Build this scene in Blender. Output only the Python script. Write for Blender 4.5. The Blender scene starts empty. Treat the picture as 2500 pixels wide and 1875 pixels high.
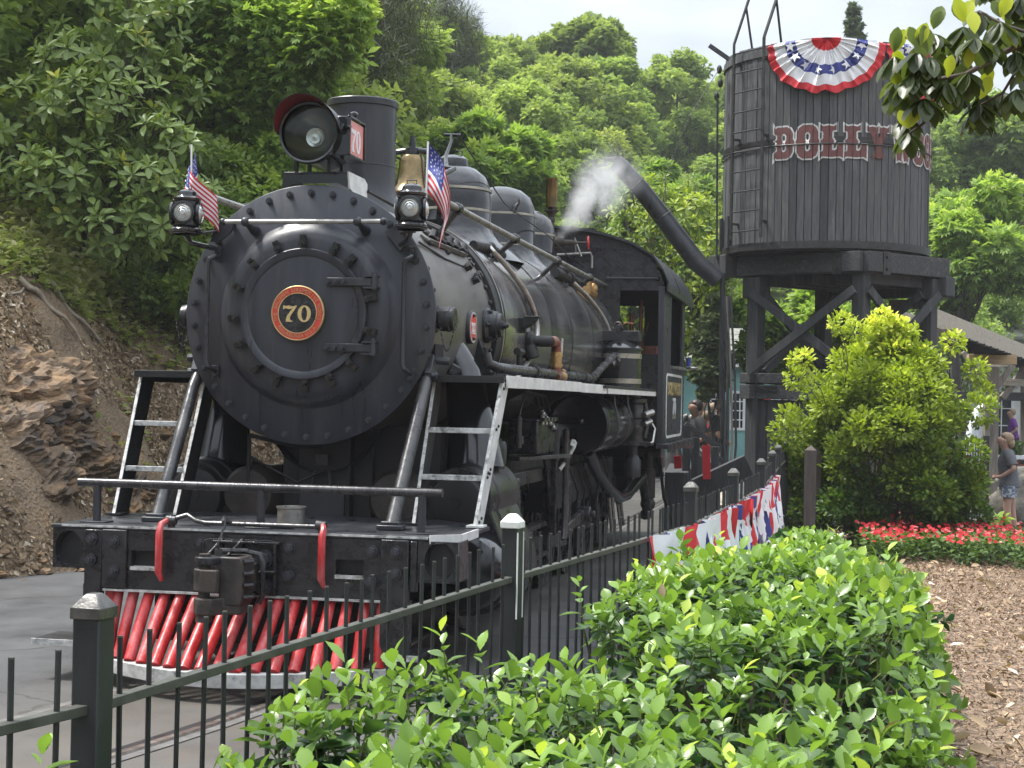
import bpy, bmesh, math, random
import numpy as np
from mathutils import Vector, Matrix, Euler, noise as mnoise
R = math.radians
rng = np.random.default_rng(7)
random.seed(7)
sc = bpy.context.scene
C = sc.collection

# ---------------------------------------------------------------- camera
CAM = np.array([3.2762, -9.7544, 1.6896]); YAW, PITCH, ROLL, FPX = 0.197801, 0.0095106, 0.0193072, 3933.24
_F = np.array([-math.sin(YAW)*math.cos(PITCH), math.cos(YAW)*math.cos(PITCH), math.sin(PITCH)])
_R = np.cross(_F, [0, 0, 1.0]); _R /= np.linalg.norm(_R); _U = np.cross(_R, _F)
CR = _R*math.cos(ROLL)+_U*math.sin(ROLL); CU = _U*math.cos(ROLL)-_R*math.sin(ROLL)
def at(px, py, d):
    """point at distance d along the view of the spot (px, py) of the 2212-wide survey picture"""
    x, y = px*2500/2212, py*1875/1659
    return CAM + d*(_F + CR*(x-1250)/FPX - CU*(y-937.5)/FPX)
cd = bpy.data.cameras.new('camera'); cam = bpy.data.objects.new('camera', cd); C.objects.link(cam)
cd.sensor_width = 36; cd.lens = 36*FPX/2500; cd.clip_start = .05; cd.clip_end = 2000
M = Matrix((tuple(CR), tuple(CU), tuple(-_F))).transposed().to_4x4(); M.translation = Vector(CAM)
cam.matrix_world = M
sc.camera = cam

# ---------------------------------------------------------------- sky, sun, exposure
SUN_EL, SUN_AZ = R(62), R(-88)       # azimuth from +Y towards +X: high hazy sun over the left bank
w = bpy.data.worlds.new('World'); sc.world = w; w.use_nodes = True
nt = w.node_tree; nt.nodes.clear()
def wn(t, **k):
    n = nt.nodes.new(t)
    for a, b in k.items(): setattr(n, a, b)
    return n
out = wn('ShaderNodeOutputWorld'); bg = wn('ShaderNodeBackground'); bg.inputs[1].default_value = .1
sky = wn('ShaderNodeTexSky', sky_type='NISHITA', sun_disc=False); sky.sun_elevation = SUN_EL; sky.sun_rotation = SUN_AZ
tc = wn('ShaderNodeTexCoord'); sep = wn('ShaderNodeSeparateXYZ')
nz = wn('ShaderNodeTexNoise'); nz.inputs['Scale'].default_value = 3.2; nz.inputs['Detail'].default_value = 7; nz.inputs['Roughness'].default_value = .55
mp = wn('ShaderNodeMapping'); mp.inputs['Scale'].default_value = (1, 1, 2.6)
cr = wn('ShaderNodeValToRGB')
cr.color_ramp.elements[0].position = .34; cr.color_ramp.elements[0].color = (.66, .75, .88, 1)
cr.color_ramp.elements[1].position = .62; cr.color_ramp.elements[1].color = (1.28, 1.35, 1.44, 1)
ad = wn('ShaderNodeMath', operation='MULTIPLY_ADD'); ad.inputs[1].default_value = 5.3; ad.inputs[2].default_value = .48
mxz = wn('ShaderNodeMath', operation='MAXIMUM'); mxz.inputs[1].default_value = 0
sc_ = wn('ShaderNodeVectorMath', operation='SCALE'); mix = wn('ShaderNodeMixRGB'); mix.inputs[0].default_value = .93
L = nt.links.new
L(tc.outputs['Generated'], mp.inputs[0]); L(mp.outputs[0], nz.inputs['Vector']); L(nz.outputs[0], cr.inputs[0])
L(tc.outputs['Generated'], sep.inputs[0]); L(sep.outputs[2], mxz.inputs[0]); L(mxz.outputs[0], ad.inputs[0])
L(cr.outputs[0], sc_.inputs[0]); L(ad.outputs[0], sc_.inputs['Scale'])
L(sky.outputs[0], mix.inputs[1]); L(sc_.outputs[0], mix.inputs[2]); L(mix.outputs[0], bg.inputs[0]); L(bg.outputs[0], out.inputs[0])
sl = bpy.data.lights.new('sun', 'SUN'); sl.energy = 1.5; sl.angle = R(11); sl.color = (1, .96, .9)
so = bpy.data.objects.new('sun', sl); C.objects.link(so)
sd = Vector((math.sin(SUN_AZ)*math.cos(SUN_EL), math.cos(SUN_AZ)*math.cos(SUN_EL), math.sin(SUN_EL)))
so.rotation_euler = (-sd).to_track_quat('-Z', 'Y').to_euler(); so.location = sd*60
vs = sc.view_settings; vs.view_transform = 'Standard'; vs.look = 'None'; vs.gamma = 1; vs.use_curve_mapping = False; vs.exposure = 2.1
sc.cycles.max_bounces = 6; sc.cycles.diffuse_bounces = 3; sc.cycles.glossy_bounces = 3; sc.cycles.transmission_bounces = 6
sc.cycles.transparent_max_bounces = 12; sc.cycles.volume_bounces = 1; sc.cycles.use_denoising = True
sc.cycles.caustics_reflective = False; sc.cycles.caustics_refractive = False

# ---------------------------------------------------------------- materials
def nodes(m):
    m.use_nodes = True; t = m.node_tree; t.nodes.clear(); return t
def mat(name, col, col2=None, rough=.5, metal=0., scale=6., bump=0., bscale=40., rvar=.15, coat=0., stretch=(1, 1, 1), contrast=(.35, .65), detail=6, col3=None, c3=(.62, .72), s3=3., emit=None, spec=None, coord='Object', bdist=.01):
    m = bpy.data.materials.new(name); t = nodes(m); N = t.nodes.new; K = t.links.new
    o = N('ShaderNodeOutputMaterial'); b = N('ShaderNodeBsdfPrincipled'); K(b.outputs[0], o.inputs[0])
    tcn = N('ShaderNodeTexCoord'); mpn = N('ShaderNodeMapping'); mpn.inputs['Scale'].default_value = stretch
    K(tcn.outputs[coord], mpn.inputs[0])
    n = N('ShaderNodeTexNoise'); n.inputs['Scale'].default_value = scale; n.inputs['Detail'].default_value = detail; n.inputs['Roughness'].default_value = .6
    K(mpn.outputs[0], n.inputs['Vector'])
    r = N('ShaderNodeValToRGB'); r.color_ramp.elements[0].position = contrast[0]; r.color_ramp.elements[1].position = contrast[1]
    r.color_ramp.elements[0].color = (*col, 1); r.color_ramp.elements[1].color = (*(col2 or col), 1)
    K(n.outputs[0], r.inputs[0]); src = r.outputs[0]
    if col3:
        n3 = N('ShaderNodeTexNoise'); n3.inputs['Scale'].default_value = s3; n3.inputs['Detail'].default_value = 8; n3.inputs['Roughness'].default_value = .7
        K(mpn.outputs[0], n3.inputs['Vector'])
        r3 = N('ShaderNodeValToRGB'); r3.color_ramp.elements[0].position = c3[0]; r3.color_ramp.elements[1].position = c3[1]
        K(n3.outputs[0], r3.inputs[0]); mx = N('ShaderNodeMixRGB'); mx.inputs[2].default_value = (*col3, 1)
        K(r3.outputs[0], mx.inputs[0]); K(src, mx.inputs[1]); src = mx.outputs[0]
    K(src, b.inputs['Base Color'])
    mr = N('ShaderNodeMapRange'); mr.inputs['To Min'].default_value = max(.02, rough-rvar); mr.inputs['To Max'].default_value = min(1, rough+rvar)
    mr.inputs['From Min'].default_value = .3; mr.inputs['From Max'].default_value = .7
    K(n.outputs[0], mr.inputs[0]); K(mr.outputs[0], b.inputs['Roughness'])
    b.inputs['Metallic'].default_value = metal
    if coat: b.inputs['Coat Weight'].default_value = coat; b.inputs['Coat Roughness'].default_value = .08
    if spec is not None: b.inputs['Specular IOR Level'].default_value = spec
    if bump:
        n2 = N('ShaderNodeTexNoise'); n2.inputs['Scale'].default_value = bscale; n2.inputs['Detail'].default_value = 5
        K(mpn.outputs[0], n2.inputs['Vector']); bp = N('ShaderNodeBump'); bp.inputs['Strength'].default_value = bump; bp.inputs['Distance'].default_value = bdist
        K(n2.outputs[0], bp.inputs['Height']); K(bp.outputs[0], b.inputs['Normal'])
    return m
def leafmat(name, dark, light, extra=None, rough=.4, trans=.3, spec=.5, objvar=.0):
    """tint attribute on the mesh: 0 dark leaf, 1 light leaf"""
    m = bpy.data.materials.new(name); t = nodes(m); N = t.nodes.new; K = t.links.new
    o = N('ShaderNodeOutputMaterial'); b = N('ShaderNodeBsdfPrincipled')
    a = N('ShaderNodeAttribute'); a.attribute_name = 'tint'
    r = N('ShaderNodeValToRGB'); r.color_ramp.elements[0].color = (*dark, 1); r.color_ramp.elements[1].color = (*light, 1)
    if extra:
        e = r.color_ramp.elements.new(.9); e.color = (*light, 1); r.color_ramp.elements[2].color = (*extra, 1)
    K(a.outputs['Fac'], r.inputs[0]); src = r.outputs[0]
    if objvar:
        oi = N('ShaderNodeObjectInfo'); h = N('ShaderNodeHueSaturation')
        mr = N('ShaderNodeMapRange'); mr.inputs['To Min'].default_value = 1-objvar; mr.inputs['To Max'].default_value = 1+objvar
        K(oi.outputs['Random'], mr.inputs[0]); K(mr.outputs[0], h.inputs['Value'])
        mr2 = N('ShaderNodeMapRange'); mr2.inputs['To Min'].default_value = .5-objvar*.07; mr2.inputs['To Max'].default_value = .5+objvar*.04
        mu = N('ShaderNodeMath'); mu.operation = 'FRACT'; mm = N('ShaderNodeMath'); mm.operation = 'MULTIPLY'; mm.inputs[1].default_value = 7.31
        K(oi.outputs['Random'], mm.inputs[0]); K(mm.outputs[0], mu.inputs[0]); K(mu.outputs[0], mr2.inputs[0]); K(mr2.outputs[0], h.inputs['Hue'])
        K(src, h.inputs['Color']); src = h.outputs[0]
    K(src, b.inputs['Base Color']); b.inputs['Roughness'].default_value = rough; b.inputs['Specular IOR Level'].default_value = spec
    tr = N('ShaderNodeBsdfTranslucent'); K(src, tr.inputs[0])
    g = N('ShaderNodeMixRGB'); g.blend_type = 'MULTIPLY'; g.inputs[0].default_value = 1; g.inputs[2].default_value = (1.25, 1.30, .62, 1)
    K(src, g.inputs[1]); K(g.outputs[0], tr.inputs[0])
    mx = N('ShaderNodeMixShader'); mx.inputs[0].default_value = trans; K(b.outputs[0], mx.inputs[1]); K(tr.outputs[0], mx.inputs[2]); K(mx.outputs[0], o.inputs[0])
    return m
def glassmat(name, col=(.9, .95, .93), rough=.02):
    m = bpy.data.materials.new(name); t = nodes(m); N = t.nodes.new; K = t.links.new
    o = N('ShaderNodeOutputMaterial'); g = N('ShaderNodeBsdfGlossy'); g.inputs['Roughness'].default_value = rough; tr = N('ShaderNodeBsdfTransparent'); tr.inputs[0].default_value = (*col, 1)
    f = N('ShaderNodeFresnel'); f.inputs[0].default_value = 1.5; mx = N('ShaderNodeMixShader'); K(f.outputs[0], mx.inputs[0]); K(tr.outputs[0], mx.inputs[1]); K(g.outputs[0], mx.inputs[2]); K(mx.outputs[0], o.inputs[0])
    return m
MT = {}
MT['black'] = mat('matte_black_paint', (.019, .020, .024), (.040, .042, .049), .36, .0, 5, .25, 40, stretch=(1, 1, .35), col3=(.060, .056, .050), c3=(.58, .80), s3=3, rvar=.14)
MT['front'] = mat('smokebox_front_paint', (.020, .022, .029), (.040, .043, .054), .36, .0, 5, .10, 90, stretch=(1.4, 1.4, .18), col3=(.105, .10, .092), c3=(.50, .84), s3=3.4, rvar=.14)
MT['soot'] = mat('sooty_black', (.005, .005, .006), (.014, .013, .013), .55, 0, 7, .2, 50)
MT['greasy'] = mat('oily_black_iron', (.012, .0125, .015), (.032, .031, .032), .30, .1, 9, .55, 30, rvar=.16, col3=(.05, .040, .032), c3=(.60, .78), s3=6)
MT['smokebox'] = mat('graphite_smokebox', (.13, .122, .113), (.22, .208, .19), .38, .5, 3.5, .05, 40, stretch=(1, .5, 1), rvar=.1, col3=(.06, .055, .052), c3=(.5, .8), s3=1.6)
MT['jacket'] = mat('polished_boiler_jacket', (.20, .20, .205), (.34, .335, .325), .21, .8, 2.2, .18, 4, rvar=.08, coat=.25, col3=(.13, .125, .115), c3=(.5, .9), s3=1.3)
MT['gloss'] = mat('gloss_black_paint', (.006, .0065, .008), (.016, .016, .018), .17, .1, 4, .05, 12, rvar=.08, coat=.5)
MT['steel'] = mat('worn_steel_rod', (.30, .29, .27), (.46, .44, .41), .34, .85, 14, .05, 60, stretch=(1, 1, 1), rvar=.1)
MT['brownsteel'] = mat('painted_pipe_steel', (.035, .035, .038), (.085, .083, .082), .27, .5, 7, .2, 30, rvar=.1, stretch=(1, 1, .4))
MT['white'] = mat('chipped_white_paint', (.56, .56, .54), (.74, .74, .71), .5, 0, 9, .25, 50, col3=(.16, .15, .13), c3=(.60, .70), s3=14)
MT['stepwhite'] = mat('worn_white_step_edge', (.38, .38, .36), (.62, .62, .6), .6, 0, 20, .4, 60, col3=(.12, .12, .11), c3=(.5, .65), s3=18)
MT['band'] = mat('tan_band_metal', (.32, .30, .25), (.46, .43, .36), .35, .6, 8, rvar=.1)
MT['red'] = mat('red_enamel', (.34, .012, .014), (.56, .026, .026), .40, 0, 5, .25, 26, rvar=.12, col3=(.62, .20, .20), c3=(.46, .74), s3=5.5, coat=.0, stretch=(1.6, 1.6, .5))
MT['plateletter'] = mat('dull_gold_on_red', (.52, .22, .10), (.60, .28, .14), .5, 0, 20)
MT['shaded_red'] = mat('shaded_red_visor_inside', (.16, .012, .014), (.22, .02, .02), .5)  # visor red with the shade under the hood put into its colour
MT['redplate'] = mat('red_number_field', (.56, .045, .030), (.66, .075, .05), .45, 0, 20)
MT['pinkglass'] = mat('red_glass_number', (.72, .25, .22), (.78, .34, .30), .25, 0, 6)
MT['brass'] = mat('aged_brass', (.15, .105, .05), (.30, .225, .12), .24, .95, 3, rvar=.12, col3=(.07, .05, .03), c3=(.5, .8), s3=4)
MT['gold'] = mat('gold_lettering', (.62, .46, .20), (.72, .56, .28), .35, .5, 20)
MT['copper'] = mat('copper_pipe', (.16, .065, .045), (.30, .12, .08), .4, .6, 12)
MT['bronze'] = mat('bronze_valve', (.40, .24, .10), (.55, .36, .16), .4, .7, 12)
MT['plateblack'] = mat('number_plate_black', (.012, .013, .016), (.03, .03, .034), .25, 0, 20)
MT['reflector'] = mat('headlight_reflector', (.16, .165, .14), (.30, .30, .25), .14, .9, 4, rvar=.05)
MT['lens'] = mat('fresnel_lens_glass', (.42, .44, .42), (.62, .62, .58), .08, .55, 8, rvar=.04, coat=.8)
MT['glass'] = glassmat('clear_glass')
MT['darkglass'] = mat('window_glass_dark', (.02, .025, .03), (.05, .06, .07), .06, 0, 3, rvar=.03, coat=1)
MT['rust'] = mat('rusty_iron', (.030, .028, .027), (.070, .055, .045), .6, .3, 10, .4, 40)
MT['tankgrey'] = mat('dull_tank_steel', (.030, .030, .032), (.070, .066, .062), .33, .4, 4, .04, 20, rvar=.12)
MT['fence'] = mat('dark_grey_fence_paint', (.016, .018, .020), (.030, .033, .034), .5, .1, 8, .1, 80)
MT['fencetop'] = mat('weathered_fence_rail', (.040, .042, .034), (.080, .080, .066), .6, 0, 10, .2, 70)
MT['cap'] = mat('weathered_post_cap', (.045, .045, .045), (.13, .125, .115), .35, .4, 12, .2, 60)
MT['paintdrip'] = mat('white_paint_edge', (.65, .65, .62), (.78, .78, .75), .6, 0, 20)
def woodmat(name, c1, c2, c3, axis='Z', rough=.75):
    s = {'Z': (7, 7, .7), 'X': (.7, 7, 7), 'Y': (7, .7, 7)}[axis]
    return mat(name, c1, c2, rough, 0, 3.5, .55, 6, stretch=s, contrast=(.3, .7), col3=c3, c3=(.55, .75), s3=1.5, detail=8, bdist=.02)
MT['plank'] = [woodmat('weathered_tank_plank', (.040, .042, .046), (.115, .117, .122), (.17, .17, .17)),
               woodmat('weathered_tank_plank_dark', (.024, .025, .028), (.062, .063, .067), (.10, .10, .10)),
               woodmat('weathered_tank_plank_pale', (.05, .052, .055), (.125, .125, .125), (.20, .19, .18))]
MT['timberx'] = woodmat('black_stained_timber', (.016, .017, .019), (.070, .072, .076), (.12, .12, .112), 'X')
MT['timber'] = woodmat('black_stained_post', (.020, .021, .023), (.058, .060, .064), (.11, .11, .11), 'Z')
MT['brownwood'] = woodmat('brown_weathered_post', (.045, .035, .03), (.11, .09, .08), (.17, .15, .14))
MT['greywood'] = woodmat('grey_weathered_timber', (.30, .255, .20), (.55, .49, .40), (.16, .11, .075), 'X')
MT['greypost'] = woodmat('grey_weathered_post', (.13, .11, .09), (.29, .25, .21), (.05, .04, .032), 'Z')
MT['tanwood'] = woodmat('tan_timber', (.36, .24, .12), (.52, .38, .22), (.25, .17, .10), 'X')
MT['iron'] = mat('dark_strap_iron', (.022, .022, .024), (.055, .052, .05), .5, .3, 12, .2, 60)
MT['letterred'] = mat('faded_maroon_lettering', (.12, .045, .042), (.19, .075, .07), .8, 0, 14, .2, 40)
MT['letterwhite'] = mat('faded_white_lettering', (.45, .45, .44), (.66, .66, .64), .8, 0, 16, .2, 40)
MT['cred'] = mat('red_bunting_cloth', (.52, .018, .03), (.64, .035, .045), .65, 0, 5)
MT['cwhite'] = mat('white_bunting_cloth', (.68, .69, .72), (.80, .80, .82), .65, 0, 5)
MT['cblue'] = mat('blue_bunting_cloth', (.028, .04, .20), (.055, .07, .30), .65, 0, 5)
MT['asphalt'] = None
MT['trunk'] = mat('dark_tree_bark', (.035, .030, .028), (.085, .076, .068), .85, 0, 6, .8, 14, stretch=(3, 3, .6), bdist=.03)
MT['twig'] = mat('brown_twig_bark', (.06, .045, .035), (.14, .11, .09), .8, 0, 10)
MT['stem'] = mat('green_stem', (.10, .13, .035), (.17, .19, .06), .5, 0, 10)
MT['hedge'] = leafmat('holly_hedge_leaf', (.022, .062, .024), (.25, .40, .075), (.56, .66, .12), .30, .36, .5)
MT['magleaf'] = leafmat('magnolia_leaf', (.075, .115, .042), (.27, .36, .09), (.48, .46, .10), .36, .32, .3)
MT['brleaf'] = leafmat('overhead_magnolia_leaf', (.055, .075, .030), (.16, .21, .06), (.56, .62, .05), .34, .48, .5)
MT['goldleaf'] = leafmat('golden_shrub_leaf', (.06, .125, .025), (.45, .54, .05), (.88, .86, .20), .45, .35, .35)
MT['oakleaf'] = leafmat('fresh_oak_leaf', (.11, .18, .065), (.32, .45, .11), (.46, .56, .15), .5, .48, .25)
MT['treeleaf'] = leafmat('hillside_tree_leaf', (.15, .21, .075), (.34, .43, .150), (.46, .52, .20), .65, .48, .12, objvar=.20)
MT['pineleaf'] = leafmat('pine_needle', (.06, .072, .05), (.17, .19, .11), None, .7, .15, .2)
MT['cedarleaf'] = leafmat('cedar_foliage', (.07, .095, .055), (.20, .25, .12), None, .7, .15, .2)
MT['weed'] = leafmat('bank_weed_leaf', (.16, .21, .075), (.44, .50, .17), (.55, .52, .30), .6, .45, .2)
MT['litter'] = leafmat('dry_leaf_litter', (.15, .10, .060), (.44, .33, .21), (.64, .55, .43), .8, .1, .2)
MT['chip'] = leafmat('mulch_chip', (.13, .082, .052), (.38, .27, .18), (.58, .46, .34), .85, .02, .2)
MT['flowerleaf'] = leafmat('flower_bed_leaf', (.025, .055, .018), (.12, .20, .04), (.32, .36, .07), .45, .3, .3)
MT['petal'] = leafmat('red_petal', (.42, .014, .022), (.66, .05, .07), (.80, .36, .34), .6, .3, .2)
# ---------------------------------------------------------------- helpers
def tag(o, label=None, cat=None, group=None, kind=None):
    if label: o['label'] = label
    if cat: o['category'] = cat
    if group: o['group'] = group
    if kind: o['kind'] = kind
    return o
def thing(name, label, cat, loc=(0, 0, 0), rz=0, group=None):
    o = bpy.data.objects.new(name, None); C.objects.link(o); o.location = loc; o.rotation_euler = (0, 0, rz)
    o.empty_display_size = .2
    return tag(o, label, cat, group)
def V(*a): return Vector(a)
def frame(d, up=(0, 0, 1)):
    d = Vector(d).normalized(); u = Vector(up)
    if abs(d.dot(u)) > .99: u = Vector((0, 1, 0)) if abs(d.y) < .9 else Vector((1, 0, 0))
    s = d.cross(u).normalized(); u = s.cross(d).normalized()
    return s, d, u
class MB:
    def __init__(s): s.v = []; s.f = []; s.m = []; s.mi = 0
    def add(s, vs, fs):
        b = len(s.v); s.v += [tuple(v) for v in vs]; s.f += [tuple(i+b for i in f) for f in fs]; s.m += [s.mi]*len(fs); return s
    def box(s, c, d, rz=0, rx=0, ry=0):
        h = [x/2 for x in d]; m = Euler((rx, ry, rz)).to_matrix(); c = Vector(c)
        vs = [c+m@Vector((x*h[0], y*h[1], z*h[2])) for x in (-1, 1) for y in (-1, 1) for z in (-1, 1)]
        return s.add(vs, [(0, 1, 3, 2), (4, 6, 7, 5), (0, 4, 5, 1), (2, 3, 7, 6), (0, 2, 6, 4), (1, 5, 7, 3)])
    def beam(s, a, b, w, h, up=(0, 0, 1)):
        a, b = Vector(a), Vector(b); sd, d, u = frame(b-a, up)
        vs = []
        for p in (a, b):
            for x, z in ((-1, -1), (1, -1), (1, 1), (-1, 1)): vs.append(p+sd*x*w/2+u*z*h/2)
        return s.add(vs, [(3, 2, 1, 0), (4, 5, 6, 7), (0, 1, 5, 4), (1, 2, 6, 5), (2, 3, 7, 6), (3, 0, 4, 7)])
    def tube(s, pts, r, n=10, cap=True):
        pts = [Vector(p) for p in pts]; k = len(pts); rs = r if isinstance(r, (list, tuple)) else [r]*k
        vs = []; u = None
        for i, p in enumerate(pts):
            d = (pts[min(i+1, k-1)]-pts[max(i-1, 0)]).normalized()
            if u is None: sd, d, u = frame(d)
            else:
                u = (u-d*u.dot(d))
                u = u.normalized() if u.length > 1e-5 else frame(d)[2]
                sd = d.cross(u)
            for j in range(n):
                a = 2*math.pi*j/n; vs.append(p+(sd*math.cos(a)+u*math.sin(a))*rs[i])
        fs = []
        for i in range(k-1):
            for j in range(n): fs.append((i*n+j, i*n+(j+1) % n, (i+1)*n+(j+1) % n, (i+1)*n+j))
        if cap: fs.append(tuple(range(n))[::-1]); fs.append(tuple((k-1)*n+j for j in range(n)))
        return s.add(vs, fs)
    def cyl(s, a, b, r, r2=None, n=20): return s.tube([a, b], [r, r if r2 is None else r2], n)
    def lathe(s, prof, c=(0, 0, 0), axis=(0, 0, 1), n=32, a0=0, a1=2*math.pi):
        """prof: list of (radius, height along axis)"""
        sd, d, u = frame(axis); c = Vector(c); full = abs(a1-a0-2*math.pi) < 1e-6
        m = n if full else n+1; vs = []
        for r, h in prof:
            for j in range(m):
                a = a0+(a1-a0)*j/n; vs.append(c+d*h+(sd*math.cos(a)+u*math.sin(a))*r)
        fs = []
        for i in range(len(prof)-1):
            for j in range(n):
                j2 = (j+1) % m
                fs.append((i*m+j, i*m+j2, (i+1)*m+j2, (i+1)*m+j))
        return s.add(vs, fs)
    def prism(s, poly, a, b):
        """poly: list of 3-D points in plane; extruded from offset a to offset b (vectors)"""
        a, b = Vector(a), Vector(b); n = len(poly); P = [Vector(p) for p in poly]
        return s.add([p+a for p in P]+[p+b for p in P], [tuple(range(n))[::-1], tuple(range(n, 2*n))]+[(i, (i+1) % n, n+(i+1) % n, n+i) for i in range(n)])
    def ball(s, c, r, n=12, m=8, sc3=(1, 1, 1)):
        c = Vector(c); pr = []
        vs = [c+Vector((0, 0, -r*sc3[2]))]
        for i in range(1, m):
            t = math.pi*i/m
            for j in range(n):
                a = 2*math.pi*j/n; vs.append(c+Vector((math.sin(t)*math.cos(a)*r*sc3[0], math.sin(t)*math.sin(a)*r*sc3[1], -math.cos(t)*r*sc3[2])))
        vs.append(c+Vector((0, 0, r*sc3[2]))); fs = [(0, 1+(j+1) % n, 1+j) for j in range(n)]
        for i in range(m-2):
            for j in range(n): fs.append((1+i*n+j, 1+i*n+(j+1) % n, 1+(i+1)*n+(j+1) % n, 1+(i+1)*n+j))
        e = len(vs)-1; fs += [(e, 1+(m-2)*n+j, 1+(m-2)*n+(j+1) % n) for j in range(n)]
        return s.add(vs, fs)
    def mesh(s, name, mats, smooth=None, fix=True):
        me = bpy.data.meshes.new(name); me.from_pydata(s.v, [], s.f)
        mats = mats if isinstance(mats, (list, tuple)) else [mats]
        for m in mats: me.materials.append(m)
        if len(mats) > 1: me.polygons.foreach_set('material_index', s.m)
        if fix:
            bm = bmesh.new(); bm.from_mesh(me); bmesh.ops.recalc_face_normals(bm, faces=bm.faces); bm.to_mesh(me); bm.free()
        if smooth is not None:
            me.polygons.foreach_set('use_smooth', [True]*len(me.polygons)); me.set_sharp_from_angle(angle=R(smooth))
        me.update(); return me
    def build(s, name, mats, parent=None, smooth=None, bevel=0, loc=None):
        return link(name, s.mesh(name, mats, smooth), parent, bevel, loc)
def link(name, me, parent=None, bevel=0, loc=None, rot=None, scale=None):
    o = bpy.data.objects.new(name, me); C.objects.link(o)
    if parent: o.parent = parent
    if loc is not None: o.location = loc
    if rot is not None: o.rotation_euler = rot
    if scale is not None: o.scale = scale if hasattr(scale, '__len__') else (scale,)*3
    if bevel:
        b = o.modifiers.new('bevel', 'BEVEL'); b.width = bevel; b.segments = 2; b.limit_method = 'ANGLE'; b.angle_limit = R(40)
        b.harden_normals = False
    return o
def curve_mesh(polys, offset=0., extrude=0., res=8):
    """filled 2-D outlines (list of point lists, holes included) -> mesh in the XY plane"""
    cu = bpy.data.curves.new('outline', 'CURVE'); cu.dimensions = '2D'; cu.fill_mode = 'BOTH' if extrude else 'FRONT'; cu.offset = offset; cu.extrude = extrude
    for p in polys:
        s = cu.splines.new('POLY'); s.points.add(len(p)-1)
        for i, q in enumerate(p): s.points[i].co = (q[0], q[1], 0, 1)
        s.use_cyclic_u = True
    o = bpy.data.objects.new('outline', cu); C.objects.link(o); bpy.context.view_layer.update()
    me = bpy.data.meshes.new_from_object(o.evaluated_get(bpy.context.evaluated_depsgraph_get()))
    bpy.data.objects.remove(o); bpy.data.curves.remove(cu); me.materials.clear(); return me
def text_mesh(txt, size, extrude=.002, offset=0., align='CENTER'):
    cu = bpy.data.curves.new('lettering', 'FONT'); cu.body = txt; cu.size = size; cu.extrude = extrude; cu.offset = offset; cu.align_x = align; cu.align_y = 'CENTER'; cu.resolution_u = 3
    o = bpy.data.objects.new('lettering', cu); C.objects.link(o); bpy.context.view_layer.update()
    me = bpy.data.meshes.new_from_object(o.evaluated_get(bpy.context.evaluated_depsgraph_get()))
    bpy.data.objects.remove(o); bpy.data.curves.remove(cu); me.materials.clear(); return me
def nrm(a): return a/np.maximum(np.linalg.norm(a, axis=-1, keepdims=True), 1e-9)
def rdir(n, r=None):
    r = r or rng; return nrm(r.normal(size=(n, 3)))
# leaf templates: verts (side, along, up), faces
def leaf_template(kind):
    if kind == 'kite': v = [(0, 0, 0), (.32, .45, .06), (0, 1, -.05), (-.32, .45, .06)]; f = [(0, 1, 2), (0, 2, 3)]
    elif kind == 'leaf': v = [(0, 0, 0), (.26, .35, .07), (.2, .75, .04), (0, 1, -.1), (-.2, .75, .04), (-.26, .35, .07), (0, .5, -.02)]; f = [(0, 1, 6), (1, 2, 6), (2, 3, 6), (3, 4, 6), (4, 5, 6), (5, 0, 6)]
    elif kind == 'holly':   # rows across the blade with a toothed edge and a folded midrib
        rows = [(0, .02), (.12, .10), (.26, .205), (.32, .19), (.44, .275), (.50, .25), (.62, .275), (.68, .235), (.80, .19), (.85, .14), (1.04, .0)]; v = []; f = []
        for y, w_ in rows: v += [(-w_, y+.02, .30*w_-.14*y*y), (0, y, -.14*y*y), (w_, y+.02, .30*w_-.14*y*y)]
        for i in range(len(rows)-1):
            a = i*3
            f += [(a, a+1, a+4), (a, a+4, a+3), (a+1, a+2, a+5), (a+1, a+5, a+4)]
    elif kind == 'mag':
        v = [(0, 0, 0), (.11, .2, .05), (.19, .45, .06), (.185, .68, .03), (.11, .88, -.03), (0, 1, -.10), (-.11, .88, -.03), (-.185, .68, .03), (-.19, .45, .06), (-.11, .2, .05), (0, .3, 0), (0, .6, -.015)]
        f = [(0, 1, 10), (1, 2, 10), (2, 11, 10), (2, 3, 11), (3, 4, 11), (4, 5, 11), (5, 6, 11), (6, 7, 11), (7, 8, 11), (8, 10, 11), (8, 9, 10), (9, 0, 10)]
    elif kind == 'needle': v = [(-.03, 0, 0), (.03, 0, 0), (0, 1, 0)]; f = [(0, 1, 2)]
    elif kind == 'chip': v = [(-.14, 0, 0), (.16, .05, .05), (.12, 1, 0), (-.1, .9, .06)]; f = [(0, 1, 2), (0, 2, 3)]
    elif kind == 'spray':   # small bunch of five leaflets
        v = []; f = []
        for a, l in ((-1.1, .62), (-.5, .85), (0, 1), (.5, .85), (1.1, .62)):
            c, s_ = math.cos(a), math.sin(a); b = len(v)
            for x, y, z in ((0, 0, 0), (.17, .5, .07), (0, 1, -.08), (-.17, .5, .07)): v.append(((x*c+y*s_)*l, (y*c-x*s_)*l, z))
            f += [(b, b+1, b+2), (b, b+2, b+3)]
    return np.array(v, float), f
TPL = {}
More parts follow.
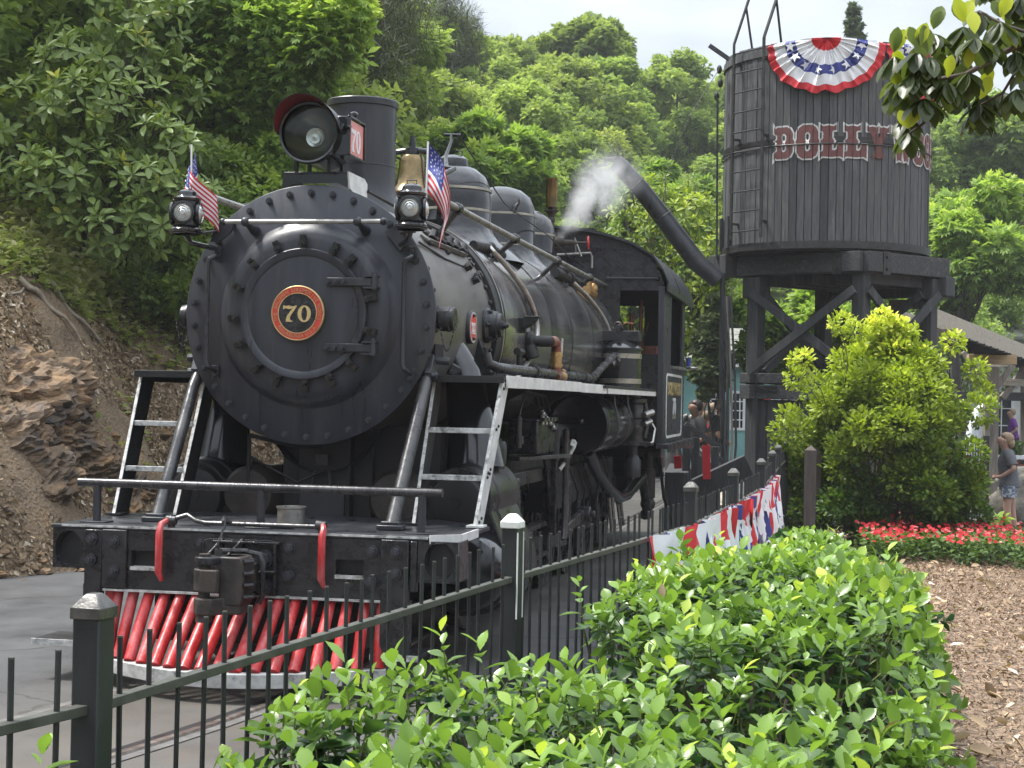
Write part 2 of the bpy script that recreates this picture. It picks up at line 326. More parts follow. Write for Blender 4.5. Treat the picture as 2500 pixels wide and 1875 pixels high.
def scatter(name, P, D, Nn, S, kind, tint, mats, parent=None, wide=None, smooth=False, jitter=.12):
    """one mesh holding many leaves: P points, D pointing direction, Nn approximate normal, S size"""
    if kind not in TPL: TPL[kind] = leaf_template(kind)
    tv, tf = TPL[kind]; n = len(P); k = len(tv)
    D = nrm(np.asarray(D)); side = nrm(np.cross(D, Nn)); up = np.cross(side, D)
    S = np.broadcast_to(np.asarray(S, float), (n,)); W = S if wide is None else S*wide
    vv = (P[:, None, :] + side[:, None, :]*(tv[None, :, 0:1]*W[:, None, None]) + D[:, None, :]*(tv[None, :, 1:2]*S[:, None, None]) + up[:, None, :]*(tv[None, :, 2:3]*S[:, None, None]))
    vv = vv.reshape(-1, 3)
    tf3 = np.array([t for t in tf]); ff = (tf3[None]+(np.arange(n)*k)[:, None, None]).reshape(-1, 3)
    me = bpy.data.meshes.new(name); me.vertices.add(len(vv)); me.vertices.foreach_set('co', vv.astype(np.float32).ravel())
    me.loops.add(ff.size); me.loops.foreach_set('vertex_index', ff.astype(np.int32).ravel())
    me.polygons.add(len(ff)); me.polygons.foreach_set('loop_start', np.arange(0, ff.size, 3, dtype=np.int32)); me.polygons.foreach_set('loop_total', np.full(len(ff), 3, np.int32))
    if smooth: me.polygons.foreach_set('use_smooth', np.ones(len(ff), bool))
    a = me.attributes.new('tint', 'FLOAT', 'POINT'); t = np.clip(np.repeat(np.broadcast_to(tint, (n,))+rng.normal(size=n)*jitter, k), 0, 1); a.data.foreach_set('value', t.astype(np.float32))
    for m in (mats if isinstance(mats, list) else [mats]): me.materials.append(m)
    me.update(calc_edges=True)
    return link(name, me, parent) if parent is not False else me
def grid_mesh(name, xs, ys, zf, m, smooth=True):
    X, Y = np.meshgrid(xs, ys); Z = zf(X, Y); v = np.stack([X, Y, Z], -1).reshape(-1, 3); nx, ny = len(xs), len(ys)
    i = np.arange(nx-1)[None]+nx*np.arange(ny-1)[:, None]; f = np.stack([i, i+1, i+nx+1, i+nx], -1).reshape(-1, 4)
    me = bpy.data.meshes.new(name); me.vertices.add(len(v)); me.vertices.foreach_set('co', v.astype(np.float32).ravel()); me.loops.add(f.size); me.loops.foreach_set('vertex_index', f.astype(np.int32).ravel())
    me.polygons.add(len(f)); me.polygons.foreach_set('loop_start', np.arange(0, f.size, 4, dtype=np.int32)); me.polygons.foreach_set('loop_total', np.full(len(f), 4, np.int32))
    me.polygons.foreach_set('use_smooth', np.full(len(f), smooth)); me.materials.append(m); me.update(calc_edges=True); return link(name, me)
def copy_tree(o, parent=None, **k):
    c = o.copy(); C.objects.link(c)
    if parent is not None: c.parent = parent
    for ch in o.children: copy_tree(ch, c)
    return c
def vnoise(x, y, s=1., o=0):
    """cheap smooth value noise"""
    x = np.asarray(x)*s+o*17.3; y = np.asarray(y)*s+o*9.1; xi = np.floor(x); yi = np.floor(y); fx = x-xi; fy = y-yi
    fx = fx*fx*(3-2*fx); fy = fy*fy*(3-2*fy)
    def h(a, b): t = np.sin(a*127.1+b*311.7)*43758.5453; return t-np.floor(t)
    return (h(xi, yi)*(1-fx)+h(xi+1, yi)*fx)*(1-fy)+(h(xi, yi+1)*(1-fx)+h(xi+1, yi+1)*fx)*fy
def fbm(x, y, s=1., n=4, o=0): return sum(vnoise(x, y, s*2**i, o+i)*.5**i for i in range(n))/sum(.5**i for i in range(n))
# ---------------------------------------------------------------- locomotive (front of smokebox at y = 0, axle line along +Y)
ZC = 2.2
loco = thing('steam_locomotive', 'big black steam locomotive with round smokebox front and red pilot bars, on the track', 'locomotive')
def part(name, mb, m, parent=loco, smooth=35, bevel=0): return mb.build(name, m, parent, smooth, bevel)
def rep(name, me, loc, rot=(0, 0, 0), parent=loco, scale=None):
    return link(name, me, parent, 0, loc, rot, scale)
def Y(r, ys, z=ZC): return [(r_, y_) for r_, y_ in zip(r, ys)]
AX = (0, 1, 0)
# smokebox, boiler
b = MB(); b.lathe([(.80, .03), (.80, 1.88)], (0, 0, ZC), AX, 96); part('smokebox', b, MT['smokebox'])
b = MB(); b.lathe([(.79, .032), (.823, .03), (.826, .022), (.826, .004), (.822, 0), (.60, 0), (.592, -.004), (.575, -.028), (.545, -.060), (.505, -.082), (.47, -.088), (.40, -.088)], (0, 0, ZC), AX, 128)
part('smokebox_front', b, MT['front'], smooth=60)
b = MB(); b.lathe([(.412, -.087), (.412, -.128), (.408, -.132), (.372, -.132), (.366, -.128), (.360, -.122), (.30, -.126), (.15, -.132), (0, -.134)], (0, 0, ZC), AX, 96)
part('smokebox_door', b, MT['front'])
def nut_mesh(r=.017, h=.022, stud=.009):
    b = MB(); b.tube([(0, 0, 0), (0, -h*.35, 0)], r*1.35, 14); b.tube([(0, -h*.3, 0), (0, -h, 0)], r, 6); b.tube([(0, -h*.9, 0), (0, -h-stud, 0)], r*.55, 8)
    return b.mesh('bolt', MT['black'], 30)
nut = nut_mesh(); bignut = nut_mesh(.026, .034, .012)
for i in range(34):
    a = R(90+i*360/34)
    rep('bolt', nut, (.775*math.cos(a), .0, ZC+.775*math.sin(a)), (0, a, 0))
b = MB(); b.prism([(-.012, 0, -.060), (.012, 0, -.060), (.020, 0, -.035), (.021, 0, .01), (.018, 0, .032), (.022, 0, .040), (.018, 0, .058), (-.018, 0, .058), (-.022, 0, .040), (-.018, 0, .032), (-.021, 0, .01), (-.020, 0, -.035)], (0, 0, 0), (0, -.026, 0)); b.box((0, -.03, .046), (.026, .016, .016)); b.tube([(0, -.028, 0), (0, -.05, 0)], .021, 6); b.tube([(0, -.05, 0), (0, -.066, 0)], .011, 8)
dog = b.mesh('clamp', MT['gloss'], 35)
for a in (91, 113, 137, 159, 184, 205, 229, 249, 273, 295, 316, 347, 13, 48, 64):
    t = R(a); rep('clamp', dog, (.437*math.cos(t), -.10, ZC+.437*math.sin(t)), (0, R(90)-t, 0), loco, (1.0, 1.15, 1.0))
for z in (2.40, 1.99):
    h = MB(); h.prism([(.165, 0, z-.026), (.46, 0, z-.026), (.46, 0, z+.026), (.165, 0, z+.026), (.148, 0, z)], (0, -.132, 0), (0, -.155, 0)); hp = part('hinge', h, MT['black'], bevel=.004)
    k = MB(); k.cyl((.47, -.15, z-.05), (.47, -.15, z+.05), .02, n=12); k.cyl((.47, -.15, z+.05), (.47, -.15, z+.062), .014, n=10); k.beam((.445, -.09, z+.036), (.445, -.17, z+.036), .09, .012); k.beam((.445, -.09, z-.036), (.445, -.17, z-.036), .09, .012)
    part('hinge_knuckle', k, MT['black'], hp)
    for x in (.175, .225, .275): rep('rivet', nut, (x, -.152, z), (0, 0, 0), hp, .95)
for s in (-1, 1):
    h = MB(); x = s*.645; h.tube([(x+.03, -.02, 2.575), (x+.03, -.075, 2.56), (x+.01, -.1, 2.545), (x, -.1, 2.52), (x, -.1, 1.89), (x+.01, -.1, 1.865), (x+.03, -.075, 1.85), (x+.03, -.02, 1.835)], .0145, 10)
    h.beam((x+.03, -.01, 2.54), (x+.03, -.01, 2.63), .045, .02, (0, 1, 0)); h.beam((x+.03, -.01, 1.87), (x+.03, -.01, 1.79), .045, .02, (0, 1, 0)); h.tube([(x+.03, -.02, 2.60), (x+.03, -.035, 2.60)], .014, 8); h.tube([(x+.03, -.02, 1.81), (x+.03, -.035, 1.81)], .014, 8)
    part('grab_handle', h, MT['black'], bevel=.002)
h = MB(); h.cyl((-.53, -.15, 2.775), (.51, -.15, 2.775), .016, n=14); hb = part('front_handrail', h, MT['steel'])
for x in (-.53, .52): part('rail_knob', MB().ball((x, -.15, 2.775), .024), MT['black'], hb)
for x in (-.38, .355):
    k = MB(); k.ball((x, -.15, 2.775), .031); k.tube([(x, -.15, 2.775), (x+.005, -.08, 2.75), (x+.01, -.01, 2.735)], [.016, .02, .034], 12); part('rail_bracket', k, MT['black'], hb)
# number plate
NP = V(-.02, -.165, ZC+.002)
b = MB(); b.lathe([(.150, .03), (.170, .028), (.174, .012), (.172, 0), (.168, -.004), (.1635, .002), (0, .002)], NP, AX, 72); np_ = part('number_plate', b, MT['gold'])
b = MB(); b.lathe([(.1645, 0), (.122, 0)], NP+V(0, .0005, 0), AX, 72); b.lathe([(.1645, 0), (.1645, .002)], NP, AX, 72); part('red_ring', b, MT['redplate'], np_)
b = MB(); b.lathe([(.128, .001), (.1275, -.004), (.123, -.004), (.122, .001)], NP+V(0, 0, 0), AX, 72); part('inner_rim', b, MT['gold'], np_)
b = MB(); b.lathe([(.1225, -.001), (0, -.001)], NP, AX, 60); part('black_field', b, MT['plateblack'], np_)
def ring_text(txt, r, a0, a1, size, flip=False):
    n = len(txt)
    for i, ch in enumerate(txt):
        if ch == ' ': continue
        a = R(a0+(a1-a0)*i/(n-1)); me = text_mesh(ch, size, .0012, .0004); me.materials.append(MT['plateletter'])
        loc = NP+V(r*math.cos(a), -.0025, r*math.sin(a))
        o = rep('letter', me, loc, (0, 0, 0), np_)
        rot = Matrix.Rotation(-(a-R(90)) if not flip else -(a+R(90)), 3, 'Y') @ Matrix.Rotation(R(90), 3, 'X')
        o.rotation_euler = rot.to_euler()
ring_text('THE BALDWIN LOCOMOTIVE WORKS', .1455, 198, -14, .030)
ring_text('PHILADELPHIA U.S.A.', .1455, 217, 326, .030, True)
seven = [(0, 1), (.10, 1), (.13, .965), (.22, .965), (.40, 1), (.58, .96), (.74, .95), (.84, 1), (.95, 1), (.93, .93), (.78, .70), (.60, .48), (.49, .30), (.48, .16), (.55, .08), (.66, .06), (.66, 0), (.20, 0), (.20, .12), (.28, .36), (.48, .62), (.68, .84), (.52, .79), (.36, .78), (.22, .83), (.12, .83), (.10, .78), (0, .78)]
def oval(cx, cy, rx, ry, n=28): return [(cx+rx*math.cos(2*math.pi*i/n), cy+ry*math.sin(2*math.pi*i/n)) for i in range(n)]
zero = [oval(1.48, .5, .46, .51), oval(1.48, .5, .20, .42)[::-1]]
def digits(parent, origin, ux, uy, size, m, name='digit', ext=.02, sx=.92):
    """70 with heavy serif shapes; ux, uy directions"""
    for polys in ([seven], zero):
        me = curve_mesh(polys, 0, ext); me.materials.append(m)
        o = link(name, me, parent); ux, uy = Vector(ux), Vector(uy); w_ = ux.cross(uy)
        mm = Matrix(((*(ux*size*sx),), (*(uy*size),), (*(w_*size),))).transposed().to_4x4()
        mm.translation = Vector(origin)-ux*size*sx*.97-uy*size*.5; o.matrix_local = mm
digits(np_, NP+V(-.002, -.003, -.004), (1, 0, 0), (0, 0, 1), .102, MT['gold'])
# boiler jacket and rings
b = MB(); b.lathe([(.845, 2.0), (.85, 2.03), (.85, 3.1), (.865, 4.2), (.915, 6.15), (.92, 8.15)], (0, 0, ZC), AX, 96); part('boiler_jacket', b, MT['jacket'])
b = MB(); b.lathe([(.80, 1.84), (.835, 1.84), (.84, 1.86), (.84, 1.99), (.848, 2.0), (.85, 2.002)], (0, 0, ZC), AX, 96); part('collar_ring', b, MT['soot'])
b = MB(); b.lathe([(.852, 2.0), (.855, 2.001), (.855, 2.012), (.85, 2.014)], (0, 0, ZC), AX, 96); part('jacket_edge', b, MT['band'])
rv = MB().ball((0, 0, 0), .02, 8, 6).mesh('rivet', MT['soot'], 60)
for i in range(22):
    a = R(-28+i*8.4); rep('rivet', rv, (.805*math.cos(a), 1.80, ZC+.805*math.sin(a)))
for y, r in ((3.12, .851), (4.05, .866), (5.0, .889), (6.15, .918), (7.2, .9205), (2.06, .8505)):
    b = MB(); b.lathe([(r-.004, y-.016), (r+.0035, y-.012), (r+.0035, y+.012), (r-.004, y+.016)], (0, 0, ZC), AX, 80); part('jacket_band', b, MT['gloss'])
for i, (a, y) in enumerate(((12, .08), (22, .08), (33, .08), (44, .08), (55, .08), (-6, .08), (-18, .08), (-30, .08), (2, .08))):
    t = R(a); rep('rivet', rv, (.803*math.cos(t), y, ZC+.803*math.sin(t)))
for a, y in ((38, 1.05), (50, .85), (40, .6)):
    t = R(a); o = rep('bolt', nut, (.80*math.cos(t), y, ZC+.80*math.sin(t)), (0, 0, 0)); o.rotation_euler = Euler((0, -t, R(90)))
# stack
b = MB(); b.lathe([(.36, 2.90), (.30, 2.99), (.255, 3.08), (.238, 3.16), (.238, 3.285), (.241, 3.287), (.241, 3.295), (.238, 3.297), (.238, 3.70), (.250, 3.705), (.252, 3.745), (.246, 3.752), (.228, 3.75), (.222, 3.70), (.222, 3.0)], (0, 1.08, 0), (0, 0, 1), 64); part('smoke_stack', b, MT['black'])
# headlight
HL = V(0, 0, 3.345)
b = MB(); b.lathe([(.178, -.085), (.19, -.09), (.197, -.07), (.197, -.03), (.19, -.02), (.188, .30), (.16, .39), (.08, .43), (0, .44)], HL, AX, 56); hl = part('headlight', b, MT['gloss'])
b = MB(); b.lathe([(.172, -.045), (.15, .02), (.10, .10), (.05, .13), (0, .14)], HL, AX, 48); part('reflector', b, MT['reflector'], hl)
b = MB(); b.lathe([(.065, -.028), (.06, -.038), (.045, -.034), (.04, -.044), (.02, -.040), (0, -.046)], HL+V(.02, .03, -.02), AX, 32); part('inner_lens', b, MT['lens'], hl)
part('bulb', MB().ball(HL+V(0, .06, 0), .022), MT['lens'], hl)
b = MB(); b.lathe([(.18, -.06), (.10, -.064), (0, -.066)], HL, AX, 48); part('glass', b, MT['glass'], hl)
b = MB(); n = 40
vs = []; fs = []
for i in range(n+1):
    a = R(-2+184*i/n); k = math.sin(max(0, min(1, i/n))*math.pi)**.55
    for r, y in ((.200, .0), (.212, -.05-.20*k), (.216, -.052-.20*k), (.204, .0)): vs.append((r*math.cos(a), y, 3.345+r*math.sin(a)))
for i in range(n):
    for j in range(4): fs.append((i*4+j, (i+1)*4+j, (i+1)*4+(j+1) % 4, i*4+(j+1) % 4))
fs += [(0, 1, 2, 3), (n*4+3, n*4+2, n*4+1, n*4)]
b.v = vs; b.f = fs; b.m = [1 if (q < n*4 and q % 4 == 0) else 0 for q in range(len(fs))]
part('visor', b, [MT['black'], MT['shaded_red']], hl)
b = MB(); b.box((.20, .135, 3.33), (.09, .34, .25)); nb = part('number_box', b, MT['gloss'], hl, bevel=.006)
b = MB(); 
for (y0, y1, z0, z1) in ((-.035, .305, 3.445, 3.458), (-.035, .305, 3.205, 3.218), (-.035, -.022, 3.205, 3.458), (.292, .305, 3.205, 3.458)): b.box((.25, (y0+y1)/2, (z0+z1)/2), (.02, y1-y0, z1-z0))
part('number_frame', b, MT['gloss'], nb, bevel=.002)
b = MB(); b.box((.246, .135, 3.33), (.004, .30, .21)); part('number_glass', b, MT['pinkglass'], nb)
digits(nb, (.249, .12, 3.315), (0, 1, 0), (0, 0, 1), .145, MT['cwhite'], sx=.7)
b = MB(); b.tube([(.235, -.03, 3.38), (.25, -.06, 3.38), (.27, -.065, 3.38)], .012, 8); b.tube([(.205, -.06, 3.365), (.205, -.06, 3.40)], .02, 10); part('latch', b, MT['gloss'], nb)
b = MB(); b.tube([(.22, .10, 3.46), (.22, .10, 3.49), (.235, .12, 3.50), (.235, .17, 3.50), (.22, .19, 3.49), (.22, .19, 3.46)], .011, 8); part('box_handle', b, MT['gloss'], nb)
for x in (-.11, .11):
    for y in (.02, .28): part('headlight_foot', MB().box((x, y, 3.15), (.02, .03, .08)), MT['soot'])
b = MB(); b.box((0, .27, 3.112), (.42, .40, .014)); sh = part('headlight_shelf', b, MT['black'], bevel=.003)
b = MB(); b.prism([(-.215, .075, 3.118), (.205, .075, 3.118), (.215, .075, 3.015), (.15, .075, 3.045), (-.15, .075, 3.045), (-.225, .075, 3.0)], (0, 0, 0), (0, .012, 0)); part('shelf_skirt', b, MT['gloss'], sh)
b = MB(); b.prism([(.208, .08, 3.12), (.208, .43, 3.12), (.216, .47, 3.09), (.222, .45, 3.00), (.222, .17, 2.99), (.216, .09, 3.01)], (0, 0, 0), (.012, 0, 0)); part('shelf_side', b, MT['white'], sh)
b = MB(); b.prism([(-.208, .08, 3.12), (-.208, .43, 3.12), (-.216, .47, 3.09), (-.222, .45, 3.00), (-.222, .17, 2.99), (-.216, .09, 3.01)], (0, 0, 0), (-.012, 0, 0)); part('shelf_side', b, MT['black'], sh)
b = MB(); b.tube([(.24, .45, 3.04), (.30, .75, 3.0), (.42, 1.2, 2.92), (.45, 2.0, 2.9)], .011, 8); part('conduit', b, MT['soot'])
# marker lamps
def marker(x, y, z, rz, s):
    p = MB(); p.lathe([(.085, -.13), (.098, -.125), (.10, -.10), (.088, -.085), (.078, -.075), (.078, .075), (.088, .08), (.09, .095), (.066, .11), (.06, .135), (.04, .15), (0, .152)], (x, y, z), (0, 0, 1), 28)
    p.tube([(x-.03, y, z+.14), (x-.03, y, z+.175), (x+.03, y, z+.175), (x+.03, y, z+.14)], .004, 6)
    L_ = part('marker_lamp', p, MT['gloss'])
    for k, a in enumerate((rz, rz+90, rz+180, rz-90)):
        d = V(math.sin(R(a)), -math.cos(R(a)), 0); q = MB(); q.lathe([(.060, .062), (.074, .078), (.074, .092), (.062, .094), (.060, .088)], (x, y, z), d, 24); part('lens_hood', q, MT['gloss'], L_)
        q = MB(); q.lathe([(.062, .084), (.054, .094), (.052, .088), (.042, .100), (.040, .094), (.028, .104), (.026, .098), (.014, .108), (0, .108)], (x, y, z), d, 24); part('lens', q, MT['lens'], L_)
    q = MB(); q.lathe([(.1, -.118), (.108, -.113), (.1, -.108)], (x, y, z), (0, 0, 1), 28); part('lamp_base_ring', q, MT['gloss'], L_)
    q = MB(); q.tube([(x, y, z-.13), (x-s*.02, y+.03, z-.18), (x-s*.12, y+.2, z-.2)], .016, 8); part('lamp_bracket', q, MT['gloss'], L_)
marker(-.735, -.25, 2.815, 8, -1); marker(.725, -.25, 2.84, 8, 1)
b = MB(); b.prism([(-.62, -.02, 2.785), (-.50, -.02, 2.785), (-.52, -.02, 2.72), (-.60, -.02, 2.66), (-.66, -.02, 2.66)], (0, 0, 0), (0, -.02, 0)); b.beam((-.62, -.03, 2.73), (-.735, -.25, 2.68), .06, .012); part('lamp_bracket_plate', b, MT['front'], bevel=.003)
b = MB(); b.prism([(.60, -.02, 2.785), (.50, -.02, 2.72), (.60, -.02, 2.60), (.66, -.02, 2.66)], (0, 0, 0), (0, -.02, 0)); b.beam((.62, -.03, 2.72), (.725, -.25, 2.70), .06, .012); part('lamp_bracket_plate', b, MT['front'], bevel=.003)
# bell
b = MB(); b.lathe([(.180, 3.275), (.186, 3.282), (.182, 3.292), (.160, 3.315), (.132, 3.35), (.116, 3.40), (.107, 3.46), (.101, 3.53), (.096, 3.56), (.082, 3.580), (.05, 3.59), (0, 3.592)], (0, 2.44, 0), (0, 0, 1), 44); bl = part('bell', b, MT['brass'])
b = MB(); b.ball((0, 2.44, 3.28), .03); b.cyl((0, 2.44, 3.28), (0, 2.44, 3.5), .01); part('bell_clapper', b, MT['iron'], bl)
b = MB(); b.tube([(-.24, 2.44, 3.05), (-.245, 2.44, 3.36), (-.22, 2.44, 3.44)], [.04, .026, .04], 10); b.tube([(.24, 2.44, 3.05), (.245, 2.44, 3.36), (.22, 2.44, 3.44)], [.04, .026, .04], 10); b.tube([(-.20, 2.44, 3.44), (-.19, 2.44, 3.55), (-.13, 2.44, 3.61), (0, 2.44, 3.63), (.13, 2.44, 3.61), (.19, 2.44, 3.55), (.20, 2.44, 3.44)], .024, 10)
b.lathe([(.055, 3.59), (.055, 3.64), (.03, 3.65), (.03, 3.69), (.022, 3.69), (.022, 3.735), (0, 3.737)], (0, 2.44, 0), (0, 0, 1), 14); b.box((0, 2.44, 3.05), (.56, .14, .05)); part('bell_yoke', b, MT['gloss'], bl)
b = MB(); b.tube([(.245, 2.44, 3.43), (.30, 2.6, 3.50), (.22, 2.66, 3.52), (.19, 2.76, 3.62), (.21, 2.86, 3.76), (.20, 2.9, 3.82)], [.024, .02, .022, .016, .013, .013], 8); b.tube([(.14, 2.9, 3.82), (.28, 2.9, 3.815)], .012, 8); part('bell_crank', b, MT['gloss'])
b = MB(); b.tube([(.26, 2.9, 3.815), (.38, 4.2, 3.42), (.41, 4.9, 3.38), (.40, 6.3, 3.36), (.42, 7.6, 3.24), (.5, 8.1, 3.18)], .006, 6); part('bell_cord', b, MT['soot'])
# domes
def dome(y, r, ztop, bands, cap=None):
    q = MB(); q.lathe([(r+.30, 2.86), (r+.20, 2.95), (r+.09, 3.03), (r+.03, 3.10), (r, 3.17), (r, ztop-.33), (r*.97, ztop-.21), (r*.85, ztop-.11), (r*.6, ztop-.04), (r*.3, ztop-.008), (0, ztop)], (0, y, 0), (0, 0, 1), 56); d_ = part('dome', q, MT['gloss'], smooth=50)
    for z in bands:
        q = MB(); q.lathe([(r-.002, z-.012), (r+.006, z-.010), (r+.006, z+.010), (r-.002, z+.012)], (0, y, 0), (0, 0, 1), 48); part('dome_band', q, MT['band'], d_)
    if cap:
        q = MB(); q.lathe([(.135, ztop-.06), (.14, ztop+.0), (.13, ztop+.045), (.09, ztop+.075), (0, ztop+.088)], (0, y, 0), (0, 0, 1), 32); part('dome_cap', q, MT['gloss'], d_)
        q = MB(); q.tube([(.03, y, ztop+.08), (.03, y, ztop+.12), (.08, y, ztop+.12), (.08, y, ztop+.07)], .006, 6); part('cap_handle', q, MT['iron'], d_)
dome(3.8, .34, 3.71, (3.48, 3.30), True); dome(5.85, .345, 3.79, (3.50, 3.20)); dome(7.15, .32, 3.72, (3.44,))
b = MB(); b.tube([(.2, 5.55, 3.5), (.26, 5.5, 3.62), (.22, 5.5, 3.56)], .012, 8); part('sand_lever', b, MT['iron'])
# whistle
b = MB(); b.lathe([(.062, 3.80), (.062, 4.09), (.066, 4.10), (.066, 4.115), (.02, 4.12), (0, 4.12)], (.2, 7.6, 0), (0, 0, 1), 28); wh = part('whistle', b, MT['brass'])
b = MB(); b.lathe([(.02, 3.74), (.078, 3.75), (.082, 3.765), (.04, 3.72), (.03, 3.68), (.034, 3.62), (.022, 3.55), (.03, 3.46)], (.2, 7.6, 0), (0, 0, 1), 24); b.cyl((.2, 7.6, 3.74), (.2, 7.6, 3.82), .02); b.ball((.2, 7.6, 3.66), .045)
for k in range(4): a = R(45+90*k); b.beam((.2+.055*math.cos(a), 7.6+.055*math.sin(a), 3.76), (.2+.055*math.cos(a), 7.6+.055*math.sin(a), 3.81), .035, .006, (math.cos(a), math.sin(a), 0))
part('whistle_stem', b, MT['rust'], wh)
b = MB(); b.tube([(-.15, 7.4, 3.42), (.06, 7.55, 3.42)], .045, 12); b.tube([(.06, 7.55, 3.42), (.34, 7.62, 3.42)], .062, 14); b.tube([(.34, 7.62, 3.42), (.44, 7.66, 3.42)], .03, 10); b.tube([(.2, 7.6, 3.36), (.2, 7.6, 3.52)], .055, 12); b.tube([(.44, 7.66, 3.42), (.58, 7.7, 3.42)], .012, 8); part('whistle_valve', b, MT['rust'], wh)
b = MB(); b.lathe([(.07, -.01), (.08, 0), (.07, .01), (.06, 0), (.07, -.01)], (.60, 7.7, 3.42), (1, .1, 0), 20)
for k in range(3): a = R(60*k+20); b.tube([(.60, 7.7+.07*math.cos(a), 3.42+.07*math.sin(a)), (.60, 7.7-.07*math.cos(a), 3.42-.07*math.sin(a))], .007, 6)
part('valve_wheel', b, MT['red'], wh)
# boiler handrails and stanchions
for s in (1, -1):
    h = MB(); h.tube([(s*.75, -.02 if s > 0 else .18, 2.975), (s*.75, 3, 2.97), (s*.75, 8.5, 2.975)], .024, 12); hr = part('boiler_handrail', h, MT['steel'])
    for y in (.85, 2.85, 4.85, 6.85, 8.3):
        k = MB(); k.lathe([(.034, -.03), (.042, -.02), (.042, .02), (.034, .03)], (s*.75, y, 2.972), AX, 14); rr = .80 if y < 1.9 else .86
        a = Vector((s*.75, y, 2.972)); e = Vector((s*.585, y-.02, ZC+math.sqrt(rr*rr-.585**2)-.02)); k.tube([a, a.lerp(e, .35), e], [.030, .022, .022], 12); k.tube([e+(e-a).normalized()*-.025, e], .04, 12); part('stanchion', k, MT['gloss'], hr)
# front side lamps (round connectors), builder's plate, cover
for s in (1, -1):
    q = MB(); x = s*.79; q.lathe([(.085, 0), (.085, .01), (.06, .015), (.06, .03), (.078, .033), (.078, .075), (.082, .078), (.082, .095), (.076, .10), (.076, .118), (.07, .125), (0, .125)], (x, .16, 2.19), (s, 0, 0), 28); cl = part('pipe_connector', q, MT['greasy'])
    q = MB()
    for k in range(14):
        t = k/13; c0 = V(s*(.83+.10*t), .09, 2.17-.17*math.sin(math.pi*t)-.02*t)
        d = V(s*.10, 0, -.17*math.cos(math.pi*t)*math.pi).normalized()*.013; q.tube([c0-d, c0+V(0, .006 if k % 2 else -.006, 0), c0+d], .0045, 5)
    part('chain', q, MT['iron'], cl)
q = MB(); q.lathe([(.112, -.06), (.115, .012), (.108, .018), (.100, .014), (0, .014)], (.81, 1.07, 2.18), (1, 0, 0), 40); bp = part('builders_plate', q, MT['black'])
q = MB(); q.lathe([(.106, .019), (.096, .019)], (.81, 1.07, 2.18), (1, 0, 0), 40); part('plate_rim', q, MT['letterwhite'], bp)
q = MB(); q.lathe([(.099, .0165), (0, .0165)], (.81, 1.07, 2.18), (1, 0, 0), 40); part('plate_field', q, MT['redplate'], bp)
q = MB(); q.box((.828, 1.07, 2.205), (.003, .13, .012)); part('plate_line', q, MT['letterwhite'], bp)
q = MB(); q.box((.828, 1.07, 2.14), (.003, .13, .010)); part('plate_line', q, MT['letterwhite'], bp)
me = text_mesh('225', .072, .002, .003); me.materials.append(MT['letterwhite']); o = rep('plate_number', me, (.829, 1.07, 2.172), (R(90), 0, R(90)), bp)
for z in (2.26, 2.10): rep('bolt', nut, (.826, 1.07, z), (0, 0, R(90)), bp, .6)
q = MB(); q.lathe([(.13, -.02), (.13, .02), (.105, .04), (.10, .09), (.088, .095), (.085, .115), (0, .115)], (.80, 1.60, 2.22), (1, 0, 0), 32); cv = part('blowoff_cover', q, MT['black'])
q = MB(); q.lathe([(.083, .116), (.083, .122), (0, .122)], (.80, 1.60, 2.22), (1, 0, 0), 32); part('cover_face', q, MT['brownsteel'], cv)
o = rep('bolt', bignut, (.922, 1.60, 2.22), (0, 0, R(90)), cv)
for k in range(6): a = R(60*k); rep('bolt', nut, (.835, 1.60+.11*math.cos(a), 2.22+.11*math.sin(a)), (0, 0, R(90)), cv, .8)
for (y, a) in ((1.45, 24), (1.55, 26), (1.65, 28), (1.40, 31), (1.52, 33)):
    t = R(a); q = MB(); q.tube([(.79*math.cos(t), y, ZC+.79*math.sin(t)), (.85*math.cos(t), y, ZC+.85*math.sin(t))], .026, 8); part('washout_plug', q, MT['soot'])
# upper smokebox hardware: hinge strip
q = MB(); q.beam((.60, .55, 2.745), (.585, 1.75, 2.76), .07, .02, (.6, 0, .8)); q.beam((.63, .6, 2.73), (.62, 1.7, 2.735), .02, .03, (.6, 0, .8)); fs_ = part('footboard_strip', q, MT['smokebox'], bevel=.004)
for k in range(5):
    q = MB(); y = .75+k*.22; q.tube([(.60, y, 2.76), (.60, y+.06, 2.81), (.60, y+.12, 2.77)], [.03, .022, .03], 8); q.tube([(.56, y+.03, 2.80), (.64, y+.03, 2.75)], .018, 8); part('clip', q, MT['soot'], fs_)
q = MB(); q.tube([(.66, .2, 2.68), (.68, .8, 2.63), (.68, 1.6, 2.62), (.66, 1.8, 2.68)], .008, 6); part('thin_wire', q, MT['soot'])
# conduits over the jacket
def hoop(pts, r, m, name='conduit'):
    P = []
    for a, y, rr in pts: P.append((rr*math.cos(R(a)), y, ZC+rr*math.sin(R(a))))
    k = MB(); S_ = [Vector(p) for p in P]; Q = []
    for i in range(len(S_)-1):
        for t in range(4):
            t_ = t/4; p0 = S_[max(i-1, 0)]; p1 = S_[i]; p2 = S_[i+1]; p3 = S_[min(i+2, len(S_)-1)]
            Q.append(.5*((2*p1)+(p2-p0)*t_+(2*p0-5*p1+4*p2-p3)*t_*t_+(3*p1-p0-3*p2+p3)*t_**3))
    Q.append(S_[-1]); k.tube(Q, r, 10); return part(name, k, m)
hoop([(52, 2.75, .90), (46, 2.62, .90), (35, 2.85, .885), (20, 3.1, .885), (5, 3.2, .885), (-8, 3.05, .885), (-18, 2.8, .89), (-24, 2.6, .90)], .022, MT['steel'])
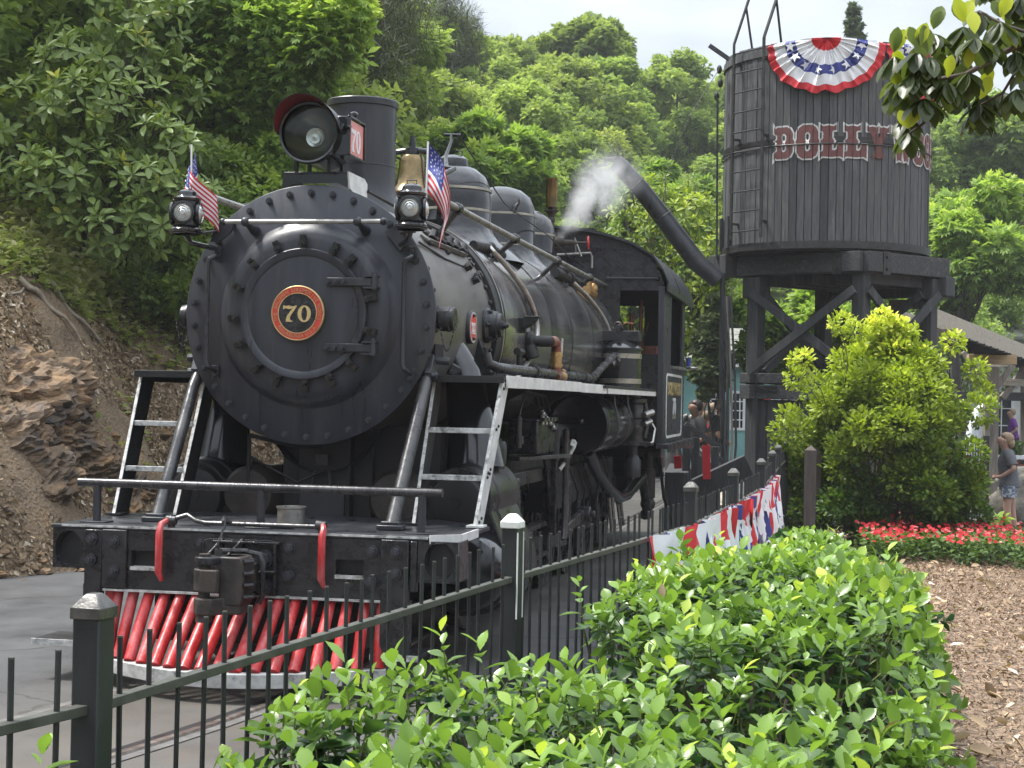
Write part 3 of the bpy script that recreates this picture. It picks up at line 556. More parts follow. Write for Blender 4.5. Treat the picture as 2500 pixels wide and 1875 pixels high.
hoop([(52, 6.3, .96), (45, 6.35, .95), (32, 6.75, .95), (18, 7.05, .955), (5, 7.1, .955), (-10, 7.0, .955), (-24, 6.85, .96)], .024, MT['steel'])
q = MB(); q.tube([(.56, 2.2, 2.86), (.57, 2.75, 2.89), (.58, 3.2, 2.87)], .035, 10); q.ball((.57, 2.75, 2.89), .05); part('check_fitting', q, MT['soot'])
q = MB(); q.tube([(.60, 5.6, 2.93), (.62, 6.2, 2.92), (.62, 6.9, 2.92)], .05, 10); q.tube([(.62, 6.25, 2.92), (.62, 6.4, 2.92)], .07, 10); q.ball((.62, 6.0, 2.98), .06); part('check_fitting', q, MT['soot'])
q = MB(); q.tube([(.66, 7.2, 2.86), (.70, 7.45, 2.84)], .055, 10); q.ball((.70, 7.4, 2.9), .06); q.tube([(.68, 7.3, 2.9), (.68, 7.3, 3.02)], .03, 8); part('bronze_check_valve', q, MT['bronze'])
# side bracket step, pipe, bronze valve
q = MB(); q.box((.87, 2.62, 2.27), (.06, .05, .12)); q.prism([(.88, 0, 2.33), (.99, 0, 2.33), (.99, 0, 2.315), (.93, 0, 2.26), (.88, 0, 2.24)], (0, 2.57, 0), (0, 2.66, 0)); q.box((.95, 2.62, 2.335), (.12, .11, .012)); part('foot_bracket', q, MT['soot'], bevel=.004)
q = MB(); q.lathe([(.05, -.04), (.08, 0), (.08, .03), (.05, .05)], (.86, 2.95, 2.16), (1, 0, 0), 20); q.tube([(.88, 2.95, 2.16), (1.0, 2.97, 2.16), (1.03, 3.0, 2.16)], .045, 12); q.tube([(.86, 2.93, 2.12), (.90, 2.93, 2.02)], .06, 12); part('washout_flange', q, MT['soot'])
q = MB(); q.tube([(1.03, 2.98, 2.16), (1.05, 3.06, 2.165), (1.05, 3.13, 2.155), (1.05, 3.16, 2.11), (1.05, 3.165, 2.07)], .042, 14); part('copper_elbow', q, MT['copper'])
q = MB(); q.tube([(1.05, 3.165, 2.08), (1.05, 3.165, 1.955)], .046, 12); q.tube([(1.05, 3.165, 2.065), (1.05, 3.165, 2.045)], .054, 8); q.tube([(1.05, 3.165, 1.985), (1.05, 3.165, 1.965)], .054, 8); q.tube([(1.05, 3.165, 2.0), (1.05, 3.3, 2.0)], .016, 8); vb = part('bronze_valve', q, MT['bronze'])
q = MB(); q.tube([(1.05, 3.3, 2.0), (1.055, 3.34, 2.02), (1.06, 3.36, 2.10), (1.06, 3.38, 2.2)], .011, 8); part('valve_lever', q, MT['steel'], vb)
q = MB(); q.tube([(1.05, 3.165, 1.96), (1.05, 3.165, 1.86)], .04, 12); q.tube([(1.05, 3.1, 1.88), (1.05, 3.3, 1.88)], .045, 12); part('pipe_tee', q, MT['copper'])
q = MB(); q.tube([(1.05, 3.3, 1.885), (1.05, 3.48, 1.885)], .045, 12); q.tube([(1.05, 3.42, 1.93), (1.05, 3.56, 1.93)], .02, 8); part('bronze_union', q, MT['bronze'])
q = MB(); q.tube([(.93, 1.02, 2.0), (.95, 1.02, 1.93), (1.0, 1.08, 1.905), (1.04, 1.3, 1.90), (1.05, 5.2, 1.90), (1.05, 5.6, 1.98), (1.06, 6.6, 2.16)], .036, 12); q.tube([(1.05, 2.2, 1.90), (1.05, 2.27, 1.90)], .045, 12); q.tube([(1.05, 4.6, 1.90), (1.05, 4.67, 1.90)], .045, 12); part('side_pipe', q, MT['brownsteel'])
q = MB(); q.box((.80, 1.42, 1.98), (.10, .10, .26), 0, 0, -.35); q.box((.84, 1.42, 2.02), (.03, .07, .07)); part('running_board_bracket', q, MT['soot'], bevel=.005)
q = MB(); q.box((.83, .50, 1.87), (.07, .07, .08), .3, 0, .5); part('casting_lug', q, MT['greasy'], bevel=.012)
q = MB(); q.tube([(.93, 2.2, 2.08), (.93, 2.2, 1.94), (.96, 2.3, 1.88)], .02, 8); q.tube([(.93, 2.12, 2.05), (.93, 2.3, 2.05)], .03, 8); part('cock', q, MT['soot'])
# running boards
for s in (1, -1):
    q = MB(); q.box((s*.965, 2.1, 1.815), (.53, 3.9, .024)); q.box((s*1.02, 6.05, 1.815), (.64, 4.0, .024)); rb = part('running_board', q, MT['soot'], bevel=.003)
    for (x, y0, y1) in ((1.236, .26, 1.75), (1.236, 1.753, 3.3)) if s > 0 else ((-1.236, .26, 3.3),): part('edge_strip', MB().box((x, (y0+y1)/2, 1.80), (.012, y1-y0, .078)), MT['white'] if s > 0 else MT['soot'], rb, bevel=.002)
    if s > 0:
        part('edge_strip', MB().beam((1.236, 3.303, 1.795), (1.32, 4.2, 1.79), .012, .075), MT['white'], rb, bevel=.002)
        part('edge_strip', MB().box((1.33, 6.15, 1.79), (.012, 3.87, .072)), MT['white'], rb, bevel=.002)
    part('front_edge', MB().box((s*.97, .145, 1.812), (.54, .016, .045)), MT['soot'], rb, bevel=.002)
    for k in range(3): part('board_bracket', MB().prism([(s*.80, 0, 1.80), (s*1.2, 0, 1.80), (s*.82, 0, 1.60)], (0, 1.6+k*1.9, 0), (0, 1.63+k*1.9, 0)), MT['soot'], rb)
# ladders
for s in (1, -1):
    a0, a1 = V(s*1.165, -.28, .915), V(s*1.215, .20, 1.80); i0, i1 = V(s*.775, -.24, .915), V(s*.775, .22, 1.80)
    dn = V(0, 1, -.52).normalized()
    def stringer(p, q, th, dp, m):
        k = MB(); sx = V(th/2, 0, 0); dd = V(0, dp, 0)
        k.add([p-sx, p+sx, p+sx+dd, p-sx+dd, q-sx, q+sx, q+sx+dd, q-sx+dd], [(0, 1, 2, 3), (4, 7, 6, 5), (0, 4, 5, 1), (1, 5, 6, 2), (2, 6, 7, 3), (3, 7, 4, 0)]); return part('ladder_stringer', k, m, bevel=.002)
    ow = MT['white'] if s > 0 else MT['soot']
    st = stringer(a0, a1, .016, .20, ow)
    si = stringer(i0, i1, .014, .19, MT['soot'])
    for (p, q) in ((a0, a1), (i0, i1)):
        k = MB(); k.beam(p+V(0, -.006, 0), q+V(0, -.006, 0), .020, .008, (0, 1, 0)); part('stringer_edge', k, MT['stepwhite'])
    for p in (a0, i0): part('ladder_foot', MB().box(p+V(0, .05, .004), (.10, .14, .012)), ow if p is a0 else MT['soot'])
    for t in (.33, .655):
        p = a0.lerp(a1, t); q = i0.lerp(i1, t); y = (p.y+q.y)/2
        k = MB(); k.box(((p.x+q.x)/2, y+.085, p.z), (abs(p.x-q.x)-.018, .16, .014)); stp = part('ladder_step', k, MT['black'])
        part('step_edge', MB().box(((p.x+q.x)/2, y-.002, p.z-.006), (abs(p.x-q.x)-.018, .014, .034)), MT['stepwhite'], stp, bevel=.003)
    if s > 0:
        for t in (.03, .33, .36, .66, .95):
            p = a0.lerp(a1, t); rep('rivet', rv, (p.x+.01, p.y+.05, p.z), scale=.55)
            rep('rivet', rv, (p.x+.01, p.y+.11, p.z+.02), scale=.55)
# brace rods
for s in (1, -1):
    k = MB(); k.tube([(s*.735, -.60, .93), (s*.757, -.14, 1.55), (s*.765, .0, 1.74), (s*.76, .10, 1.86)], [.040, .040, .038, .034], 14); br = part('brace_rod', k, MT['brownsteel'])
    k = MB(); k.box((s*.735, -.60, .925), (.15, .13, .03)); k.box((s*.735, -.60, .945), (.11, .09, .03)); part('brace_foot', k, MT['black'], br, bevel=.006)
    k = MB(); k.box((s*.775, .10, 1.88), (.05, .10, .14), 0, -.5, 0); k.tube([(s*.74, .06, 1.83), (s*.83, .06, 1.83)], .026, 6); k.tube([(s*.75, .16, 1.93), (s*.88, .18, 1.92)], .028, 6); k.box((s*.80, .2, 1.97), (.06, .06, .12), .4); part('brace_bracket', k, MT['black'], br, bevel=.005)
# deck and buffer beam
k = MB(); k.prism([(-1.22, -1.0, 0), (1.07, -1.0, 0), (1.22, -.88, 0), (1.22, -.10, 0), (.8, .30, 0), (-.8, .30, 0), (-1.22, -.10, 0)], (0, 0, .885), (0, 0, .908)); dk = part('deck', k, MT['black'], bevel=.004)
k = MB(); k.beam((1.07, -1.004, .896), (1.222, -.884, .896), .008, .05); k.beam((1.224, -.884, .896), (1.224, -.45, .896), .008, .05); part('deck_edge', k, MT['white'], dk)
k = MB(); k.beam((-1.15, -1.003, .903), (1.06, -1.003, .903), .008, .012); part('deck_lip', k, MT['stepwhite'], dk)
k = MB(); k.box((0, -.85, .775), (2.40, .18, .20))
part('beam_back', k, MT['soot'])
k = MB()
for (x0, x1, z0, z1) in ((-.735, -.715, .545, .884), (-.715, -.55, .77, .884), (-.715, -.55, .545, .675), (-.55, .525, .545, .884), (.525, .69, .765, .884), (.525, .69, .545, .68), (.69, .79, .545, .884)):
    k.box(((x0+x1)/2, -.97, (z0+z1)/2), (x1-x0, .06, z1-z0))
part('buffer_beam', k, MT['greasy'])
for x in (-.632, .607):
    k = MB(); k.box((x, -.965, .668), (.165, .10, .02)); part('slot_sill', k, MT['stepwhite'])
for (x0, x1, z0, z1, y) in ((-1.0, -.892, .235, .884, -1.004), (-.888, -.737, .55, .888, -1.010), (.795, .955, .24, .888, -1.010), (.962, 1.0, .60, .884, -1.002)):
    k = MB(); k.box(((x0+x1)/2, y+.012, (z0+z1)/2), (x1-x0, .05, z1-z0)); part('beam_strap', k, MT['greasy'], bevel=.005)
for s in (-1, 1):
    el = [(s*1.13+.088*math.cos(2*math.pi*i/28), .775+.108*math.sin(2*math.pi*i/28)) for i in range(28)]
    x0, x1 = (1.003, 1.235) if s > 0 else (-1.205, -1.003)
    if s < 0: el = [(x-.0, z) for x, z in [(-1.105+.085*math.cos(2*math.pi*i/28), .765+.108*math.sin(2*math.pi*i/28)) for i in range(28)]]
    me = curve_mesh([[(x0, .655), (x1, .655), (x1, .885), (x0, .885)], el[::-1]], 0, .012); me.materials.append(MT['greasy'])
    o = link('end_plate', me, loco); o.rotation_euler = (R(90), 0, 0); o.location = (0, -.992, 0)
    k = MB(); cx = 1.13 if s > 0 else -1.105; cz = .775 if s > 0 else .765
    k.lathe([(.0865, 0), (.082, .03), (.06, .075), (.03, .095), (0, .10)], (cx, -.985, cz), (0, 1, 0), 28)
    for i, v in enumerate(k.v): k.v[i] = (v[0], v[1], cz+(v[2]-cz)*1.24)
    part('push_pole_pocket', k, MT['brownsteel'])
    k = MB(); k.box((s*1.225 if s > 0 else -1.21, -.86, .77), (.02, .22, .225)); part('beam_end', k, MT['brownsteel'] if s > 0 else MT['greasy'], bevel=.003)
for x, z in ((-.95, .83), (-.955, .71), (-.81, .82), (-.81, .65), (-.28, .83), (-.28, .66), (.255, .82), (.25, .66), (.745, .82), (.74, .65), (.885, .82), (.885, .70)):
    rep('bolt', bignut, (x, -1.0 if abs(x) < .7 else -1.022, z), (0, R(15*x), 0))
k = MB(); k.prism([(-.27, 0, .845), (-.23, 0, .86), (.15, 0, .86), (.185, 0, .845), (.185, 0, .545), (-.27, 0, .545)], (0, -1.0, 0), (0, -1.02, 0)); k.box((0, -1.03, .845), (.40, .05, .014)); k.box((.178, -1.03, .70), (.014, .05, .30))
for x in (-.14, -.02): k.beam((x, -1.02, .845), (x-.05, -1.18, .74), .014, .05)
k.box((.12, -1.05, .685), (.14, .08, .014)); part('coupler_plate', k, MT['greasy'], bevel=.003)
for x, z in ((.11, .755), (.11, .60)): rep('bolt', bignut, (x, -1.02, z), (0, .3, 0), loco, 1.5)
# coupler
k = MB(); k.box((0, -1.10, .655), (.17, .22, .16)); k.prism([(-.04, 0, .79), (.085, 0, .79), (.10, 0, .76), (.10, 0, .55), (.085, 0, .52), (-.04, 0, .52)], (0, -1.16, 0), (0, -1.34, 0)); cp = part('coupler', k, MT['rust'], bevel=.010)
k = MB(); k.prism([(-.17, -1.38, 0), (-.13, -1.42, 0), (-.06, -1.40, 0), (-.03, -1.33, 0), (.06, -1.32, 0), (.09, -1.20, 0), (-.05, -1.20, 0), (-.15, -1.30, 0)], (0, 0, .745), (0, 0, .79)); part('coupler_lug', k, MT['greasy'], cp, bevel=.008)
k = MB(); k.prism([(-.17, -1.38, 0), (-.13, -1.42, 0), (-.05, -1.42, 0), (-.01, -1.34, 0), (.08, -1.32, 0), (.09, -1.20, 0), (-.05, -1.20, 0), (-.15, -1.30, 0)], (0, 0, .47), (0, 0, .565)); part('coupler_lug', k, MT['rust'], cp, bevel=.010)
k = MB(); k.tube([(-.115, -1.36, .60), (-.115, -1.36, .725)], .058, 20); k.box((-.07, -1.40, .66), (.10, .05, .125)); part('knuckle', k, MT['rust'], cp, bevel=.008)
k = MB(); k.tube([(-.115, -1.36, .43), (-.115, -1.36, .47), (-.115, -1.36, .471), (-.115, -1.36, .805)], [.045, .045, .032, .032], 14); part('knuckle_pin', k, MT['rust'], cp)
k = MB()
for z in (.57, .635, .70, .765): k.tube([(.085, -1.20, z), (.125, -1.24, z), (.135, -1.29, z), (.10, -1.335, z)], .014, 8)
k.tube([(.06, -1.14, .80), (.13, -1.15, .79), (.15, -1.16, .75), (.15, -1.16, .56), (.13, -1.15, .52)], .016, 8); k.tube([(-.12, -1.12, .80), (.06, -1.14, .805)], .016, 8); part('coupler_guard', k, MT['greasy'], cp)
k = MB(); k.tube([(-.06, -1.30, .79), (-.06, -1.30, .83)], .022, 10); k.lathe([(.018, -.006), (.026, 0), (.018, .006)], (-.06, -1.30, .85), (1, 0, 0), 14)
for i in range(5): z = .865+i*.022; k.tube([(-.06, -1.29+.02*i, z), (-.056 if i % 2 else -.064, -1.285+.02*i, z+.01), (-.06, -1.28+.02*i, z+.024)], .006, 6)
part('lift_chain', k, MT['iron'], cp)
# cut lever
k = MB(); k.tube([(-.50, -1.0, .955), (-.44, -.99, .965), (-.38, -.985, .985), (-.32, -1.0, .955), (-.26, -1.01, .945), (.44, -1.0, .945)], .0135, 10); k.tube([(-.10, -1.0, .945), (-.13, -1.06, .975), (-.10, -1.12, .985), (-.07, -1.2, .965)], .015, 10); cl_ = part('uncoupling_lever', k, MT['brownsteel'])
for x in (-.475, .43): k = MB(); k.tube([(x-.03, -.99, .955), (x+.03, -.99, .95)], .028, 12); k.box((x, -.985, .925), (.03, .04, .04)); part('lever_bracket', k, MT['brownsteel'], cl_, bevel=.003)
for x in (-.51, .465): k = MB(); k.tube([(x+.02*(1 if x < 0 else -1), -1.0, .955), (x, -1.05, .935), (x, -1.075, .89), (x, -1.08, .66), (x+.012, -1.06, .61)], [.016, .018, .021, .021, .012], 8); part('red_lever_handle', k, MT['red'], cl_)
# deck rail, cup
k = MB(); k.cyl((-1.15, -.8, 1.145), (1.09, -.8, 1.145), .026, n=16); dr = part('deck_handrail', k, MT['brownsteel'])
for x in (-1.03, -.0, .97):
    k = MB(); k.cyl((x, -.8, .905), (x, -.8, 1.13), .024, n=14); k.box((x, -.8, .912), (.16, .12, .012)); part('rail_post', k, MT['black'], dr, bevel=.002)
k = MB(); k.lathe([(.085, .91), (.085, .995), (.092, 1.0), (.092, 1.01), (.078, 1.01), (.074, .95), (0, .945)], (.03, -.35, 0), (0, 0, 1), 32); part('steel_filler_cup', k, MT['steel'])
k = MB(); k.tube([(-.25, -.55, .915), (.0, -.75, .92), (.2, -.8, .92)], .02, 6); part('deck_hose', k, MT['soot'])
# pilot
def pil_y(x): return -1.0-.42*math.cos(max(-1, min(1, (x+.04)/.86))*math.pi/2)**.9
nb_ = 17
for i in range(nb_):
    x = -.815+i*(1.60/(nb_-1)); k = MB(); a = V(x, -.93, .555); e = V(x*1.005, pil_y(x)+.015, .165)
    k.tube([a, a.lerp(e, .5), e], [.031, .033, .034], 12); part('pilot_bar', k, MT['red'])
k = MB(); k.box((.80, -.96, .35), (.05, .05, .40)); part('pilot_end_bar', k, MT['red'], bevel=.006)
k = MB(); k.box((-.86, -.95, .36), (.05, .05, .38)); part('pilot_end_bar', k, MT['red'], bevel=.006)
pts = [(x, pil_y(x)) for x in np.linspace(-.90, .86, 30)]
k = MB(); po = [(x, y-.035, 0) for x, y in pts]+[(x, y+.045, 0) for x, y in pts[::-1]]
k.prism(po, (0, 0, .085), (0, 0, .165)); part('pilot_bottom_frame', k, mat('scuffed_pale_grey_paint', (.30, .30, .29), (.52, .52, .50), .6, 0, 12, .25, 40, col3=(.10, .10, .09), c3=(.55, .68), s3=9), bevel=.004)
k = MB(); k.prism([(-.88, -1.02, 0), (.80, -1.02, 0), (.80, -.90, 0), (-.88, -.90, 0)], (0, 0, .532), (0, 0, .544)); part('pilot_top_flange', k, MT['stepwhite'])
k = MB(); k.box((0, -.55, .38), (1.3, .5, .30)); k.beam((-.6, -.8, .5), (0, -1.25, .2), .04, .05); k.beam((.6, -.8, .5), (0, -1.25, .2), .04, .05); part('pilot_backing', k, MT['soot'])
for x0, x1, z in ((-1.32, -.86, .22), (.74, 1.02, .23)):
    k = MB(); k.box(((x0+x1)/2, -.85, z), (x1-x0, .34, .022)); sp = part('foot_step', k, MT['soot'], bevel=.003); part('step_edge', MB().box(((x0+x1)/2, -1.022, z-.002), (x1-x0, .012, .034)), MT['stepwhite'], sp)
k = MB(); k.box((.91, -.9, .38), (.03, .18, .30)); k.box((-1.02, -.9, .40), (.03, .1, .32)); part('step_hanger', k, MT['greasy'])
# saddle and cylinders
k = MB(); k.lathe([(.36, .30), (.36, 1.3)], (0, 0, 1.55), AX, 32); k.box((0, .9, 1.05), (.62, .9, .9)); k.box((0, .42, 1.15), (.36, .10, .60)); k.beam((-.28, .5, 1.5), (-.28, .5, .9), .06, .06); part('saddle', k, MT['soot'], bevel=.01)
k = MB(); k.box((0, .36, .98), (.30, .04, .25)); k.box((0, .345, 1.27), (.08, .05, .07)); k.tube([(-.05, .33, 1.2), (-.06, .33, 1.1)], .01, 6); k.tube([(.05, .33, 1.2), (.06, .33, 1.1)], .01, 6); part('saddle_cover', k, MT['black'])
for s in (1, -1):
    # outer casing: outline round the valve chest and main cylinder
    ol = []
    cx, cz, r1 = s*.91, 1.03, .215; mx_, mz, r2 = s*.95, .58, .30
    for i in range(13): a = R(150-i*150/12-20*i/12); ol.append((cx+s*r1*math.cos(a), cz+r1*math.sin(a)))
    for i in range(13): a = R(20-i*150/12); ol.append((mx_+s*r2*math.cos(a), mz+r2*math.sin(a)))
    ol += [(s*.55, .34), (s*.52, 1.05)]
    k = MB(); k.prism([(x, 0, z) for x, z in ol], (0, .42, 0), (0, .60, 0)); cy = part('cylinder_casing', k, MT['tankgrey'] if s > 0 else MT['soot'], bevel=.012)
    ol2 = [((x-cx)*1.05+cx, (z-.8)*1.04+.8) for x, z in ol]
    k = MB(); k.prism([(x, 0, z) for x, z in ol2], (0, .60, 0), (0, 1.28, 0)); part('cylinder_jacket', k, MT['tankgrey'] if s > 0 else MT['soot'], cy, bevel=.02)
    k = MB(); k.lathe([(0, .335), (.035, .335), (.038, .345), (.15, .348), (.178, .36), (.185, .38), (.20, .43)], (cx-s*.02, 0, cz-.02), AX, 40); part('valve_chest_cover', k, MT['soot'], cy)
    k = MB(); k.lathe([(0, .20), (.16, .21), (.235, .25), (.255, .30), (.262, .43)], (mx_+s*.03, 0, mz), AX, 40); part('cylinder_cover', k, MT['gloss'], cy)
    k = MB(); k.lathe([(0, .30), (.16, .31), (.19, .36), (.19, .6)], (s*.50, 0, 1.03), AX, 32); part('inner_cover', k, MT['rust'], cy)
    k = MB(); k.tube([(s*.70, .95, 2.0), (s*.80, .92, 1.85), (s*.875, .86, 1.5), (s*.90, .84, 1.22)], [.12, .125, .165, .215], 24); part('steam_pipe', k, MT['gloss'])
    k = MB(); X, Yy = s*1.02, 1.08; k.lathe([(.035, 1.18), (.035, 1.205), (.044, 1.21), (.044, 1.235), (.054, 1.25), (.056, 1.37), (.045, 1.40), (.02, 1.405), (.02, 1.42), (0, 1.42)], (X, Yy, 0), (0, 0, 1), 22); sv = part('snifter_valve', k, MT['black'])
    for i in range(3):
        for j in range(3): a = R(-95+22*i); k = MB(); c0 = V(X, Yy, 1.275+j*.034); d = V(math.cos(a), math.sin(a), 0); k.cyl(c0+d*.053, c0+d*.0575, .0085, n=10); part('vent_hole', k, MT['soot'], sv)
k = MB(); k.tube([(-.50, .32, 1.42), (-.50, .31, 1.2), (-.50, .33, .95)], .014, 8); k.tube([(-.5, .32, 1.42), (-.2, .30, 1.36), (.0, .35, 1.36)], .014, 8); k.tube([(-.5, .33, 1.28), (-.15, .28, 1.12), (.02, .3, 1.2)], .009, 6); part('front_piping', k, MT['soot'])
# running gear
for s in (1, -1):
    k = MB(); k.box((s*.42, 5.0, .72), (.10, 7.6, .28)); part('main_frame', k, MT['soot'])
def wheel_mesh(r, spokes, rim):
    k = MB(); k.lathe([(r-.05, -.06), (r-.004, -.06), (r, -.055), (r+.0, .045), (r+.03, .05), (r+.03, .07), (r-.05, .07), (r-.05, -.06)], (0, 0, 0), (1, 0, 0), 48)
    t = k.mesh('tyre', MT['brownsteel'], 40)
    k = MB(); k.lathe([(r-.10, -.03), (r-.05, -.045), (r-.05, .05), (r-.10, .04), (r-.10, -.03)], (0, 0, 0), (1, 0, 0), 40); k.lathe([(0, .09), (.09, .09), (.10, .07), (.10, -.05), (0, -.05)], (0, 0, 0), (1, 0, 0), 20)
    for i in range(spokes): a = 2*math.pi*i/spokes; k.tube([(0.02, .08*math.cos(a), .08*math.sin(a)), (0, (r-.08)*math.cos(a), (r-.08)*math.sin(a))], [.034, .024], 8)
    return t, k.mesh('wheel_centre', MT['greasy'], 40)
tw, cw = wheel_mesh(.53, 12, 1); tp, cpw = wheel_mesh(.33, 9, 1)
for s in (1, -1):
    for y in (3.45, 4.65, 5.85, 7.05):
        e = link('driving_wheel', cw, loco, 0, (s*.66, y, .56), (0, 0, 0 if s > 0 else math.pi)); link('tyre', tw, e)
    for y in (1.75, 8.9):
        e = link('small_wheel', cpw, loco, 0, (s*.60, y, .36), (0, 0, 0 if s > 0 else math.pi)); link('tyre', tp, e)
    k = MB(); k.box((s*.80, 5.25, .44), (.05, 3.8, .10))
    for y in (3.45, 4.65, 5.85, 7.05): k.cyl((s*.76, y, .44), (s*.86, y, .44), .09, n=16)
    part('side_rod', k, MT['brownsteel'], bevel=.006)
    k = MB(); k.box((s*.98, 2.25, .70), (.10, 1.7, .035)); k.box((s*.98, 2.25, .46), (.10, 1.7, .035)); k.box((s*1.0, 3.1, .70), (.05, .06, .6)); part('crosshead_guide', k, MT['greasy'], bevel=.004)
    k = MB(); k.cyl((s*.95, 1.2, .58), (s*.95, 2.2, .58), .035, n=12); k.box((s*.97, 2.2, .58), (.14, .34, .22)); part('crosshead', k, MT['brownsteel'], bevel=.01)
    k = MB(); k.beam((s*.92, 2.25, .58), (s*.90, 4.65, .44), .05, .12); part('main_rod', k, MT['brownsteel'], bevel=.006)
    k = MB(); k.box((s*1.05, 1.38, 1.06), (.10, .10, .15)); k.box((s*1.04, 1.35, 1.03), (.16, .05, .22)); part('valve_guide', k, MT['brownsteel'], bevel=.02)
    k = MB(); k.box((s*.97, 2.2, 1.10), (.08, 1.7, .10)); k.tube([(s*1.0, 1.32, 1.2), (s*1.0, 1.32, 1.28)], .015, 8); k.tube([(s*1.0, 1.32, 1.28), (s*1.0, 1.32, 1.30)], .024, 8); part('guide_yoke_bar', k, MT['tankgrey'], bevel=.004)
    # link motion
    k = MB(); k.box((s*1.06, 3.08, 1.05), (.05, .07, .90)); k.prism([(0, 2.78, 1.25), (0, 3.04, 1.25), (0, 3.10, .78), (0, 3.06, .78)], (s*1.02, 0, 0), (s*1.045, 0, 0)); part('motion_bracket', k, MT['greasy'], bevel=.004)
    k = MB(); P = [(s*1.12, 3.30+.08*math.cos(t), 1.0+.46*math.sin(t)) for t in np.linspace(-1.35, 1.35, 12)]; k.tube(P, .022, 8); P = [(s*1.12, 3.22+.08*math.cos(t), 1.0+.46*math.sin(t)) for t in np.linspace(-1.35, 1.35, 12)]; k.tube(P, .022, 8); part('expansion_link', k, MT['brownsteel'])
    k = MB(); k.tube([(s*1.10, 3.1, 1.12), (s*1.12, 3.45, 1.22), (s*1.12, 3.7, 1.30)], .018, 8); k.tube([(s*1.1, 3.66, 1.28), (s*1.1, 3.76, 1.33)], .04, 8); part('lifting_arm', k, MT['steel'])
    k = MB(); k.box((s*1.10, 3.52, .84), (.06, .13, .36), 0, -.12); k.beam((s*1.10, 3.25, .60), (s*1.13, 4.2, .70), .05, .085); k.cyl((s*1.08, 4.22, .70), (s*1.2, 4.22, .70), .065, n=16); k.cyl((s*1.2, 4.22, .70), (s*1.24, 4.22, .70), .03, n=10); part('eccentric_crank', k, MT['brownsteel'], bevel=.008)
    k = MB(); k.tube([(s*1.06, 3.08, 1.2), (s*1.06, 3.08, 1.46)], .045, 12); k.tube([(s*1.0, 2.98, 1.36), (s*1.0, 3.16, 1.36)], .055, 12); part('pump_head', k, MT['soot'])
# lubricator box and fittings
k = MB(); k.box((.98, 2.55, 1.40), (.22, .80, .24)); k.box((.98, 2.55, 1.53), (.23, .82, .02)); lb = part('lubricator', k, MT['greasy'], bevel=.008)
k = MB(); k.beam((.86, 2.1, 1.245), (1.1, 3.05, 1.245), .24, .03); part('lubricator_shelf', k, MT['brownsteel'], bevel=.003)
for i in range(9):
    k = MB(); y = 2.25+i*.075; x = 1.10; z = 1.60-.018*i; k.tube([(x, y, 1.50), (x, y, z)], .013, 8); k.ball((x, y, z), .022, 8, 6); k.box((x+.01, y, 1.54), (.03, .03, .03)); part('oil_fitting', k, MT['steel'] if i % 2 else MT['brownsteel'], lb)
for i in range(3):
    k = MB(); y = 2.35+i*.2; k.tube([(1.08, y, 1.6), (1.06, y-.1, 1.72), (.95, y-.35, 1.76), (.85, y-.7, 1.72)], .007, 6); part('oil_pipe', k, MT['soot'])
k = MB(); k.tube([(.99, 1.95, 1.33), (.99, 1.95, 1.56)], .022, 8); k.tube([(.99, 1.95, 1.36), (.99, 1.95, 1.42)], .036, 10); k.tube([(.99, 1.95, 1.56), (1.0, 2.1, 1.75)], .006, 6); part('oil_cup', k, MT['brownsteel'])
# air reservoir
for s in (1, -1):
    k = MB(); k.lathe([(0, 5.03), (.16, 5.025), (.235, 5.0), (.262, 4.985), (.272, 4.99), (.275, 5.02), (.275, 6.92), (.26, 7.0), (.15, 7.06), (0, 7.08)], (s*.96, 0, 1.47), AX, 56); at_ = part('air_reservoir', k, MT['gloss'])
    for y in (5.03, 5.7, 5.78, 6.6): k = MB(); k.lathe([(.275, y-.02), (.281, y-.016), (.281, y+.016), (.275, y+.02)], (s*.96, 0, 1.47), AX, 48); part('reservoir_band', k, MT['brownsteel'], at_)
    k = MB(); k.tube([(s*.75, 4.95, 1.50), (s*.97, 4.93, 1.50)], .03, 10); k.ball((s*.98, 4.94, 1.50), .04); part('reservoir_pipe', k, MT['gloss'], at_)
    for y in (5.5, 6.5): k = MB(); k.tube([(s*1.21, y, 1.8), (s*1.22, y, 1.66), (s*1.245, y, 1.56)], .012, 8); part('reservoir_hanger', k, MT['brownsteel'], at_)
# air pump, brake gear
k = MB()
for z, r in ((1.25, .13), (1.28, .13), (1.30, .075), (1.40, .075), (1.42, .12), (1.46, .12), (1.48, .075), (1.56, .075), (1.58, .12), (1.60, .12), (1.62, .11), (1.70, .13), (1.73, .13), (1.74, .05), (1.80, .05)): k.v = k.v
k.lathe([(0, 1.22), (.14, 1.22), (.14, 1.25), (.09, 1.27), (.09, 1.36), (.10, 1.38), (.10, 1.42), (.085, 1.44), (.085, 1.50), (.10, 1.52), (.10, 1.56), (.09, 1.58), (.09, 1.66), (.13, 1.68), (.13, 1.72), (.06, 1.73), (.06, 1.78), (0, 1.78)], (1.17, 7.5, 0), (0, 0, 1), 28); k.tube([(1.05, 7.6, 1.25), (1.05, 7.6, 1.70)], .05, 12); k.tube([(1.27, 7.55, 1.3), (1.30, 7.6, 1.5), (1.26, 7.6, 1.68)], .03, 8); k.box((1.2, 7.55, 1.24), (.32, .34, .035)); ap = part('air_pump', k, MT['tankgrey'])
k = MB(); k.tube([(1.16, 7.5, 1.21), (1.16, 7.5, 1.12)], .05, 12); k.lathe([(0, .88), (.08, .88), (.085, .90), (.085, 1.06), (.05, 1.12), (0, 1.12)], (1.16, 7.5, 0), (0, 0, 1), 20); part('pump_cylinder', k, MT['black'], ap)
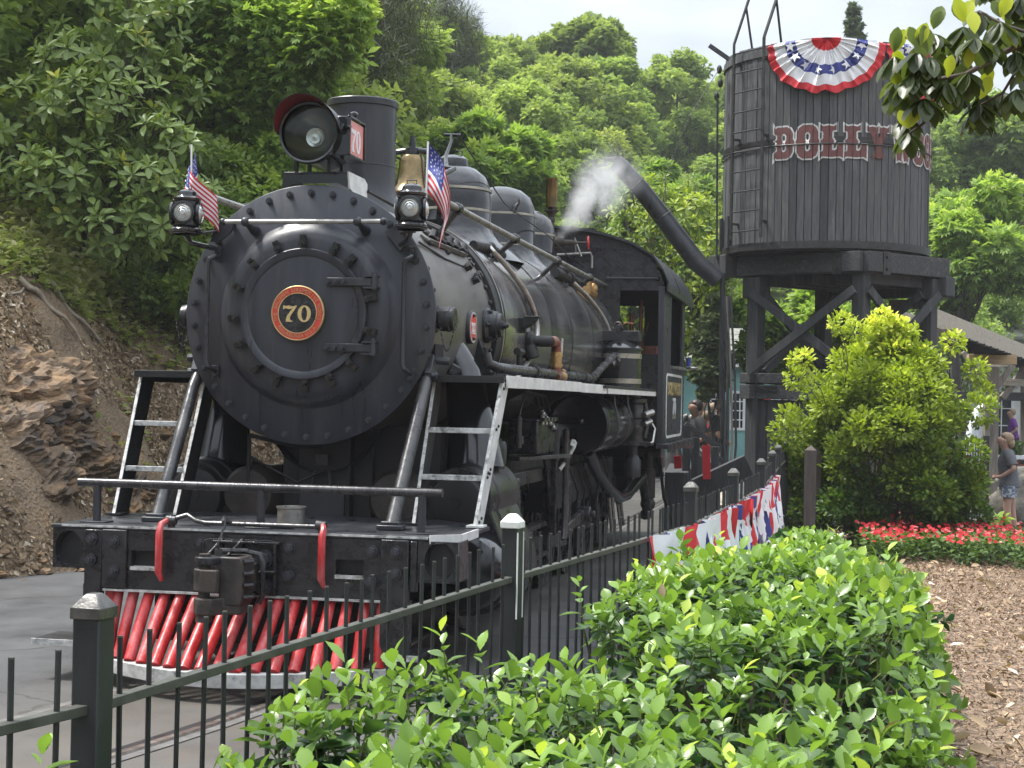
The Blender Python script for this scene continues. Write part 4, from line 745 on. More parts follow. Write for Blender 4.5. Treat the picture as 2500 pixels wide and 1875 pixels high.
k = MB(); k.tube([(1.30, 7.4, 1.22), (1.37, 7.5, 1.26), (1.38, 7.6, 1.4), (1.32, 7.6, 1.5)], .014, 8); k.tube([(1.28, 7.45, 1.45), (1.34, 7.55, 1.48)], .03, 8); k.tube([(1.28, 7.45, 1.55), (1.36, 7.55, 1.58)], .035, 8); part('pump_pipe', k, MT['steel'], ap)
k = MB(); k.tube([(1.0, 5.3, 1.22), (1.0, 5.9, 1.0), (1.02, 6.7, .78), (1.03, 7.3, .66), (1.05, 7.9, .66), (1.08, 8.5, .76), (1.10, 8.9, .82)], .062, 14); dp_ = part('exhaust_pipe', k, MT['gloss'])
k = MB(); k.tube([(1.1, 8.9, .82), (1.12, 9.05, .6), (1.12, 9.3, .35)], .055, 12); k.tube([(1.1, 9.2, .36), (1.1, 9.5, .34)], .06, 12); part('feed_hose', k, MT['brownsteel'])
k = MB(); k.tube([(1.12, 9.35, 1.1), (1.12, 9.35, .35)], .055, 12); k.tube([(1.12, 9.35, .9), (1.12, 9.35, .55)], .085, 14); k.ball((1.12, 9.35, .48), .09); k.tube([(1.0, 9.35, 1.08), (1.26, 9.35, 1.08)], .05, 10); part('injector', k, MT['rust'])
for i, (y, z0, z1) in enumerate(((6.6, 1.1, .35), (6.85, 1.1, .35), (7.3, 1.0, .35), (7.55, 1.0, .35))):
    k = MB(); k.tube([(1.03, y, z0-.4), (1.05, y+.12, z1)], .018, 8); part('sand_pipe', k, MT['steel'])
k = MB(); k.box((.75, 5.9, .9), (.25, 4.2, .35)); k.box((.5, 4.0, 1.25), (.5, 7.0, .5)); part('firebox_and_ashpan', k, MT['soot'])
for y in (5.25, 6.45): k = MB(); k.box((.92, y, .5), (.05, .10, .50)); k.box((.92, y+.08, .5), (.06, .08, .3)); part('brake_shoe', k, MT['greasy'], bevel=.008)
k = MB()
for i in range(7): y = 4.7+i*.42; k.tube([(.92, y, 1.1+.05*math.sin(i*3)), (.99, y+.12, .86), (.95, y+.2, .55+.06*math.cos(i*2))], .011, 6)
part('brake_pipes', k, MT['greasy'])
# drum on the running board
k = MB(); k.lathe([(.215, 1.83), (.215, 2.22), (.235, 2.225), (.235, 2.245), (.16, 2.30), (.06, 2.34), (.05, 2.36), (0, 2.36)], (1.08, 6.95, 0), (0, 0, 1), 40); dm = part('feedwater_drum', k, MT['gloss'])
for z in (1.90, 2.16): k = MB(); k.lathe([(.215, z-.026), (.219, z-.024), (.219, z+.024), (.215, z+.026)], (1.08, 6.95, 0), (0, 0, 1), 40); part('drum_band', k, MT['band'], dm)
k = MB(); k.box((1.08, 6.98, 2.37), (.40, .24, .11)); k.tube([(1.0, 6.9, 2.42), (1.1, 6.9, 2.47)], .04, 8)
for i in range(6): a = R(60*i+20); k.tube([(1.08+.17*math.cos(a), 6.95+.17*math.sin(a), 2.24), (1.08+.17*math.cos(a), 6.95+.17*math.sin(a), 2.275)], .018, 6)
part('drum_head', k, MT['greasy'], dm, bevel=.008)
k = MB(); k.lathe([(.034, -.014), (.048, 0), (.034, .014), (.024, 0), (.034, -.014)], (1.06, 6.86, 2.475), (.3, 1, 0), 18); k.tube([(1.06, 6.86, 2.42), (1.06, 6.86, 2.45)], .02, 8); part('lifting_eye', k, MT['rust'], dm)
k = MB(); k.tube([(1.04, 6.4, 2.05), (1.06, 6.55, 2.1), (1.07, 6.75, 2.12)], .045, 12); k.tube([(1.06, 6.52, 2.09), (1.065, 6.6, 2.105)], .065, 8); part('drum_pipe', k, MT['brownsteel'], dm)
# ------------ cab
CY0, CY1, CX = 8.1, 10.55, 1.40
arch = [(CX+.02, 2.98), (1.36, 3.12), (1.25, 3.28), (1.02, 3.42), (.72, 3.52), (.38, 3.585), (0, 3.61)]
arch = arch+[(-x, z) for x, z in arch[-2::-1]]
wall = [(CX, 1.24)]+arch+[(-CX, 1.24)]
wall[1] = (CX, 2.98); wall[-2] = (-CX, 2.98)
wr = [(.91, 2.08), (1.345, 2.08), (1.345, 2.93), (.91, 2.93)]
me = curve_mesh([wall, wr[::-1], [(-x, z) for x, z in wr], oval(0, 2.2, .93, .93, 40)[::-1] if False else [(.60, 3.30), (.60, 3.18), (.70, 3.18), (.70, 3.30)]], 0, .015); me.materials.append(MT['greasy'])
o = link('cab_front_wall', me, loco); o.rotation_euler = (R(90), 0, 0); o.location = (0, CY0, 0)
me = curve_mesh([wall, [(-.9, 1.4), (.9, 1.4), (.9, 2.9), (-.9, 2.9)]], 0, .015); me.materials.append(MT['soot'])
o = link('cab_back_wall', me, loco); o.rotation_euler = (R(90), 0, 0); o.location = (0, CY1, 0)
k = MB(); 
for off, y0, y1 in ((0, CY0-.16, CY1+.55),):
    P0 = [(x*1.03, z+.012) for x, z in arch]; P1 = [(x*1.03, z+.04) for x, z in arch]
    n = len(P0); vs = [(x, y0, z) for x, z in P0]+[(x, y0, z) for x, z in P1]+[(x, y1, z) for x, z in P0]+[(x, y1, z) for x, z in P1]
    fs = []
    for i in range(n-1): fs += [(i, i+1, n+i+1, n+i), (2*n+i, 3*n+i, 3*n+i+1, 2*n+i+1), (i, 2*n+i, 2*n+i+1, i+1), (n+i, n+i+1, 3*n+i+1, 3*n+i)]
    fs += [(0, n, 3*n, 2*n), (n-1, 3*n-1, 4*n-1, 2*n-1)]; k.add(vs, fs)
rf = part('cab_roof', k, MT['black'])
for s in (1, -1):
    k = MB(); k.box((s*1.455, (CY0+CY1)/2+.2, 2.955), (.02, CY1-CY0+.7, .09)); part('roof_gutter', k, MT['black'], rf, bevel=.003)
for i in range(3): k = MB(); k.box((1.36, 8.5+i*.75, 3.17), (.03, .05, .05)); part('roof_clip', k, MT['black'], rf)
k = MB(); k.box((.33, 8.75, 3.66), (.42, .55, .02)); k.prism([(.12, 0, 3.55), (.54, 0, 3.55), (.54, 0, 3.66), (.12, 0, 3.66)], (0, 8.5, 0), (0, 9.0, 0)); part('roof_vent', k, MT['black'], rf)
sw = [(8.12, 1.24), (10.55, 1.24), (10.55, 2.98), (8.12, 2.98)]; so_ = [(8.85, 2.12), (10.22, 2.12), (10.22, 2.86), (10.1, 2.92), (8.97, 2.92), (8.85, 2.86)]
for s in (1, -1):
    me = curve_mesh([sw, so_[::-1]], 0, .012); me.materials.append(MT['black']); o = link('cab_side_wall', me, loco); o.rotation_euler = (R(90), 0, R(90)); o.location = (s*CX, 0, 0)
k = MB(); k.box((0, (CY0+CY1)/2, 1.25), (2.8, CY1-CY0, .04)); part('cab_floor', k, MT['soot'])
k = MB(); k.box((1.43, 9.5, 1.205), (.13, 3.3, .05)); k.prism([(0, 7.85, 1.23), (0, 7.85, 1.14), (0, 8.6, 1.12), (0, 9.0, 1.16), (0, 11.15, 1.10), (0, 11.15, 1.23)], (1.49, 0, 0), (1.50, 0, 0)); part('cab_skirt', k, MT['brownsteel'], bevel=.004)
k = MB(); k.cyl((.77, CY0-.06, 3.06), (1.33, CY0-.06, 3.06), .013, n=8); k.ball((.77, CY0-.05, 3.06), .028); k.ball((1.33, CY0-.05, 3.06), .028); part('window_handrail', k, MT['black'])
k = MB(); k.tube([(.20, CY0-.08, 3.32), (.58, CY0-.08, 3.34), (.60, CY0-.10, 3.30), (.60, CY0-.10, 3.17)], .014, 8); k.tube([(.42, CY0-.08, 3.34), (.40, CY0-.1, 3.5), (.48, CY0-.1, 3.3)], .012, 8); part('signal_pipe', k, MT['steel'])
k = MB(); k.box((.65, CY0+.0, 3.24), (.10, .006, .12)); part('small_window', k, MT['darkglass'])
k = MB(); k.box((.35, CY0-.03, 3.05), (.42, .02, .36)); k.box((.35, CY0-.045, 3.05), (.02, .02, .36)); part('cab_front_panel', k, MT['black'], bevel=.003)
k = MB(); k.box((1.38, CY0-.03, 2.1), (.07, .05, 1.75)); part('cab_corner_post', k, MT['black'], bevel=.004)
k = MB(); k.box((.7, 8.25, 1.75), (1.3, .04, .95)); part('lower_front_panel', k, MT['soot'])
k = MB(); k.lathe([(.90, 8.14), (.90, 9.3), (0, 9.32)], (0, 0, 2.2), AX, 40); part('boiler_backhead', k, MT['soot'])
k = MB(); k.tube([(1.1, 8.5, 2.85), (1.1, 8.5, 2.1)], .022, 8); k.tube([(.98, 8.6, 2.7), (.98, 8.6, 1.9)], .03, 8); k.tube([(1.16, 8.7, 2.6), (1.02, 8.9, 2.2)], .012, 6); k.box((1.02, 9.4, 2.2), (.40, .5, .30)); k.box((1.15, 9.7, 2.02), (.45, .9, .07)); part('cab_controls', k, MT['copper'], bevel=.006)
k = MB(); k.box((1.28, 9.3, 2.42), (.09, .10, .16)); part('white_jug', k, MT['cwhite'], bevel=.02)
k = MB(); k.tube([(.88, CY0-.05, 2.3), (.90, CY0-.08, 2.5), (1.0, CY0-.1, 2.56), (1.08, CY0-.1, 2.55)], .012, 8); k.tube([(.9, CY0-.1, 2.1), (1.0, CY0-.12, 2.35)], .02, 8); part('gauge_pipe', k, MT['copper'])
# side panel: frame, lettering
fo = [(8.37, 1.33), (8.45, 1.28), (10.18, 1.28), (10.27, 1.33), (10.27, 1.97), (10.18, 2.02), (8.45, 2.02), (8.37, 1.97)]
fi = [(8.43, 1.345), (8.48, 1.31), (10.15, 1.31), (10.21, 1.345), (10.21, 1.955), (10.15, 1.99), (8.48, 1.99), (8.43, 1.955)]
me = curve_mesh([fo, fi[::-1]], 0, .003); me.materials.append(MT['letterwhite']); o = link('panel_border', me, loco); o.rotation_euler = (R(90), 0, R(90)); o.location = (CX+.016, 0, 0)
me = text_mesh('DOLLYWOOD', .25, .002, .008); me.materials.append(MT['gold']); o = rep('side_lettering', me, (CX+.018, 9.32, 1.84), (R(90), 0, R(90))); o.scale = (.95, .82, 1)
digits(loco, (CX+.017, 9.32, 1.64), (0, 1, 0), (0, 0, 1), .20, MT['letterwhite'], 'side_digit', sx=.9)
k = MB(); k.box((CX+.017, 9.32, 1.52), (.003, .42, .05)); part('builder_strip', k, MT['band'])
k = MB(); k.box((CX+.03, 9.6, 2.10), (.10, 1.0, .03)); k.lathe([(.0, 0), (.08, .005), (.1, .02), (.08, .035), (0, .04)], (CX+.12, 10.3, 2.10), (0, 0, 1), 16); part('arm_rest', k, MT['steel'])
k = MB(); k.tube([(CX+.1, 10.2, 2.14), (CX+.1, 10.2, 2.24)], .03, 10); part('water_bottle', k, MT['cblue'])
k = MB(); k.cyl((-.5, 10.7, .98), (1.15, 10.7, .98), .27, n=28); k.box((.6, 10.3, .75), (.5, .6, .4)); part('rear_reservoir', k, MT['gloss'])
k = MB(); k.box((0, 10.9, .95), (1.9, .5, .35)); part('rear_beam', k, MT['soot'])
k = MB(); k.tube([(1.15, 10.3, 1.0), (1.2, 10.4, .5), (1.35, 10.5, .05)], .02, 8); part('drain_hose', k, MT['soot'])
# ------------ flags on the marker lamps
def flag(label, pole_a, pole_b, fn, nu=26, nv=26):
    t = thing('small_flag', label, 'flag', pole_b)
    o0 = Vector(pole_b)
    k = MB(); k.cyl(V(0, 0, 0), Vector(pole_a)-o0, .006, n=8); k.build('flag_pole', MT['cwhite'], t, 40)
    k = MB(); vs = []
    for j in range(nv+1):
        for i in range(nu+1): vs.append(Vector(fn(i/nu, j/nv))-o0)
    fs = []; mi = []
    for j in range(nv):
        for i in range(nu):
            fs.append((j*(nu+1)+i, j*(nu+1)+i+1, (j+1)*(nu+1)+i+1, (j+1)*(nu+1)+i)); stripe = int(j*13/nv)
            mi.append(2 if (i/nu < .40 and j/nv < 7/13) else (0 if stripe % 2 == 0 else 1))
    k.v = vs; k.f = fs; k.m = mi; cl = k.build('flag_cloth', [MT['cred'], MT['cwhite'], MT['cblue']], t, 60)
    k = MB()
    for r in range(6):
        for q in range(5):
            u, v_ = .04+q*.075+(.02 if r % 2 else 0), .05+r*.075; p = Vector(fn(u, v_))-o0; du = (Vector(fn(u+.03, v_))-Vector(fn(u, v_))).normalized(); dv = (Vector(fn(u, v_+.03))-Vector(fn(u, v_))).normalized(); n_ = du.cross(dv)
            for sg in (1, -1): k.add([p+n_*.0025*sg+(du*math.cos(a)+dv*math.sin(a))*(.0085 if a_ % 2 == 0 else .0035) for a_, a in enumerate([2*math.pi*x/10 for x in range(10)])], [tuple(range(10))])
    k.build('flag_stars', MT['cwhite'], cl)
    return t
def flagR(u, v):
    a0 = V(.79, -.13, 3.26); a1 = V(.78, -.13, 2.97); p = a0.lerp(a1, v); s = u*.44
    ang = R(-38-45*min(1, u*1.5)-10*v); d1 = R(-50); x = 0; z = 0
    n = 8; 
    for i in range(n):
        uu = u*(i+.5)/n; a = R(-42-46*min(1, uu*1.35)-14*v*uu); x += math.cos(a)*s/n; z += math.sin(a)*s/n
    pinch = 1-.35*math.sin(min(1, u)*math.pi/2)
    return (p.x+x*(1.05), p.y+.03*math.sin(u*9+v*3)+.02*math.sin(v*7), p.z*1+z-(v*.29)*(pinch-1)*-0.0)
def flagL(u, v):
    a0 = V(-.755, -.13, 3.22); a1 = V(-.752, -.13, 2.98); p = a0.lerp(a1, v); s = u*.34
    sg = -1 if u < .3 else 1; x = -.22*u if u < .3 else -.066+.30*(u-.3)
    z = -s*.95; return (p.x+x*.9+.05*v*(1 if u > .3 else -1)*u+.02, p.y+.05*math.sin(u*8+2*v), p.z+z*.85)
flag('small drooping American flag on a white stick beside the right marker lamp', (.785, -.13, 2.90), (.79, -.13, 3.27), flagR)
flag('small folded American flag on a thin stick behind the left marker lamp', (-.755, -.13, 2.88), (-.76, -.13, 3.27), flagL)
# ---------------------------------------------------------------- terrain
def sstep(t): t = np.clip(t, 0, 1); return t*t*(3-2*t)
def bank_edge(y): return 3.95+.18*np.sin(y*.9)+.12*np.sin(y*2.3+1)-.25*sstep((y-4)/6)
def hill_y0(x): return 27+24*sstep((x+7)/3.5)
def terr(x, y, fine=True):
    x = np.asarray(x, float); y = np.asarray(y, float)
    u = -x-bank_edge(y)
    zb = np.where(u > 0, np.minimum(u*1.55, 2.9+(u-1.87)*.55), 0); zb = np.where(u > 20, 2.9+18.13*.55+(u-20)*.5, zb)
    if fine:
        k = sstep(u/.5)*(u > 0)
        zb = zb+k*((fbm(x*1.0, y, .55, 4, 2)-.5)*.75+(fbm(x+y*.4, y*.5, 1.9, 3, 5)-.5)*.34*np.exp(-np.maximum(u-3, 0)*.5)+(fbm(x, y, 7., 3, 9)-.5)*.10)
        # rock outcrop near the foot with an undercut step
        q = np.exp(-(((x+5.1)/.9)**2+((y-6.6)/2.2)**2)); zb = zb+.55*q*sstep(u/.4)
    y0 = hill_y0(x); zh = np.where(y > y0, (y-y0)/(95-y0)*16., 0); zh = np.where(y > 95, 16+(y-95)*.03, zh); zh = zh*(1-.10*sstep((x-5)/25))+np.where((y > y0), (fbm(x, y, .05, 3, 4)-.5)*5*sstep((y-y0)/20)+np.where(x < 2, np.clip(x+2, -22, 4)*.20-1.6, (4*.20-1.6)+(x-2)*.02)*np.clip((y-y0)/(92-y0), 0, 1.2), 0)
    zr = -.42*sstep((y-13)/6)*sstep((x-3.4)/1.5)*(1-sstep((y-50)/8))
    z = np.maximum(zb, zh)+.35*np.minimum(zb, zh)+zr
    return z-.03
def gx(lo, hi, n): return np.linspace(lo, hi, n)
earth = mat('bank_earth', (.15, .105, .062), (.36, .26, .165), .9, 0, 2.6, 1., 26, contrast=(.3, .72), detail=10, col3=(.035, .034, .034), c3=(.56, .66), s3=.8, bdist=.06)
t_ = earth.node_tree; N = t_.nodes; b_ = [n for n in N if n.type == 'BSDF_PRINCIPLED'][0]; src = b_.inputs['Base Color'].links[0].from_socket
cn = [n for n in N if n.type == 'TEX_COORD'][0]
n4 = N.new('ShaderNodeTexNoise'); n4.inputs['Scale'].default_value = 2.6; n4.inputs['Detail'].default_value = 6; t_.links.new(cn.outputs['Object'], n4.inputs['Vector'])
r4 = N.new('ShaderNodeValToRGB'); r4.color_ramp.elements[0].position = .58; r4.color_ramp.elements[1].position = .72; t_.links.new(n4.outputs[0], r4.inputs[0])
m4 = N.new('ShaderNodeMixRGB'); m4.inputs[2].default_value = (.27, .14, .055, 1); t_.links.new(r4.outputs[0], m4.inputs[0]); t_.links.new(src, m4.inputs[1])
# green forest floor further up and back
g5 = N.new('ShaderNodeNewGeometry'); s5 = N.new('ShaderNodeSeparateXYZ'); t_.links.new(g5.outputs['Position'], s5.inputs[0])
r5 = N.new('ShaderNodeMapRange'); r5.inputs['From Min'].default_value = 3.2; r5.inputs['From Max'].default_value = 4.6; t_.links.new(s5.outputs[2], r5.inputs[0])
r6 = N.new('ShaderNodeMapRange'); r6.inputs['From Min'].default_value = 25; r6.inputs['From Max'].default_value = 29; t_.links.new(s5.outputs[1], r6.inputs[0]); x6 = N.new('ShaderNodeMath'); x6.operation = 'MAXIMUM'; t_.links.new(r5.outputs[0], x6.inputs[0]); t_.links.new(r6.outputs[0], x6.inputs[1])
m5 = N.new('ShaderNodeMixRGB'); m5.inputs[2].default_value = (.055, .075, .028, 1); t_.links.new(x6.outputs[0], m5.inputs[0]); t_.links.new(m4.outputs[0], m5.inputs[1]); t_.links.new(m5.outputs[0], b_.inputs['Base Color'])
xs = np.concatenate([gx(-260, -40, 23)[:-1], gx(-40, -13, 55)[:-1], gx(-13, -3.4, 150)[:-1], gx(-3.4, 12, 40)[:-1], gx(12, 60, 30)[:-1], gx(60, 260, 21)])
ys = np.concatenate([gx(-60, -6, 14)[:-1], gx(-6, 22, 300)[:-1], gx(22, 110, 90)[:-1], gx(110, 500, 20)])
tag(grid_mesh('ground', xs, ys, terr, earth), kind='structure')
# asphalt
asph = mat('worn_asphalt', (.030, .032, .035), (.090, .091, .091), .66, 0, 1.3, .35, 120, contrast=(.3, .7), col3=(.034, .033, .032), c3=(.52, .72), s3=.7, detail=9, rvar=.2, bdist=.006)
t_ = asph.node_tree; N = t_.nodes; b_ = [n for n in N if n.type == 'BSDF_PRINCIPLED'][0]; src = b_.inputs['Base Color'].links[0].from_socket; cn = [n for n in N if n.type == 'TEX_COORD'][0]
vor = N.new('ShaderNodeTexVoronoi'); vor.feature = 'DISTANCE_TO_EDGE'; vor.inputs['Scale'].default_value = .55
ws = N.new('ShaderNodeTexNoise'); ws.inputs['Scale'].default_value = 2.2; ws.inputs['Detail'].default_value = 5; t_.links.new(cn.outputs['Object'], ws.inputs['Vector'])
am = N.new('ShaderNodeMixRGB'); am.inputs[0].default_value = .35; t_.links.new(cn.outputs['Object'], am.inputs[1]); t_.links.new(ws.outputs['Color'], am.inputs[2]); t_.links.new(am.outputs[0], vor.inputs['Vector'])
cr_ = N.new('ShaderNodeValToRGB'); cr_.color_ramp.elements[0].position = .003; cr_.color_ramp.elements[0].color = (.25, .25, .25, 1); cr_.color_ramp.elements[1].position = .009; t_.links.new(vor.outputs[0], cr_.inputs[0])
mm_ = N.new('ShaderNodeMixRGB'); mm_.blend_type = 'MULTIPLY'; mm_.inputs[0].default_value = .8; t_.links.new(src, mm_.inputs[1]); t_.links.new(cr_.outputs[0], mm_.inputs[2])
# tan dust worn along the track, by distance from its centre line
sp = N.new('ShaderNodeSeparateXYZ'); t_.links.new(cn.outputs['Object'], sp.inputs[0])
dx = N.new('ShaderNodeMath'); dx.operation = 'ABSOLUTE'; t_.links.new(sp.outputs[0], dx.inputs[0])
mr_ = N.new('ShaderNodeMapRange'); mr_.inputs['From Min'].default_value = 1.5; mr_.inputs['From Max'].default_value = .4; t_.links.new(dx.outputs[0], mr_.inputs[0])
mn_ = N.new('ShaderNodeMath'); mn_.operation = 'MULTIPLY'; t_.links.new(mr_.outputs[0], mn_.inputs[0]); t_.links.new(ws.outputs[0], mn_.inputs[1])
dm_ = N.new('ShaderNodeMixRGB'); dm_.inputs[2].default_value = (.105, .088, .066, 1); t_.links.new(mn_.outputs[0], dm_.inputs[0]); t_.links.new(mm_.outputs[0], dm_.inputs[1]); t_.links.new(dm_.outputs[0], b_.inputs['Base Color'])
def flat(name, poly, z, m, kind='structure', thick=.0):
    bm = bmesh.new(); f = bm.faces.new([bm.verts.new((x, y, z)) for x, y in poly]); bmesh.ops.triangulate(bm, faces=[f]); me = bpy.data.meshes.new(name); bm.to_mesh(me); bm.free(); me.materials.append(m)
    if me.polygons[0].normal.z < 0: me.flip_normals()
    return tag(link(name, me), kind=kind)
edge = [(-bank_edge(y)+.12*math.sin(y*3.1)+.02, y) for y in np.linspace(-30, 26, 90)]
flat('asphalt_pavement', [(2.45, -30)]+[(x, y) for x, y in ((2.45, -8), (2.3, -3.5), (2.75, 0), (2.9, 4), (3.0, 26))]+edge[::-1], .0, asph)
tag(grid_mesh('plaza_pavement', gx(3.1, 26, 60), gx(13.2, 50, 60), lambda X, Y: terr(X, Y)+.035, asph), kind='structure')
tag(grid_mesh('back_pavement', gx(-3.6, 3.1, 12), gx(26, 50, 30), lambda X, Y: terr(X, Y)+.035, asph), kind='structure')
# track
def tcx(y): return -.030*(y-1)**2 if y < 1 else 0.
trk = bpy.data.objects.new('railway_track', None); C.objects.link(trk); tag(trk, kind='structure')
tpy = list(np.linspace(-7.5, 1, 18))+[3, 6, 10, 16, 24, 34]
for s in (-1, 1):
    k = MB(); k.tube([(tcx(y)+s*.457, y, .0) for y in tpy], .028, 8); k.v = [(x, y, max(-.01, min(z, .012))) for x, y, z in k.v]; k.build('rail', mat('rusty_rail_head', (.11, .09, .075), (.24, .21, .18), .45, .6, 14), trk, 30)
    k = MB()
    for i in range(len(tpy)-1):
        a, b_2 = tpy[i], tpy[i+1]; o_ = -s*.065
        k.add([(tcx(a)+s*.457+o_-.028, a, .004), (tcx(a)+s*.457+o_+.028, a, .004), (tcx(b_2)+s*.457+o_+.028, b_2, .004), (tcx(b_2)+s*.457+o_-.028, b_2, .004)], [(0, 1, 2, 3)])
    k.build('flangeway', MT['soot'], trk)
    k = MB()
    for i in range(len(tpy)-1):
        a, b_2 = tpy[i], tpy[i+1]; o_ = s*.075
        k.add([(tcx(a)+s*.457+o_-.03, a, .005), (tcx(a)+s*.457+o_+.03, a, .005), (tcx(b_2)+s*.457+o_+.03, b_2, .005), (tcx(b_2)+s*.457+o_-.03, b_2, .005)], [(0, 1, 2, 3)])
    k.build('kerb_timber', mat('pale_track_edging', (.075, .072, .068), (.14, .135, .125), .8, 0, 9, .3, 30), trk)
# mulch bed
flat('mulch_bed', [(2.47, -30), (2.47, -8), (2.32, -3.5), (2.77, 0), (2.92, 4), (2.95, 12.4), (9, 13.4), (20, 12), (20, -30)], .012, mat('brown_mulch', (.13, .088, .058), (.30, .215, .145), .95, 0, 9, 1., 30, col3=(.035, .024, .018), c3=(.50, .62), s3=22, bdist=.03))
def flatscatter(name, x0, x1, y0, y1, n, smin, smax, kind, m, mask=None, z0=.02, tilt=.35, tint=.5, bank=False, wide=None, jit=.28):
    x = rng.uniform(x0, x1, n); y = rng.uniform(y0, y1, n)
    if mask is not None: k = mask(x, y); x, y = x[k], y[k]
    n = len(x)
    if bank:
        z = terr(x, y)+.028; e = .04; Nn = nrm(np.stack([-(terr(x+e, y)-z+.028)/e, -(terr(x, y+e)-z+.028)/e, np.ones(n)], -1))
    else: z = np.full(n, z0)+rng.uniform(0, .015, n); Nn = np.tile([0., 0, 1], (n, 1))
    Nn = nrm(Nn+rng.normal(size=(n, 3))*tilt); D = nrm(np.cross(Nn, rdir(n)))
    return tag(scatter(name, np.stack([x, y, z], -1), D, Nn, rng.uniform(smin, smax, n), kind, tint, m, wide=wide, jitter=jit), kind='stuff')
flatscatter('mulch_chips', 3.2, 7.2, -4, 13, 90000, .014, .042, 'chip', MT['chip'], lambda x, y: (x < 3.9+(y+4)*.22+1.5) & ((x > 3.5)), tilt=.5)
flatscatter('dry_leaves', 3.4, 7.2, -3, 10, 700, .06, .13, 'leaf', MT['litter'], None, .035, .45, .62)
flatscatter('dry_leaves', 2.9, 4.2, 1, 12, 500, .05, .1, 'leaf', MT['litter'], None, .03, .45, .5)
def soil(x, y):  # bare lower part of the bank
    u = -x-bank_edge(y); zz = terr(x, y); lim = 2.95-.30*(y-5.9)+(fbm(x, y, .9, 3, 7)-.5)*1.3; return (u > .02) & (zz < np.clip(lim, .35, 5))
flatscatter('leaf_litter', -7.4, -3.8, -1, 15, 170000, .022, .065, 'chip', MT['litter'], lambda x, y: soil(x, y) & (fbm(x, y, 1.2, 3, 3) > .30+.16*(np.abs(y-5.2) < 1.2)+.25*rng.uniform(0, 1, len(x))**3), bank=True, tilt=.55, tint=.50, wide=1.7, jit=.34)
flatscatter('leaf_litter', -7, -3.7, -2, 20, 5000, .03, .07, 'chip', MT['litter'], lambda x, y: (-x-bank_edge(y) > -.35) & (-x-bank_edge(y) < .5) & (rng.uniform(size=len(x)) < .7), bank=True, tilt=.3, tint=.5)
def weedmask(x, y): u = -x-bank_edge(y); return (u > .15) & (~soil(x, y)) & (fbm(x, y, .8, 3, 12) > .34)
# weeds: small upright sprays on the slope above the bare soil
def weeds(name, x0, x1, y0, y1, n, mask, hmin, hmax, tint, lean=.5, kind='spray'):
    x = rng.uniform(x0, x1, n); y = rng.uniform(y0, y1, n); k = mask(x, y); x, y = x[k], y[k]; n = len(x)
    h = rng.uniform(0, 1, n)**1.6*(hmax-hmin)+hmin; P = np.stack([x, y, terr(x, y)+.03+h*rng.uniform(.1, 1, n)], -1)
    D = nrm(rdir(n)*np.array([1, 1, .5])+np.array([.25, -.2, .25])); Nn = nrm(np.array([.15, -.1, 1])+rng.normal(size=(n, 3))*.4)
    return tag(scatter(name, P, D, Nn, rng.uniform(.05, .12, n), kind, tint+.35*(h/hmax-.5), MT['weed'], jitter=.2), kind='stuff')
weeds('bank_weeds', -13, -3.8, 1, 26, 110000, weedmask, .03, .34, .80)
weeds('bank_weeds', -12, -5.2, 3, 14, 45000, weedmask, .05, .5, .92)
weeds('bank_weeds', -8, -3.8, 0, 20, 7000, lambda x, y: soil(x, y) & (fbm(x, y, 1.5, 2, 21) > .70), .02, .2, .6)
# long dry grass
x = rng.uniform(-11, -4.2, 22000); y = rng.uniform(2, 20, 22000); k = weedmask(x, y) & (fbm(x, y, 1.1, 2, 31) > .5); x, y = x[k], y[k]; n = len(x)
D = nrm(rdir(n)*.8+np.array([.3, -.2, .8])); tag(scatter('dry_grass', np.stack([x, y, terr(x, y)], -1), D, rdir(n), rng.uniform(.2, .5, n), 'needle', .75, MT['weed'], wide=.35), kind='stuff')
def ground_hit(px, py, d0=11., d1=60.):
    ds = np.linspace(d0, d1, 800); P = np.array([at(px, py, d) for d in ds]); h = P[:, 2]-terr(P[:, 0], P[:, 1]); i = int(np.argmax(h < 0)); return ds[i] if h[i] < 0 else None
# fallen branches on the bank
for i, (px, py, qx, qy, d, r) in enumerate(((40, 615, 168, 745, 16.4, .035), (95, 610, 225, 765, 15.6, .03), (0, 660, 60, 630, 17, .02), (330, 600, 410, 690, 17.0, .014), (400, 780, 345, 740, 15, .012))):
    a = at(px, py, ground_hit(px, py) or d); b2 = at(qx, qy, ground_hit(qx, qy) or d); P = []
    for t in np.linspace(0, 1, 9): p = a*(1-t)+b2*t; p[2] = max(float(terr(p[0], p[1]))+r+.02, .02); p[0] += .03*math.sin(9*t+i); P.append(p)
    k = MB(); k.tube(P, [r*(1-.5*t) for t in np.linspace(0, 1, 9)], 8); o = k.build('fallen_branch', mat('dead_branch', (.22, .18, .13), (.40, .34, .26), .8, 0, 8), None, 60)
    tag(o, ['bleached fallen branch lying furthest left across the bare bank', 'forked pale dead branch beside the longest fallen one on the bank', 'short dead stick high at the edge of the bank', 'thin dead limb leaning among weeds near the trunk', 'thin curved twig low on the bank near the engine'][i], 'branch', 'dead branches on the bank')

